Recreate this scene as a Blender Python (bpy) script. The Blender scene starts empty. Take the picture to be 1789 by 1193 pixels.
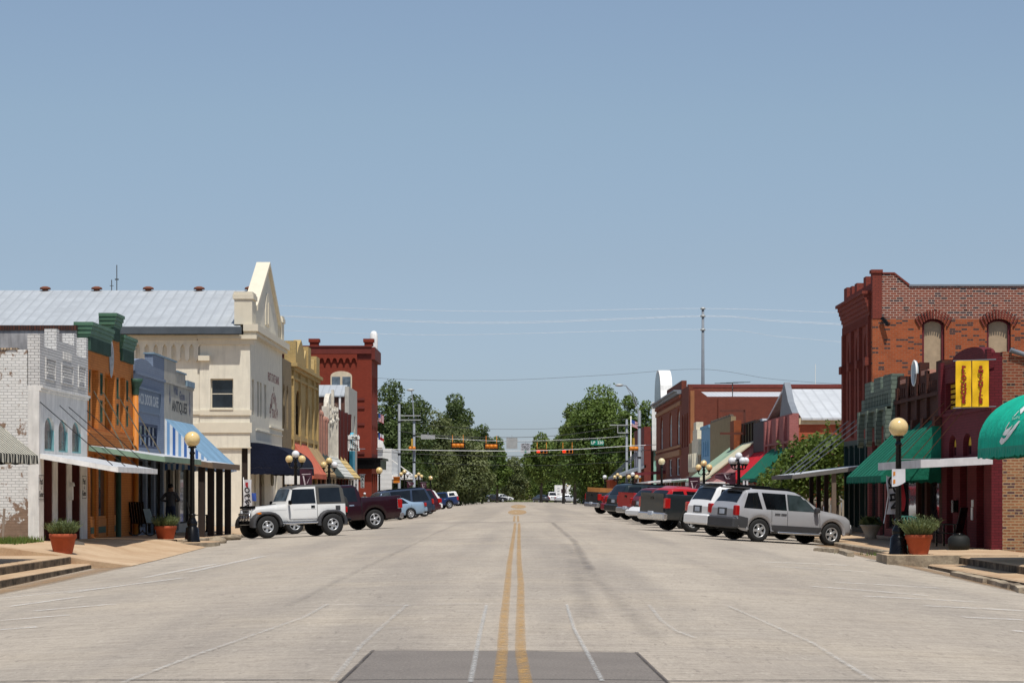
import bpy, math, random
import numpy as np
from mathutils import Vector, Matrix
random.seed(7)
rng = np.random.default_rng(7)
D2R = math.radians
scene = bpy.context.scene
COL = scene.collection
F, VX, VY, CAMZ = 4000.0, 903.0, 858.0, 1.6   # lens in photo pixels, vanishing point, eye height
XL, XR = -13.0, 13.0                            # building lines either side of the street
Z3 = Vector((0, 0, 1))

def s2l(v):
    v /= 255.0
    return v / 12.92 if v <= 0.04045 else ((v + 0.055) / 1.055) ** 2.4
def srgb(r, g, b): return (s2l(r), s2l(g), s2l(b))

# points of the street worked out from what the photograph shows
def PL(x, y):
    Y = XL * F / (x - VX); return Y, CAMZ + (VY - y) * Y / F
def PR(x, y):
    Y = XR * F / (x - VX); return Y, CAMZ + (VY - y) * Y / F
def PS(x, y, Y): return (x - VX) * Y / F, CAMZ + (VY - y) * Y / F

def lerp(a, b, t): return a + (b - a) * t
def interp(pts, x):
    if x <= pts[0][0]: return pts[0][1]
    for (a, va), (b, vb) in zip(pts, pts[1:]):
        if x <= b:
            return va if b == a else va + (vb - va) * (x - a) / (b - a)
    return pts[-1][1]

# ------------------------------------------------------------------ materials
class NT:
    def __init__(s, name):
        s.mat = bpy.data.materials.new(name); s.mat.use_nodes = True
        s.nt = s.mat.node_tree; s.nt.nodes.clear()
        s.out = s.n('ShaderNodeOutputMaterial')
    def n(s, t, **kw):
        nd = s.nt.nodes.new(t)
        for k, v in kw.items(): setattr(nd, k, v)
        return nd
    def l(s, a, b): s.nt.links.new(a, b)
    def val(s, sock, v):
        if hasattr(v, 'is_output') or isinstance(v, bpy.types.NodeSocket): s.l(v, sock)
        elif isinstance(v, (tuple, list)): sock.default_value = (*v, 1) if len(v) == 3 and len(sock.default_value) == 4 else v
        else: sock.default_value = v
    def coord(s, kind='Object', scale=(1, 1, 1)):
        if kind == 'World': o = s.n('ShaderNodeNewGeometry').outputs['Position']
        else: o = s.n('ShaderNodeTexCoord').outputs[kind]
        if scale != (1, 1, 1):
            m = s.n('ShaderNodeMapping'); m.inputs['Scale'].default_value = scale; s.l(o, m.inputs['Vector']); o = m.outputs[0]
        return o
    def noise(s, vec, scale, detail=4, rough=.6):
        nd = s.n('ShaderNodeTexNoise'); s.l(vec, nd.inputs['Vector'])
        nd.inputs['Scale'].default_value = scale; nd.inputs['Detail'].default_value = detail; nd.inputs['Roughness'].default_value = rough
        return nd.outputs['Fac']
    def ramp(s, fac, stops):
        nd = s.n('ShaderNodeValToRGB'); s.l(fac, nd.inputs[0])
        e = nd.color_ramp.elements
        while len(e) < len(stops): e.new(.5)
        for el, (p, c) in zip(e, stops):
            el.position = p; el.color = (*c, 1) if isinstance(c, (tuple, list)) else (c, c, c, 1)
        return nd.outputs[0]
    def mix(s, fac, a, b, mode='MIX'):
        nd = s.n('ShaderNodeMix', data_type='RGBA', blend_type=mode)
        s.val(nd.inputs[0], fac); s.val(nd.inputs[6], a); s.val(nd.inputs[7], b)
        return nd.outputs[2]
    def math(s, op, a, b=0.0):
        nd = s.n('ShaderNodeMath', operation=op); s.val(nd.inputs[0], a); s.val(nd.inputs[1], b); return nd.outputs[0]
    def bump(s, h, strength=.3, dist=.02):
        nd = s.n('ShaderNodeBump'); s.l(h, nd.inputs['Height']); nd.inputs['Strength'].default_value = strength; nd.inputs['Distance'].default_value = dist
        return nd.outputs[0]
    def prin(s, col, rough=.8, metal=0, spec=.4, normal=None, **kw):
        p = s.n('ShaderNodeBsdfPrincipled')
        s.val(p.inputs['Base Color'], col); s.val(p.inputs['Roughness'], rough); s.val(p.inputs['Metallic'], metal)
        p.inputs['Specular IOR Level'].default_value = spec
        if normal is not None: s.l(normal, p.inputs['Normal'])
        for k, v in kw.items(): s.val(p.inputs[k.replace('_', ' ')], v)
        s.l(p.outputs[0], s.out.inputs[0]); return p

_M = {}
def sc(c, k): return tuple(min(1, x * k) for x in c)
def paint(name, col, rough=.75, var=.14, vs=2.0, bump=.15, bs=60, spec=.35, metal=0, dirt=.0, **kw):
    if name in _M: return _M[name]
    t = NT(name); co = t.coord('Object')
    n1 = t.noise(co, vs, 6); n2 = t.noise(co, bs, 3)
    c = t.mix(t.ramp(n1, [(.3, 0.), (.7, 1.)]), sc(col, 1 - var), sc(col, 1 + var))
    if dirt:
        st = t.noise(t.coord('Object', (3, 3, .35)), 2.2, 6)
        c = t.mix(t.math('MULTIPLY', t.ramp(st, [(.48, 0.), (.75, 1.)]), dirt), c, sc(col, .35))
    nr = t.bump(n2, bump, .01) if bump else None
    t.prin(c, rough, metal, spec, nr, **kw); _M[name] = t.mat; return t.mat
def brick(name, c1, c2, mortar, bw=.22, bh=.078, ms=.010, stain=.5, bump=.6, c3=None, peel=None, peelcol=None, peel_lo=.58, bias=0.0):
    if name in _M: return _M[name]
    t = NT(name); uv = t.coord('UV')
    b = t.n('ShaderNodeTexBrick'); t.l(uv, b.inputs['Vector'])
    b.inputs['Scale'].default_value = 1; b.inputs['Brick Width'].default_value = bw; b.inputs['Row Height'].default_value = bh
    b.inputs['Mortar Size'].default_value = ms; b.inputs['Mortar Smooth'].default_value = .2; b.inputs['Bias'].default_value = bias
    b.inputs['Color1'].default_value = (*c1, 1); b.inputs['Color2'].default_value = (*c2, 1); b.inputs['Mortar'].default_value = (*mortar, 1)
    ob = t.coord('Object'); c = b.outputs['Color']
    n1 = t.noise(ob, 1.3, 8, .65)
    c = t.mix(stain, c, t.ramp(n1, [(.25, .45), (.5, 1.), (.8, 1.)]), 'MULTIPLY')
    if c3:
        vn = t.n('ShaderNodeTexWhiteNoise')
        sn = t.n('ShaderNodeVectorMath', operation='SNAP'); t.l(uv, sn.inputs[0]); sn.inputs[1].default_value = (bw, bh, 1); t.l(sn.outputs[0], vn.inputs[0])
        c = t.mix(t.math('MULTIPLY', t.math('GREATER_THAN', vn.outputs['Value'], .84), t.math('SUBTRACT', 1., b.outputs['Fac'])), c, c3)
    h = t.math('SUBTRACT', 1.0, b.outputs['Fac'])
    if peel:
        pn = t.noise(ob, peel, 9, .7)
        pz = t.n('ShaderNodeSeparateXYZ'); t.l(t.coord('World'), pz.inputs[0])
        lift = t.ramp(t.math('MULTIPLY', pz.outputs[2], .5), [(.0, .16), (.75, .0)])
        pm = t.ramp(t.math('ADD', pn, lift), [(peel_lo, 0.), (peel_lo + .03, 1.)])
        c = t.mix(pm, c, t.mix(t.noise(ob, 9, 5), peelcol, sc(peelcol, 2.2)))
    t.prin(c, .88, 0, .25, t.bump(t.math('ADD', h, t.math('MULTIPLY', t.noise(ob, 50, 3), .3)), bump, .012)); _M[name] = t.mat; return t.mat
def stripes(name, cols, w, axis=0, rough=.8, gap=None):
    """cloth or boards in stripes across the u axis of the UV map, widths in metres"""
    if name in _M: return _M[name]
    t = NT(name); sx = t.n('ShaderNodeSeparateXYZ'); t.l(t.coord('UV'), sx.inputs[0])
    u = t.math('FRACT', t.math('DIVIDE', sx.outputs[axis], w * len(cols)))
    nd = t.n('ShaderNodeValToRGB'); t.l(u, nd.inputs[0]); nd.color_ramp.interpolation = 'CONSTANT'
    e = nd.color_ramp.elements
    while len(e) < len(cols): e.new(.5)
    for i, c in enumerate(cols): e[i].position = i / len(cols); e[i].color = (*c, 1)
    c = nd.outputs[0]
    if gap:
        v = t.math('FRACT', t.math('DIVIDE', sx.outputs[1 - axis], gap))
        c = t.mix(t.math('LESS_THAN', v, .13), c, (.03, .035, .03))
    ob = t.coord('Object')
    c = t.mix(.5, c, t.ramp(t.noise(ob, 1.6, 6), [(.3, .72), (.7, 1.)]), 'MULTIPLY')
    t.prin(c, rough, 0, .2, t.bump(t.noise(ob, 30, 3), .2, .01)); _M[name] = t.mat; return t.mat
def sheet_metal(name, col, pitch=.3, axis=0, rough=.45, metal=.3, bump=.9):
    if name in _M: return _M[name]
    t = NT(name); sx = t.n('ShaderNodeSeparateXYZ'); t.l(t.coord('UV'), sx.inputs[0])
    w = t.math('SINE', t.math('MULTIPLY', sx.outputs[axis], 2 * math.pi / pitch))
    ob = t.coord('Object'); n1 = t.noise(ob, .9, 7)
    c = t.mix(t.ramp(n1, [(.3, 0.), (.75, 1.)]), sc(col, .82), sc(col, 1.08))
    c = t.mix(t.math('LESS_THAN', w, -.80), c, sc(col, .80))
    t.prin(c, rough, metal, .4, t.bump(w, bump, .02)); _M[name] = t.mat; return t.mat
def canvas(name, col, pitch=.62, rough=.85):
    if name in _M: return _M[name]
    t = NT(name); ob = t.coord('Object'); sx = t.n('ShaderNodeSeparateXYZ'); t.l(ob, sx.inputs[0])
    f = t.math('FRACT', t.math('DIVIDE', sx.outputs[1], pitch)); c = t.mix(t.ramp(t.noise(ob, .9, 7, .65), [(.3, 0.), (.75, 1.)]), sc(col, .72), sc(col, 1.15))
    c = t.mix(t.math('MULTIPLY', t.ramp(t.noise(t.coord('Object', (2, 2, .4)), 2.5, 6), [(.52, 0.), (.8, 1.)]), .4), c, sc(col, .55))
    c = t.mix(t.math('LESS_THAN', f, .045), c, sc(col, .55))
    t.prin(c, rough, 0, .15, t.bump(t.math('ADD', t.math('MULTIPLY', t.noise(ob, 1.6, 3), 2.), t.noise(ob, 9, 4)), .5, .05)); _M[name] = t.mat; return t.mat
def glass(name, col=(.012, .016, .02), rough=.06):
    if name in _M: return _M[name]
    t = NT(name); n1 = t.noise(t.coord('Object'), 1.1, 3)
    c = t.mix(t.ramp(n1, [(.35, 0.), (.7, 1.)]), sc(col, .5), sc(col, 1.9))
    t.prin(c, rough, 0, .5, t.bump(t.noise(t.coord('Object'), 1.7, 2), .04, .05)); _M[name] = t.mat; return t.mat
def carpaint(name, col, metal=.0, rough=.32):
    if name in _M: return _M[name]
    t = NT(name); ob = t.coord('Object')
    dz = t.n('ShaderNodeSeparateXYZ'); t.l(ob, dz.inputs[0])
    dust = t.math('MULTIPLY', t.ramp(dz.outputs[2], [(.3, 1.), (.8, .03)]), t.ramp(t.noise(ob, 3, 6), [(.3, .0), (.85, .22)]))
    c = t.mix(dust, t.mix(t.noise(ob, 2.5, 3), sc(col, .94), sc(col, 1.06)), (.26, .22, .17))
    t.prin(c, t.math('ADD', rough, t.math('MULTIPLY', dust, .4)), metal, .3, None, Coat_Weight=.4, Coat_Roughness=.04); _M[name] = t.mat; return t.mat
def lens(name, col, em=0):
    if name in _M: return _M[name]
    t = NT(name); p = t.prin(t.mix(t.noise(t.coord('Object'), 40, 1), sc(col, .75), col), .15, 0, .5, None, Coat_Weight=.5)
    if em: p.inputs['Emission Color'].default_value = (*col, 1); p.inputs['Emission Strength'].default_value = em
    _M[name] = t.mat; return t.mat
def worn(name, col, lo=.4, hi=.6, scale=14, soft=.25, amax=1.0):
    """worn paint or a tar mark on the road: broken through where the noise is low"""
    if name in _M: return _M[name]
    t = NT(name); w = t.coord('World')
    a = t.ramp(t.noise(w, scale, 8, .75), [(lo, 0.), (hi, 1.)])
    ux = t.n('ShaderNodeSeparateXYZ'); t.l(t.coord('UV'), ux.inputs[0]); a = t.math('MULTIPLY', a, t.math('MULTIPLY', t.math('POWER', t.math('SINE', t.math('MULTIPLY', ux.outputs[0], math.pi)), soft), amax))
    b = t.n('ShaderNodeBsdfPrincipled'); t.val(b.inputs['Base Color'], t.mix(t.noise(w, 2, 5), sc(col, .8), sc(col, 1.15))); b.inputs['Roughness'].default_value = .85
    tr = t.n('ShaderNodeBsdfTransparent'); m = t.n('ShaderNodeMixShader')
    t.l(a, m.inputs[0]); t.l(tr.outputs[0], m.inputs[1]); t.l(b.outputs[0], m.inputs[2]); t.l(m.outputs[0], t.out.inputs[0])
    _M[name] = t.mat; return t.mat
def leaf(name, dark, light, scale=.45, trans=.3):
    if name in _M: return _M[name]
    t = NT(name); w = t.coord('World')
    a = t.math('ADD', t.math('MULTIPLY', t.noise(w, scale, 3), .6), t.math('MULTIPLY', t.noise(w, scale * 9, 2), .4))
    c = t.mix(t.ramp(a, [(.36, 0.), (.64, 1.)]), dark, light)
    p = t.n('ShaderNodeBsdfPrincipled'); t.l(c, p.inputs['Base Color']); p.inputs['Roughness'].default_value = .55; p.inputs['Specular IOR Level'].default_value = .3
    tl = t.n('ShaderNodeBsdfTranslucent'); t.l(t.mix(.5, c, (.16, .22, .03)), tl.inputs[0])
    m = t.n('ShaderNodeMixShader'); m.inputs[0].default_value = trans
    t.l(p.outputs[0], m.inputs[1]); t.l(tl.outputs[0], m.inputs[2]); t.l(m.outputs[0], t.out.inputs[0])
    _M[name] = t.mat; return t.mat

# ------------------------------------------------------------------ objects
ORG = {}
def org(o): return ORG.get(o.name, Vector((0, 0, 0))) if o else Vector((0, 0, 0))
def tag(o, label=None, cat=None, group=None, kind=None):
    if label: o['label'] = label
    if cat: o['category'] = cat
    if group: o['group'] = group
    if kind: o['kind'] = kind
    return o
def thing(name, label, cat, loc=(0, 0, 0), group=None):
    o = bpy.data.objects.new(name, None); COL.objects.link(o)
    o.empty_display_size = .3; o.location = loc; ORG[o.name] = Vector(loc)
    return tag(o, label, cat, group)

class MB:
    """collects faces and links them as ONE mesh object"""
    def __init__(s): s.v = []; s.f = []; s.m = []; s.u = []; s.s = []
    def add(s, pts, faces, m=0, uvs=None, smooth=False):
        b = len(s.v); s.v.extend(tuple(p) for p in pts)
        for i, f in enumerate(faces):
            s.f.append(tuple(b + k for k in f)); s.m.append(m); s.s.append(smooth)
            s.u.append(uvs[i] if uvs else None)
    def poly(s, pts, m=0, uv=None): s.add(pts, [tuple(range(len(pts)))], m, [uv] if uv else None)
    def box(s, x0, x1, y0, y1, z0, z1, m=0):
        p = [(x, y, z) for z in (z0, z1) for y in (y0, y1) for x in (x0, x1)]
        s.add(p, [(0, 2, 3, 1), (4, 5, 7, 6), (0, 1, 5, 4), (2, 6, 7, 3), (0, 4, 6, 2), (1, 3, 7, 5)], m)
    def bar(s, a, b, w, h=None, m=0, up=(0, 0, 1)):
        a = Vector(a); b = Vector(b); h = h or w; d = (b - a).normalized(); up = Vector(up)
        if abs(d.dot(up)) > .98: up = Vector((1, 0, 0))
        r = d.cross(up).normalized(); q = r.cross(d)
        p = [e + r * (i * w / 2) + q * (j * h / 2) for e in (a, b) for j in (-1, 1) for i in (-1, 1)]
        s.add(p, [(0, 2, 3, 1), (4, 5, 7, 6), (0, 1, 5, 4), (2, 6, 7, 3), (0, 4, 6, 2), (1, 3, 7, 5)], m)
    def tube(s, pts, r, n=8, m=0, caps=True, smooth=True):
        pts = [Vector(p) for p in pts]; rs = r if isinstance(r, (list, tuple)) else [r] * len(pts)
        b = len(s.v); prev = None
        for i, p in enumerate(pts):
            d = (pts[min(i + 1, len(pts) - 1)] - pts[max(i - 1, 0)]).normalized()
            if prev is None:
                q = Vector((0, 0, 1)) if abs(d.z) < .9 else Vector((1, 0, 0))
            else: q = prev
            a = d.cross(q).normalized(); q = a.cross(d).normalized(); prev = q
            for k in range(n):
                t = 2 * math.pi * k / n; s.v.append(tuple(p + (a * math.cos(t) + q * math.sin(t)) * rs[i]))
        for i in range(len(pts) - 1):
            for k in range(n):
                k2 = (k + 1) % n
                s.f.append((b + i * n + k, b + i * n + k2, b + (i + 1) * n + k2, b + (i + 1) * n + k)); s.m.append(m); s.u.append(None); s.s.append(smooth)
        if caps:
            for e in (0, len(pts) - 1):
                s.f.append(tuple(b + e * n + k for k in range(n))); s.m.append(m); s.u.append(None); s.s.append(False)
    def lathe(s, c, prof, n=16, m=0, axis='z', smooth=True):
        b = len(s.v); c = Vector(c)
        for r, h in prof:
            for k in range(n):
                t = 2 * math.pi * k / n; x, y = r * math.cos(t), r * math.sin(t)
                s.v.append(tuple(c + (Vector((x, y, h)) if axis == 'z' else Vector((x, h, y)) if axis == 'y' else Vector((h, x, y)))))
        for i in range(len(prof) - 1):
            for k in range(n):
                k2 = (k + 1) % n
                s.f.append((b + i * n + k, b + i * n + k2, b + (i + 1) * n + k2, b + (i + 1) * n + k)); s.m.append(m); s.u.append(None); s.s.append(smooth)
    def sphere(s, c, r, nu=20, nv=12, m=0, sq=(1, 1, 1)):
        c = Vector(c); b = len(s.v)
        for j in range(nv + 1):
            a = math.pi * j / nv
            for i in range(nu):
                t = 2 * math.pi * i / nu
                s.v.append((c.x + r * sq[0] * math.sin(a) * math.cos(t), c.y + r * sq[1] * math.sin(a) * math.sin(t), c.z + r * sq[2] * math.cos(a)))
        for j in range(nv):
            for i in range(nu):
                i2 = (i + 1) % nu
                s.f.append((b + j * nu + i, b + (j + 1) * nu + i, b + (j + 1) * nu + i2, b + j * nu + i2)); s.m.append(m); s.u.append(None); s.s.append(True)
    def grid(s, rows, m=0, smooth=True, uvs=None, close=False):
        b = len(s.v); n = len(rows[0])
        for r in rows: s.v.extend(tuple(p) for p in r)
        for i in range(len(rows) - 1):
            for k in range(n if close else n - 1):
                k2 = (k + 1) % n
                s.f.append((b + i * n + k, b + i * n + k2, b + (i + 1) * n + k2, b + (i + 1) * n + k)); s.m.append(m); s.s.append(smooth)
                s.u.append([uvs[i][k], uvs[i][k2], uvs[i + 1][k2], uvs[i + 1][k]] if uvs else None)
    def prism(s, pts, vec, m=0):
        """closed outline pushed along vec"""
        a = [Vector(p) for p in pts]; v = Vector(vec); n = len(a)
        s.add(a + [p + v for p in a], [tuple(range(n)), tuple(range(2 * n - 1, n - 1, -1))] + [(i, (i + 1) % n, (i + 1) % n + n, i + n) for i in range(n)], m)
    def build(s, name, mats, parent=None, label=None, cat=None, group=None, kind=None, at=None):
        me = bpy.data.meshes.new(name)
        o0 = org(parent) if parent else (Vector(at) if at else Vector((0, 0, 0)))
        vv = np.array(s.v, dtype=np.float64).reshape(-1, 3) - np.array(o0)
        me.from_pydata(vv.tolist(), [], s.f)
        for mt in (mats if isinstance(mats, (list, tuple)) else [mats]): me.materials.append(mt)
        me.polygons.foreach_set('material_index', s.m); me.polygons.foreach_set('use_smooth', s.s)
        nl = len(me.loops); co = np.empty(len(me.vertices) * 3); me.vertices.foreach_get('co', co); co = co.reshape(-1, 3) + np.array(o0)
        li = np.empty(nl, dtype=np.int32); me.loops.foreach_get('vertex_index', li)
        nr = np.empty(len(me.polygons) * 3); me.polygons.foreach_get('normal', nr); nr = np.abs(nr.reshape(-1, 3))
        tot = np.empty(len(me.polygons), dtype=np.int32); me.polygons.foreach_get('loop_total', tot)
        ln = np.repeat(nr, tot, axis=0); p = co[li]
        uv = np.where((ln[:, 2] > .75)[:, None], p[:, :2], np.where((ln[:, 0] > ln[:, 1])[:, None], p[:, 1:3], p[:, [0, 2]]))
        i = 0
        for f, u in zip(s.f, s.u):
            if u: uv[i:i + len(f)] = u
            i += len(f)
        me.uv_layers.new(name='UVMap').data.foreach_set('uv', uv.ravel())
        ob = bpy.data.objects.new(name, me); COL.objects.link(ob)
        if parent: ob.parent = parent; ORG[ob.name] = o0
        elif at: ob.location = at; ORG[ob.name] = o0
        return tag(ob, label, cat, group, kind)

class Fr:
    """a wall plane: u along it, z up, d out of it"""
    def __init__(s, o, U, N): s.o = Vector(o); s.U = Vector(U); s.N = Vector(N)
    def P(s, u, z, d=0.0): return s.o + s.U * u + Z3 * z + s.N * d
    def box(s, mb, u0, u1, z0, z1, d0, d1, m=0):
        p = [s.P(u, z, d) for z in (z0, z1) for d in (d0, d1) for u in (u0, u1)]
        mb.add(p, [(0, 2, 3, 1), (4, 5, 7, 6), (0, 1, 5, 4), (2, 6, 7, 3), (0, 4, 6, 2), (1, 3, 7, 5)], m)
    def pris(s, mb, uz, d0, d1, m=0): mb.prism([s.P(u, z, d0) for u, z in uz], s.N * (d1 - d0), m)
FL = Fr((XL, 0, 0), (0, 1, 0), (1, 0, 0))
FRt = Fr((XR, 0, 0), (0, 1, 0), (-1, 0, 0))
def FS(Y): return Fr((0, Y, 0), (1, 0, 0), (0, -1, 0))     # a wall facing the camera
def hole(u0, u1, z0, z1, arch=0.0): return (min(u0, u1), max(u0, u1), z0, z1, arch)
def wallgrid(mb, fr, solids, holes=(), th=.3, m=0, d=0.0):
    R = lambda v: round(v, 4)
    us = sorted({R(v) for a in list(solids) + list(holes) for v in a[:2]}); zs = sorted({R(v) for a in list(solids) + list(holes) for v in a[2:4]})
    def full(i, j):
        if i < 0 or j < 0 or i >= len(us) - 1 or j >= len(zs) - 1: return False
        u = (us[i] + us[i + 1]) / 2; z = (zs[j] + zs[j + 1]) / 2
        if not any(a[0] < u < a[1] and a[2] < z < a[3] for a in solids): return False
        return not any(a[0] < u < a[1] and a[2] < z < a[3] for a in holes)
    P = fr.P
    for i in range(len(us) - 1):
        for j in range(len(zs) - 1):
            if not full(i, j): continue
            a, b, c, e = us[i], us[i + 1], zs[j], zs[j + 1]
            mb.poly([P(a, c, d), P(b, c, d), P(b, e, d), P(a, e, d)], m)
            mb.poly([P(a, c, d - th), P(a, e, d - th), P(b, e, d - th), P(b, c, d - th)], m)
            if not full(i - 1, j): mb.poly([P(a, c, d), P(a, e, d), P(a, e, d - th), P(a, c, d - th)], m)
            if not full(i + 1, j): mb.poly([P(b, c, d), P(b, c, d - th), P(b, e, d - th), P(b, e, d)], m)
            if not full(i, j - 1): mb.poly([P(a, c, d), P(a, c, d - th), P(b, c, d - th), P(b, c, d)], m)
            if not full(i, j + 1): mb.poly([P(a, e, d), P(b, e, d), P(b, e, d - th), P(a, e, d - th)], m)
    for h in holes:
        if len(h) > 4 and h[4]:
            pts = arch_pts(h, 10); top = h[3]
            for (ua, za), (ub, zb) in zip(pts, pts[1:]):
                q = [P(ua, za, d), P(ub, zb, d), P(ub, top, d), P(ua, top, d)]
                if abs(za - top) < 1e-5: q = q[:3]
                elif abs(zb - top) < 1e-5: q = [q[0], q[1], q[3]]
                mb.poly(q, m)
                mb.poly([P(ua, za, d), P(ub, zb, d), P(ub, zb, d - th), P(ua, za, d - th)], m)
def arch_pts(h, n=10):
    u0, u1, z0, z1, r = h[:5]; c = (u0 + u1) / 2; w = (u1 - u0) / 2
    return [(c - w * math.cos(math.pi * i / n), z1 - r + r * math.sin(math.pi * i / n)) for i in range(n + 1)]
def window(parent, fr, h, fm, gm, d=-.16, fw=.06, nu=1, nz=2, name='window', pane='pane', ft=.05, label=None):
    """frame mesh with a pane under it, filling the opening h"""
    u0, u1, z0, z1 = h[:4]; r = h[4] if len(h) > 4 else 0
    mb = MB(); e = .003
    fr.box(mb, u0 + e, u0 + fw, z0 + e, z1 - r, d - ft, d + ft); fr.box(mb, u1 - fw, u1 - e, z0 + e, z1 - r, d - ft, d + ft)
    fr.box(mb, u0 + fw, u1 - fw, z0 + e, z0 + fw, d - ft, d + ft)
    if r: mb.tube([fr.P(u + (fw / 2 if u < (u0 + u1) / 2 else -fw / 2), z - fw / 2, d) for u, z in arch_pts(h)], fw / 2, 5)
    else: fr.box(mb, u0 + fw, u1 - fw, z1 - fw, z1 - e, d - ft, d + ft)
    for i in range(1, nu):
        u = lerp(u0, u1, i / nu); fr.box(mb, u - fw * .35, u + fw * .35, z0 + fw, z1 - max(r * .4, fw), d - ft * .8, d + ft * .8)
    for j in range(1, nz):
        z = lerp(z0, z1, j / nz); fr.box(mb, u0 + fw, u1 - fw, z - fw * .35, z + fw * .35, d - ft * .7, d + ft * .7)
    w = mb.build(name, fm, parent, label)
    mp = MB(); k = .02
    if r: fr.pris(mp, [(u0 + k, z0 + k), (u1 - k, z0 + k)] + [(lerp(u, (u0 + u1) / 2, .03), z - k) for u, z in reversed(arch_pts(h))], d - .012, d)
    else: fr.box(mp, u0 + k, u1 - k, z0 + k, z1 - k, d - .012, d)
    mp.build(pane, gm, w)
    return w
def text_mesh(s, size, align='CENTER', extrude=.003, space=1.0, offset=0.0):
    cu = bpy.data.curves.new('lettering', 'FONT'); cu.body = s; cu.size = size; cu.align_x = align; cu.align_y = 'CENTER'
    cu.extrude = extrude; cu.resolution_u = 3; cu.space_character = space; cu.offset = offset
    ob = bpy.data.objects.new('tmp', cu); COL.objects.link(ob)
    dg = bpy.context.evaluated_depsgraph_get(); me = bpy.data.meshes.new_from_object(ob.evaluated_get(dg))
    bpy.data.objects.remove(ob); bpy.data.curves.remove(cu); return me
def letters(parent, fr, s, u, z, d, size, mat, name='lettering', sx=1.0, flip=False, bend=None, rot=0.0, extrude=.003, offset=0.0, align='CENTER', space=1.0):
    me = text_mesh(s, size, align, extrude, space, offset); o0 = org(parent); k = -1 if flip else 1
    cr, sr = math.cos(rot), math.sin(rot)
    for v in me.vertices:
        x, y, w = v.co.x * sx, v.co.y, v.co.z
        if bend: x, y = (bend + y) * math.sin(x / bend), (bend + y) * math.cos(x / bend) - bend
        x, y = x * cr - y * sr, x * sr + y * cr
        v.co = fr.P(u + k * x, z + y, d + w) - o0
    me.materials.clear(); me.materials.append(mat)
    ob = bpy.data.objects.new(name, me); COL.objects.link(ob)
    if parent: ob.parent = parent; ORG[ob.name] = o0
    return ob
def copy_tree(o, parent=None):
    c = o.copy(); COL.objects.link(c)
    if parent: c.parent = parent
    for ch in list(o.children): copy_tree(ch, c)
    return c

# ------------------------------------------------------------------ palette
m_white = paint('white_paint', (.78, .77, .74), dirt=.25)
m_black = paint('black_paint', (.004, .004, .0045), .22, spec=.28, bump=.0)
m_iron = paint('dark_iron', (.02, .02, .02), .45)
m_steel = paint('galvanised_steel', (.20, .22, .245), .55, var=.1, bump=.05)
m_conc = paint('concrete', (.46, .38, .29), .9, var=.18, vs=.7, dirt=.35)
m_glass = glass('dark_glass')
m_glass2 = glass('shop_glass', (.03, .034, .036), .08)
m_wood = paint('grey_timber', (.16, .12, .09), .9, dirt=.4)
m_darkwood = paint('dark_timber', (.03, .02, .016), .85, dirt=.3)
m_roof = paint('tar_roof', (.12, .11, .10), .95)
m_whitemetal = sheet_metal('white_roof_metal', (.74, .76, .78), .3)
m_black_letters = paint('black_lettering', (.015, .015, .015), .6, bump=0)
# ------------------------------------------------------------------ camera, sun, sky
cd = bpy.data.cameras.new('camera'); cam = bpy.data.objects.new('camera', cd); COL.objects.link(cam)
cam.location = (0, 0, CAMZ); cam.rotation_euler = (math.pi / 2, 0, 0)
cd.sensor_width = 36; cd.lens = F / 1789 * 36; cd.clip_end = 8000; cd.clip_start = .5
cd.shift_x = -(VX - 894.5) / 1789; cd.shift_y = (VY - 596.5) / 1789
scene.camera = cam
SUN_EL, SUN_AZ = 66, 166
sd = bpy.data.lights.new('sun', 'SUN'); so = bpy.data.objects.new('sun', sd); COL.objects.link(so)
sd.energy = 4.5; sd.angle = D2R(.53); sd.color = (1, .955, .88)
e, a = D2R(SUN_EL), D2R(SUN_AZ)
so.rotation_euler = Vector((-math.sin(a) * math.cos(e), -math.cos(a) * math.cos(e), -math.sin(e))).to_track_quat('-Z', 'Y').to_euler()
w = bpy.data.worlds.new('World'); scene.world = w; w.use_nodes = True
nt = w.node_tree; bg = nt.nodes['Background']
sky = nt.nodes.new('ShaderNodeTexSky'); sky.sky_type = 'NISHITA'; sky.sun_disc = False
sky.sun_elevation = e; sky.sun_rotation = a; sky.air_density = 1.0; sky.dust_density = .6; sky.ozone_density = 2.0; sky.altitude = 100
hs = nt.nodes.new('ShaderNodeHueSaturation'); hs.inputs['Saturation'].default_value = .9; hs.inputs['Value'].default_value = 1.0
tc = nt.nodes.new('ShaderNodeTexCoord'); sx = nt.nodes.new('ShaderNodeSeparateXYZ'); rp = nt.nodes.new('ShaderNodeValToRGB'); mx = nt.nodes.new('ShaderNodeMix'); mx.data_type = 'RGBA'; mx.blend_type = 'MULTIPLY'; mx.inputs[0].default_value = 1
nt.links.new(tc.outputs['Generated'], sx.inputs[0]); nt.links.new(sx.outputs[2], rp.inputs[0]); el = rp.color_ramp.elements; el.new(.5); el.new(.6)
for q, (p_, c_) in zip(el, ((.03, (.65, .755, 1.04)), (.10, (.80, .815, .91)), (.16, (.94, .95, .95)), (.22, (1, 1, 1)))): q.position = p_; q.color = (*c_, 1)
nt.links.new(sky.outputs[0], mx.inputs[6]); nt.links.new(rp.outputs[0], mx.inputs[7]); nt.links.new(mx.outputs[2], hs.inputs['Color']); nt.links.new(hs.outputs[0], bg.inputs[0]); bg.inputs[1].default_value = .101
scene.view_settings.view_transform = 'Standard'; scene.view_settings.look = 'None'; scene.view_settings.gamma = 1; scene.view_settings.exposure = 0
scene.cycles.max_bounces = 6; scene.cycles.use_denoising = True

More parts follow.
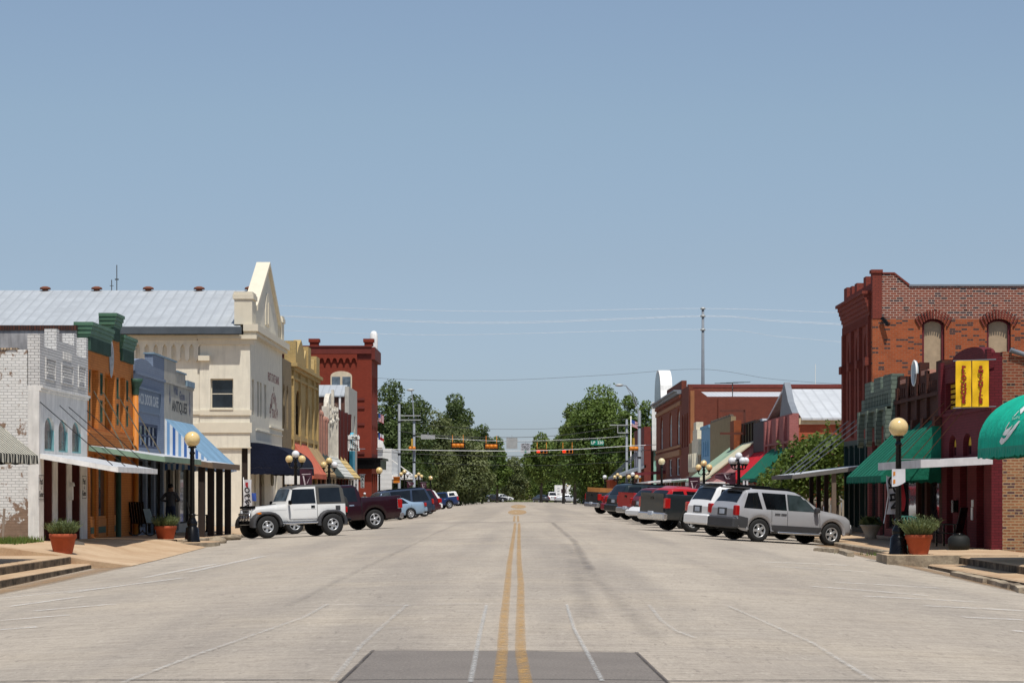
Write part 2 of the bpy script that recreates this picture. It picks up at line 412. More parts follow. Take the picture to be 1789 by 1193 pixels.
# ------------------------------------------------------------------ the ground
KERB = 10.2
ZC = [(0, .08), (20, .08), (75, .23), (150, .33), (220, .35), (300, .08), (430, -.4), (600, -.45)]
ZG = [(0, -.5), (46, -.38), (60, -.28), (75, -.17), (100, -.11), (140, -.11), (200, -.2), (260, -.3), (430, -.5), (600, -.5)]
ZGL = [(0, -.5), (46, -.38), (60, -.28), (70, -.15), (78, -.06), (97, -.26), (140, -.44), (193, -.57), (258, -.55), (430, -.5), (600, -.5)]
def road_z(X, Y):
    c = interp(ZC, Y)
    if X < 0: return c + (interp(ZGL, Y) - c) * min(1.0, (-X / 10.3) ** (1.3 if Y > 66 else 2 - .7 * max(0, Y - 46) / 20))
    return c + (interp(ZG, Y) - c) * min(1.0, (X / 10.3) ** 2)
def unproj(x, y):
    Y = 60.0
    for _ in range(60):
        X = (x - VX) * Y / F; Y = .5 * Y + .5 * F * (CAMZ - road_z(X, Y)) / (y - VY)
    return (x - VX) * Y / F, Y
ZSL = [(40, .3), (62, .25), (78, .09), (92, .0), (111, -.07), (150, -.25), (200, -.35), (214, -.38), (240, -.4), (330, -.4)]
ZSR = [(40, .0), (60, .0), (85, .03), (200, -.05), (214, -.08), (300, -.2)]
def walkL(Y): return interp(ZSL, Y)
def walkR(Y): return interp(ZSR, Y)

t = NT('road_surface'); wc = t.coord('World')
mp = t.coord('World', (1, .16, 1)); long = t.noise(mp, .55, 6, .6); cross = t.noise(t.coord('World', (.05, .7, 1)), 1.0, 5, .65)
c = t.mix(t.ramp(long, [(.3, 0.), (.7, 1.)]), (.345, .30, .25), (.44, .385, .315))
c = t.mix(t.ramp(cross, [(.54, 0.), (.74, .34)]), c, (.25, .22, .195))
trk = t.noise(t.coord('World', (.55, .02, 1)), 1.0, 3, .5); c = t.mix(t.ramp(trk, [(.46, 0.), (.62, .45)]), c, (.24, .215, .19))
c = t.mix(t.ramp(t.noise(wc, .25, 5), [(.5, 0.), (.75, .5)]), c, (.46, .39, .30))
fine = t.noise(t.coord('World', (.16, 2.6, 1)), 1.1, 6, .7); c = t.mix(.22, c, t.ramp(fine, [(.34, .74), (.5, 1.), (.66, 1.16)]), 'MULTIPLY')
side = t.n('ShaderNodeSeparateXYZ'); t.l(wc, side.inputs[0]); edge = t.ramp(t.math('ABSOLUTE', t.math('DIVIDE', side.outputs[0], 11.)), [(.45, 0.), (.8, 1.)])
c = t.mix(t.math('MULTIPLY', edge, t.ramp(t.noise(t.coord('World', (.5, 1.6, 1)), 1.4, 8, .75), [(.42, 0.), (.62, .75)])), c, (.52, .46, .38))
c = t.mix(t.math('MULTIPLY', edge, t.ramp(t.noise(t.coord('World', (.6, 2.2, 1)), 2.1, 8, .75), [(.55, 0.), (.7, .6)])), c, (.21, .18, .15))
for sx_, sy_, lo_, hi_, k_ in ((9, 1.3, .62, .68, .38), (3.6, .55, .62, .70, .16)):
    c = t.mix(t.math('MULTIPLY', t.ramp(t.noise(t.coord('World', (sx_, sy_, 1)), 1.0, 3, .7), [(lo_, 0.), (hi_, 1.)]), k_), c, (.15, .13, .115))
c = t.mix(t.math('MULTIPLY', t.ramp(t.noise(t.coord('World', (7, 1.0, 1)), 1.0, 4, .8), [(.58, 0.), (.70, 1.)]), .26), c, (.60, .55, .46))
c = t.mix(.32, c, t.ramp(t.noise(t.coord('World', (16, 2.4, 1)), 1.0, 4, .85), [(.3, .66), (.5, 1.), (.7, 1.28)]), 'MULTIPLY')
sp = t.noise(wc, 38, 3, .8); c = t.mix(.55, c, t.ramp(sp, [(.3, .62), (.5, 1.0), (.72, 1.22)]), 'MULTIPLY')
cr = t.noise(t.coord('World', (.35, 2.2, 1)), 1.7, 9, .75)
c = t.mix(t.ramp(t.math('ABSOLUTE', t.math('SUBTRACT', cr, .5)), [(.0, .7), (.014, 0.)]), c, (.11, .09, .075))
t.prin(c, .92, 0, .2, t.bump(t.math('ADD', sp, t.noise(wc, 9, 4)), .35, .02)); m_road = t.mat

def sheet(name, xs, ys, zf, mat, kind='structure', parent=None):
    mb = MB(); mb.grid([[(x, y, zf(x, y)) for x in xs] for y in ys], 0, True)
    return mb.build(name, mat, parent, kind=kind)
xs = [-11.2 + 22.4 * i / 28 for i in range(29)]
ys = [6 + i for i in range(115)] + [124 + 4 * i for i in range(86)]
sheet('road', xs, ys, road_z, m_road)
for sgn, nm in ((-1, 'cross_street'), (1, 'cross_street')):
    sheet(nm, [sgn * v for v in (KERB, 14, 20, 40, 90)], [214.5, 220, 227, 234, 240], lambda x, y: road_z(math.copysign(KERB, x), y) + .002, m_road)
m_ground = paint('dry_ground', (.20, .165, .10), .95, var=.3, vs=.15, bump=.4, bs=20)
mb = MB(); mb.grid([[(x, y, -.75) for x in (-4000, -200, 200, 4000)] for y in (-300, 200, 600, 6000)]); mb.build('ground', m_ground, kind='structure')
t = NT('pavement_concrete'); wc = t.coord('World')
c = t.mix(t.ramp(t.noise(wc, .5, 6), [(.3, 0.), (.7, 1.)]), (.41, .275, .165), (.56, .42, .275))
c = t.mix(t.ramp(t.noise(wc, 2.5, 7, .7), [(.52, 0.), (.75, .7)]), c, (.33, .17, .09))
c = t.mix(.5, c, t.ramp(t.noise(wc, 45, 3), [(.3, .7), (.7, 1.15)]), 'MULTIPLY')
t.prin(c, .9, 0, .25, t.bump(t.noise(wc, 30, 4), .3, .02)); m_walk = t.mat
t = NT('kerb_concrete'); wc = t.coord('World')
c = t.mix(t.ramp(t.noise(wc, 1.2, 7, .7), [(.35, 0.), (.65, 1.)]), (.13, .10, .075), (.47, .39, .28))
t.prin(c, .92, 0, .2, t.bump(t.noise(wc, 14, 5), .6, .03)); m_kerb = t.mat

t = NT('stained_kerb'); wc = t.coord('World')
c = t.mix(t.ramp(t.noise(wc, 2.2, 8, .7), [(.4, 0.), (.68, 1.)]), (.055, .042, .03), (.24, .185, .125))
t.prin(c, .92, 0, .2, t.bump(t.noise(wc, 14, 5), .6, .03)); m_kerbd = t.mat
def walk(name, side, Y0, Y1, xk, xf, zf, n=12, kerbdrop=.16):
    s = -1 if side == 'L' else 1; ys = [lerp(Y0, Y1, i / n) for i in range(n + 1)]
    top = lambda y, f: zf(y) - (0 if f else .05)
    mb = MB(); mb.grid([[(s * xf, y, zf(y)), (s * (xk + .18), y, zf(y) - .05)] for y in ys], 0, False)
    o = mb.build(name, m_walk, kind='structure')
    mk = MB()
    sec = lambda y: [(s * (xk + .18), y, zf(y) - .05), (s * (xk + .03), y, zf(y) - .045), (s * xk, y, zf(y) - .08), (s * xk, y, -.7)]
    mk.grid([sec(y) for y in ys], 0, False); mk.poly(sec(Y0)[::-1] + [(s * (xk + .18), Y0, -.7)]); mk.poly(sec(Y1) + [(s * (xk + .18), Y1, -.7)])
    mk.build('kerb', m_kerb, o)
    return o
# left: high pavement with two steps, a ramp, then the ordinary kerb
mb = MB()      # sandy apron running from the shop fronts down to the street
mb.grid([[(x, y, z if x > -9.7 else z) for x, z in ((-16, .26 - .0 * y), (-13, walkL(y) - .01), (-11.4, lerp(.045, walkL(y) - .03, (y - 56.5) / 13.5)), (-10.6, lerp(-.10, walkL(y) - .06, max(0, (y - 60) / 10) ** 2)), (-9.5, road_z(-9.5, y) + .01))] for y in (56.5, 58, 60, 62.5, 65, 67.5, 69.99)], 0, True)
mb.poly([(-16, 56.5, .26), (-13, 56.5, walkL(56.5) - .01), (-11.4, 56.5, .045), (-10.6, 56.5, -.10), (-9.5, 56.5, road_z(-9.5, 56.5) + .01), (-9.5, 56.5, -.8), (-16, 56.5, -.8)])
mb.build('pavement', m_walk, kind='structure')
walk('pavement', 'L', 70.0, 92.2, 10.2, 13.0, walkL)
walk('pavement', 'L', 92.2, 214.5, 10.2, 13.0, walkL, 30)
walk('pavement', 'L', 240, 330, 10.2, 13.4, walkL, 20)
walk('pavement', 'R', 58.0, 214.5, 10.2, 13.2, walkR, 30)
walk('pavement', 'R', 240, 330, 10.2, 13.4, walkR, 20)
sheet('alley', (-60, -40, -20, -13), (91.95, 98, 105, 111.5), lambda x, y: -.02 - .004 * (y - 92), m_walk)
sheet('garden_path', (13.2, 18, 30, 50), (92.6, 98, 104, 107.9), lambda x, y: .0, m_walk)
# near left: two steps up to the pavement
mb = MB()
for (xa, xb, yb, zt) in ((-60, -11.0, 56.5, .015), (-11.0, -10.5, 57.0, -.185)):
    mb.grid([[(xa, y, zt), (xb - .08, y, zt + .0), (xb - .012, y, zt - .025), (xb - .012, y, -.8)] for y in (6, 20, 40, 48, yb)], 0, False)
    mb.poly([(xa, yb, zt), (xb - .012, yb, zt - .025), (xb - .012, yb, -.8), (xa, yb, -.8)])
mb.build('kerb_steps', [m_walk], kind='structure')
mb = MB()
for (xb, yb, z0, z1) in ((-11.0, 56.5, -.19, -.03), (-10.5, 57.0, -.8, -.225)):
    mb.box(xb - .011, xb, 6, yb, z0, z1)
mb.build('kerb', m_kerbd, kind='structure')
# near right: two steps and the raised kerb with the lamp
mb = MB()
mb.grid([[(60, y, .0), (11.0, y, .0), (10.95, y, -.03), (10.95, y, -.19)] for y in (6, 30, 57.99)], 0, False)
mb.grid([[(10.95, y, -.19), (10.15, y, -.19), (10.1, y, -.22), (10.1, y, -.8)] for y in (6, 30, 56.2)], 0, False)
mb.poly([(10.95, 56.2, -.19), (10.1, 56.2, -.22), (10.1, 56.2, -.8), (10.95, 56.2, -.8)])
mb.build('kerb_steps', [m_walk], kind='structure')
mb = MB(); mb.box(10.938, 10.95, 6, 57.9, -.19, -.035); mb.box(10.088, 10.1, 6, 56.2, -.8, -.225); mb.build('kerb', m_kerbd, kind='structure')
def island(name, pts, z0, z1):
    mb = MB(); n = len(pts); mb.poly([(x, y, z1) for x, y in pts], 0); mb.add([(x, y, z) for z in (z0, z1) for x, y in pts], [(i, (i + 1) % n, (i + 1) % n + n, i + n) for i in range(n)], 1)
    return mb.build(name, [m_walk, m_kerb], kind='structure')
island('kerb_island', [(9.15, 56.6), (12.4, 56.6), (12.4, 57.96), (10.3, 60.6), (9.7, 60.0), (9.2, 58.6)], -.8, .02)
arc = [(-10.75 + 1.5 * math.cos(t), 71.3 + 1.9 * math.sin(t)) for t in [-1.57 + 3.14 * i / 12 for i in range(13)]]
island('kerb_island', [(-11.9, 69.4)] + arc + [(-11.9, 73.2)], -.7, .03)
# grass strip beside the white brick building
def grass_tufts(name, x0, x1, y0, y1, z, n, h, mat):
    mb = MB()
    for i in range(n):
        x, y = random.uniform(x0, x1), random.uniform(y0, y1); t = random.uniform(0, 6.28); hh = h * random.uniform(.4, 1.2); wv = .02
        dx, dy = math.cos(t) * wv, math.sin(t) * wv; lx, ly = random.uniform(-.4, .4) * hh, random.uniform(-.4, .4) * hh
        mb.poly([(x - dx, y - dy, z), (x + dx, y + dy, z), (x + lx, y + ly, z + hh)])
    return mb.build(name, mat, kind='stuff', label='short green grass growing beside the white brick side wall', cat='grass')
m_grass = leaf('grass_blades', (.05, .09, .015), (.16, .22, .05), 2.0)
grass_tufts('grass', -15.8, -12.85, 58.6, 62.2, .2, 3400, .20, m_grass)

# ------------------------------------------------------------------ markings on the road
m_yel = worn('worn_yellow_paint', (.52, .30, .085), .30, .70, 9, .3, .85)
m_wht = worn('worn_white_paint', (.56, .56, .54), .36, .66, 26, .6, .85)
m_wht2 = worn('thin_white_paint', (.6, .6, .58), .42, .72, 12, .5, .7)
m_park = worn('parking_white_paint', (.80, .80, .78), .36, .70, 6, .3, .7); m_dirt = worn('gutter_dirt', (.33, .21, .11), .25, .6, 2.5, .8, .9)
m_tar = worn('tar_mark', (.20, .18, .165), .34, .8, 1.6, 1.2, .75)
m_tar2 = worn('tyre_mark', (.25, .225, .20), .36, .95, 2.2, 1.6, .6)
ROAD = bpy.data.objects['road']
def strip(name, pts, w, mat, lift=.014, wob=0.0, n=10):
    mb = MB(); P = []
    for a, b in zip(pts, pts[1:]):
        for i in range(n): P.append((lerp(a[0], b[0], i / n), lerp(a[1], b[1], i / n)))
    P.append(pts[-1]); rows = []
    for i, (x, y) in enumerate(P):
        a, b = P[max(0, i - 1)], P[min(len(P) - 1, i + 1)]; d = Vector((b[0] - a[0], b[1] - a[1], 0)).normalized(); nrm = Vector((-d.y, d.x, 0))
        ww = w * (1 + random.uniform(-.04, .04)); x += wob * math.sin(i * .7 + len(P)); q = Vector((x, y, 0))
        rows.append([(p.x, p.y, road_z(p.x, p.y) + lift) for p in (q - nrm * ww / 2, q, q + nrm * ww / 2)])
    mb.grid(rows, 0, False, [[(0, i), (.5, i), (1, i)] for i in range(len(rows))]); return mb.build(name, mat, ROAD)
yl = [(872, 1196), (878, 1138), (880, 1090), (887, 1020), (890, 985), (895.5, 947), (899, 925), (900, 914)]
yr = [(919, 1196), (909.5, 1138), (909, 1090), (910, 1020), (907, 985), (906.4, 947), (907, 925), (907, 914)]
strip('yellow_line', [unproj(*p) for p in yl], .11, m_yel, n=6)
strip('yellow_line', [unproj(*p) for p in yr], .11, m_yel, n=6)
def blob(name, x0, x1, y0, y1, mat, lift):
    mb = MB(); P = [(lerp(x0, x1, .5) + (x1 - x0) / 2 * math.cos(t), lerp(y0, y1, .5) + (y1 - y0) / 2 * math.sin(t)) for t in [6.2832 * i / 24 for i in range(24)]]
    cx, cy = (x0 + x1) / 2, (y0 + y1) / 2
    rows = [[(lerp(cx, x, k), lerp(cy, y, k), road_z(x, lerp(cy, y, k)) + lift) for x, y in P] for k in (0.02, .5, 1)]
    mb.grid(rows, 0, False, [[(.5, 0)] * 24] * 3, close=True); return mb.build(name, mat, ROAD)
blob('yellow_median', -.55, .6, 127, 158, m_yel, .012); blob('yellow_median', -.5, .75, 168, 214, m_yel, .012)
strip('yellow_line', [(-.12, 100), (-.12, 122)], .11, m_yel); strip('yellow_line', [(.06, 100), (.06, 122)], .11, m_yel)
for q, wd, mt in (([(850, 1058), (838, 1110), (822, 1194)], .055, m_wht), ([(990, 1057), (1003, 1100), (1030, 1150), (1052, 1192)], .05, m_wht),
                  ([(571, 1057), (530, 1080), (430, 1115), (330, 1150), (215, 1194)], .07, m_wht2), ([(712, 1057), (680, 1085), (630, 1130), (580, 1192)], .06, m_wht2),
                  ([(1134, 1058), (1155, 1085), (1180, 1103), (1215, 1116)], .06, m_wht2), ([(1273, 1060), (1330, 1085), (1420, 1125), (1525, 1190)], .06, m_wht2),
                  ([(752, 1057), (860, 1055), (930, 1056)], .10, m_wht2), ([(560, 1057), (640, 1058), (720, 1059)], .09, m_wht2)):
    strip('white_line', [unproj(*p) for p in q], wd, mt, .016)
for q in ([(0, 1085), (122, 1075)], [(0, 1101), (64, 1096)], [(18, 1060), (140, 1043)], [(60, 1068), (200, 1056)], [(0, 1046), (180, 1028)], [(120, 1036), (320, 1010)], [(250, 1010), (380, 985)], [(330, 1000), (460, 972)],
          [(1420, 1025), (1620, 1041)], [(1508, 1042), (1700, 1052)], [(1616, 1059), (1789, 1068)], [(1684, 1079), (1789, 1084)], [(1770, 1103), (1789, 1104)], [(1460, 1018), (1640, 1028)], [(1350, 990), (1520, 1000)], [(1330, 982), (1480, 988)]):
    strip('parking_line', [unproj(*p) for p in q], .24, m_park, .014)
for q, wd, mt in (([(965, 913), (985, 930), (1003, 945), (1020, 975), (1032, 995)], .26, m_tar), ([(1000, 960), (1040, 1010), (1090, 1060), (1150, 1120)], .35, m_tar2),
                  ([(990, 950), (1010, 1010), (1030, 1080)], .5, m_tar2), ([(800, 915), (735, 945), (640, 990), (500, 1060)], .22, m_tar2),
                  ([(735, 944), (800, 942), (940, 938)], 1.7, m_tar2), ([(700, 915), (900, 913), (1130, 914)], 2.2, m_tar2), ([(760, 906), (1080, 905)], 1.0, m_tar2)):
    strip('tar_seam', [unproj(*p) for p in q], wd, mt, .011)
t = NT('patch_asphalt'); wc = t.coord('World')
c = t.mix(t.noise(wc, 1.2, 6), (.15, .132, .118), (.22, .195, .172)); c = t.mix(.7, c, t.ramp(t.noise(wc, 45, 4, .8), [(.3, .5), (.7, 1.5)]), 'MULTIPLY')
t.prin(c, .9, 0, .25, t.bump(t.noise(wc, 60, 3), .5, .02))
P4 = [unproj(*p) for p in ((652, 1137), (1112, 1141), (1170, 1197), (590, 1197))]
mb = MB(); mb.grid([[(lerp(P4[0][0], P4[1][0], i / 8), lerp(P4[0][1], P4[1][1], i / 8)) for i in range(9)] + [], [(lerp(P4[3][0], P4[2][0], i / 8), lerp(P4[3][1], P4[2][1], i / 8)) for i in range(9)]] and
                   [[(x, y, road_z(x, y) + .008) for x, y in [(lerp(lerp(P4[0][0], P4[3][0], k / 5), lerp(P4[1][0], P4[2][0], k / 5), i / 8) + random.uniform(-.02, .02), lerp(lerp(P4[0][1], P4[3][1], k / 5), lerp(P4[1][1], P4[2][1], k / 5), i / 8) + random.uniform(-.02, .02)) for i in range(9)]] for k in range(6)], 0, False)
mb.build('asphalt_patch', t.mat, ROAD)
mj = worn('patch_joint', (.06, .05, .045), .25, .5, 6, .5, .9)
for a_, b_ in ((0, 1), (1, 2), (0, 3)): strip('patch_joint', [P4[a_], P4[b_]], .04, mj, .014)
strip('gutter_dirt', [(-10.05, 38), (-10.0, 48), (-9.9, 57)], 1.1, m_dirt, .014); strip('gutter_dirt', [(9.7, 60), (9.75, 66), (9.9, 75)], .9, m_dirt, .014); strip('gutter_dirt', [(9.7, 40), (9.7, 57)], .7, m_dirt, .014)
strip('tar_seam', [unproj(*p) for p in ((0, 1191), (600, 1189), (1200, 1190), (1789, 1192))], .05, worn('dark_joint', (.05, .045, .04), .3, .5, 5), .009)
# ------------------------------------------------------------------ building helpers
G = .006
def shell(root, side, Y0, Y1, depth, zt, m_side, drop=.45, m_rf=None, name='side_wall', zfar=None):
    s = -1 if side == 'L' else 1; xa = s * (abs(XL) + .302); xb = s * (abs(XL) + depth); x0, x1 = min(xa, xb), max(xa, xb)
    Y0 += G; Y1 -= G; mb = MB(); zf = zfar or zt
    mb.box(x0, x1, Y0, Y0 + .25, -.8, zt); mb.box(x0, x1, Y1 - .25, Y1, -.8, zf); mb.box(*( (x0, x0 + .25) if s < 0 else (x1 - .25, x1)), Y0 + .252, Y1 - .252, -.8, min(zt, zf) - .01)
    o = mb.build(name, m_side, root)
    mb = MB(); mb.box(x0 + .255, x1 - .255, Y0 + .252, Y1 - .252, min(zt, zf) - drop - .15, min(zt, zf) - drop); mb.build('roof', m_rf or m_roof, root)
    return o
def rods(parent, ab, r=.012, mat=None, name='tie_rod'):
    for a, b in ab:
        mb = MB(); mb.tube([a, b], r, 5, 0, True); mb.build(name, mat or m_iron, parent)
def canopy(root, side, Y0, Y1, zw, zo, xo, m_top, m_fascia, fh=.13, n=1, name='canopy', xw=None, rake=0.0):
    """flat sheet roof over the pavement, sloping from the wall to its outer edge"""
    s = -1 if side == 'L' else 1; xw = xw or (abs(XL) - .003); mb = MB()
    A = lambda k, x, dz: (s * x, k, (zw if x == xw else zo) + dz)
    mb.prism([A(Y0, xw, 0), A(Y0, xo, 0), A(Y0, xo, -.035), A(Y0, xw, -.035)], (0, Y1 - Y0, 0), 0)
    o = mb.build(name, m_top, root)
    f = MB(); x2 = xo + .05
    f.prism([(s * xw, Y0 - .03, zw - .012), (s * xo, Y0 - .03, zo - .012), (s * xo, Y0 - .03, zo - fh), (s * xw, Y0 - .03, zw - fh)], (0, .027, 0), 0)
    f.prism([(s * (xo - .032), Y0 - .03, zo + .004), (s * (xo - .003), Y0 - .03, zo + .004), (s * (xo - .003), Y0 - .03, zo - fh), (s * (xo - .032), Y0 - .03, zo - fh)], (0, Y1 - Y0 + .03, 0), 0)
    f.build('fascia', m_fascia, o)
    return o
def awning(root, side, Y0, Y1, zt, zb, xo, mat, m_end=None, val=.22, scallop=0, curve=0.0, name='awning', xw=None, n=8, m_val=None, ends=True, uvu='y'):
    """cloth awning with a sloped top, end panels and a hanging valance"""
    s = -1 if side == 'L' else 1; xw = xw or (abs(XL) - .004); mb = MB()
    def prof(t):
        if curve: return (lerp(xw, xo, math.sin(t * math.pi / 2)), lerp(zb, zt, math.cos(t * math.pi / 2)))
        return (lerp(xw, xo, t), lerp(zt, zb, t) - .10 * math.sin(math.pi * t) * (.35 if n > 1 else 0))
    rows = []; uvs = []; ny = max(2, int((Y1 - Y0) / .5)); L = math.hypot(xo - xw, zt - zb)
    for j in range(n + 1):
        x, z = prof(j / n)
        rows.append([(s * x, lerp(Y0, Y1, i / ny), z - (.012 if i % 2 else 0) * math.sin(math.pi * j / n)) for i in range(ny + 1)])
        uvs.append([(lerp(Y0, Y1, i / ny), L * j / n) for i in range(ny + 1)])
    mb.grid(rows, 0, True, uvs)
    o = mb.build(name, mat, root)
    v = MB(); nv = max(4, int((Y1 - Y0) / .12)); x = xo
    def val_strip(fn, length):
        k = max(4, int(length / .1)); top = []; bot = []; uv0 = []; uv1 = []
        for i in range(k + 1):
            p = fn(i / k); dr = val - (abs(math.sin(i * math.pi / 3)) * .05 if scallop else .015 * math.sin(i * 2.1))
            w = .02 * math.sin(i * .9)
            top.append((p[0], p[1], zb - .002)); bot.append((p[0] - s * w, p[1], zb - dr)); uv0.append((length * i / k, 0)); uv1.append((length * i / k, dr))
        v.grid([top, bot], 0, False, [uv0, uv1])
    val_strip(lambda t: (s * xo, lerp(Y0, Y1, t)), Y1 - Y0)
    for yy in (Y0, Y1): val_strip(lambda t: (s * lerp(xw, xo, t), yy), abs(xo - xw))
    v.build('valance', m_val or m_end or mat, o)
    if ends:
        for yy in (Y0, Y1):
            e = MB()
            pts = [prof(j / n) for j in range(n + 1)]
            P = [(s * a, yy, b) for a, b in pts] + [(s * xw, yy, zb)]
            e.poly(P, 0, [(abs(p[0]), p[2]) for p in P]); e.build('end_panel', m_end or mat, o)
    return o
def simple_front(root, fr, Y0, Y1, zt, m_wall, wins, z0=-.8, shop=(2.5, 3), fm=None, gm=None, name='facade', solids=None, extra=None, th=.3):
    Y0 += G; Y1 -= G; holes = list(wins); sh = []
    if shop:
        zt_s, n = shop[0], shop[1]; w = (Y1 - Y0 - .6) / n
        for i in range(n): sh.append(hole(Y0 + .3 + w * i + .12, Y0 + .3 + w * (i + 1) - .12, .25, zt_s))
    mb = MB(); wallgrid(mb, fr, solids or [(Y0, Y1, z0, zt)], holes + sh, th); 
    if extra: extra(mb)
    o = mb.build(name, m_wall, root)
    for h in wins: window(root, fr, h, fm or m_white, gm or m_glass)
    for h in sh: window(root, fr, h, fm or m_darkwood, m_glass2, nz=1, nu=1, name='shop_window')
    return o

# ================================================================== LEFT SIDE
# --- a building outside the frame whose striped awning hangs into it
b = thing('corner_shop', 'shop at the left edge with black and cream striped awning hanging into view', 'building', (XL, 47, 0))
m_cream = paint('cream_stucco', (.66, .60, .48), .85, dirt=.2)
shell(b, 'L', 42, 51.6, 8, 5, m_cream)
mb = MB(); wallgrid(mb, FL, [(42.01, 51.59, -.8, 5)], [hole(43, 46, .6, 2.4), hole(47, 50.5, .6, 2.4)]); mb.build('facade', m_cream, b)
for h in (hole(43, 46, .6, 2.4), hole(47, 50.5, .6, 2.4)): window(b, FL, h, m_white, m_glass2, nz=1, name='shop_window')
m_bc = stripes('black_cream_stripes', [(.02, .022, .02), (.66, .62, .50)], .14)
awning(b, 'L', 44, 52.6, 4.1, 2.42, 11.0, m_bc, None, .2, 0)

# --- white painted brick building
b = thing('white_brick_building', 'one storey white painted brick building with peeling side wall and stepped parapet', 'building', (XL, 66, 0))
m_wb = brick('white_painted_brick', (.74, .73, .70), (.66, .65, .62), (.47, .46, .44), bw=.21, bh=.078, ms=.010, stain=.3, peel=2.3, peelcol=(.15, .10, .07), peel_lo=.585, bump=.8)
m_wf = paint('white_front_paint', (.71, .69, .65), .8, dirt=.35, bump=.5, bs=14)
m_wbf = brick('white_front_brick', (.66, .645, .62), (.59, .58, .56), (.33, .32, .31), bw=.21, bh=.078, ms=.010, stain=.3, peel=1.6, peelcol=(.14, .07, .05), peel_lo=.69)
shell(b, 'L', 62.3, 69.3, 14, 5.45, m_wb, .6, zfar=5.5)
Yw0, Yw1 = 62.3 + G, 69.3 - G
mb = MB(); o3 = [hole(*[PL(x, 0)[0] for x in q], .02, 2.52) for q in ((76.5, 93), (101, 117.5), (125.5, 141))]
arcs = [hole(PL(x0, 0)[0], PL(x1, 0)[0], 2.72, 3.66, .34) for x0, x1 in ((77.8, 94.9), (102.4, 118.8), (126, 141.8))]
wallgrid(mb, FL, [(Yw0, Yw1, -.8, 4.34)], o3 + arcs, .3); mb.build('facade', m_wf, b)
mb = MB()   # parapet of three panels between piers
wallgrid(mb, FL, [(Yw0, 62.75, 4.48, 5.88), (62.75, 64.55, 4.48, 5.57), (64.55, 64.95, 4.48, 6.18), (64.95, 67.1, 4.48, 5.86), (67.1, 67.5, 4.48, 6.22), (67.5, 69.0, 4.48, 5.60), (69.0, Yw1, 4.48, 6.22)], [], .34, 0, .02)
for u0, u1, zt in ((62.95, 64.4, 5.35), (65.15, 66.95, 5.3), (67.65, 68.85, 5.38)):
    for k in (0, 1): e = .05 + .11 * k; FL.box(mb, u0 + e, u1 - e, zt - e - .05, zt - e, .02, .055 - .02 * k); FL.box(mb, u0 + e, u1 - e, 4.62 + e, 4.67 + e, .02, .055 - .02 * k); FL.box(mb, u0 + e, u0 + e + .05, 4.67 + e, zt - e - .05, .02, .055 - .02 * k); FL.box(mb, u1 - e - .05, u1 - e, 4.67 + e, zt - e - .05, .02, .055 - .02 * k)
    n = 7
    for i in range(n):
        for j in range(5): FL.box(mb, lerp(u0 + .28, u1 - .28, (i + .12 + .3 * (j % 2)) / n), lerp(u0 + .28, u1 - .28, (i + .62 + .3 * (j % 2)) / n), 4.84 + j * .085, 4.90 + j * .085, .02, .05)
for i in range(6): FL.box(mb, 65.45 + i * .22, 65.56 + i * .22, 5.36, 5.6, .02, .05)
mb.build('parapet', m_wbf, b)
mb = MB(); FL.box(mb, Yw0 - .002, Yw1, 4.34, 4.41, -.3, .05); FL.box(mb, Yw0 - .002, Yw1, 4.41, 4.48, -.3, .10); mb.build('cornice', m_wf, b)
m_teal = paint('teal_paint', (.16, .34, .36), .7); m_curt = paint('pink_curtain', (.42, .27, .22), .9)
for h in arcs: window(b, FL, h, m_teal, glass('curtained_glass', (.14, .11, .10), .2), d=-.09, nz=1, fw=.05, ft=.03)
mb = MB(); [FL.box(mb, h[1] - .05, h[1] - .003, h[2] + .01, h[3] - .36, -.055, -.004) for h in arcs]; mb.build('teal_reveal', m_teal, b)
m_mar = paint('maroon_door_paint', (.085, .016, .012), .6)
for h in o3:
    mb = MB(); FL.box(mb, h[0] + .004, h[1] - .004, .03, 2.515, -.27, -.22); FL.box(mb, h[1] - .10, h[1] - .004, .03, 2.515, -.22, -.03)
    dr = mb.build('door', m_mar, b); mb = MB(); FL.box(mb, h[0] + .2, h[1] - .3, .9, 2.3, -.22, -.208); mb.build('door_glass', m_glass, dr)
mbx = MB(); p = PL(121, 858); FL.box(mbx, p[0] - .12, p[0] + .12, 1.35, 1.75, .003, .1); FL.pris(mbx, [(p[0] - .15, 1.75), (p[0] + .15, 1.75), (p[0], 1.86)], .0, .14); mbx.build('mailbox', m_white, b)
m_line = paint('black_line_paint', (.02, .02, .02), .7, bump=0)
for ux, zz, s2 in ((PL(71.8, 852)[0], 1.7, .19), (PL(147, 850)[0], 1.72, .17)):
    mb = MB(); w, h = .33, .33
    for q in ((ux - w, ux + w, zz + h, zz + h + .014), (ux - w, ux + w, zz - h, zz - h + .014), (ux - w, ux - w + .014, zz - h, zz + h), (ux + w, ux + w + .014, zz - h, zz + h)): FL.box(mb, *q, .002, .006)
    sg = mb.build('painted_sign', m_line, b)
    letters(sg, FL, 'Past', ux, zz + .17, .003, .26, m_line); letters(sg, FL, '&', ux, zz - .01, .003, .13, m_line); letters(sg, FL, 'Gone', ux, zz - .18, .003, .24, m_line)
c = canopy(b, 'L', 62.45, 69.25, 2.64, 2.27, 10.9, m_whitemetal, m_white, .15)
rods(c, [((XL, PL(x, y)[0], PL(x, y)[1]), (-11.05, u, 2.31)) for (x, y), u in (((69.8, 702), 62.6), ((104, 708), 64.6), ((120, 711), 66.8), ((151.5, 717), 69.1))])
pl = MB(); pl.box(-27, XL - .3, 69.04, 69.28, 5.52, 6.45); pl.build('party_wall', paint('grey_plaster', (.30, .29, .29), .9, var=.35, vs=1.5, dirt=.6), b)
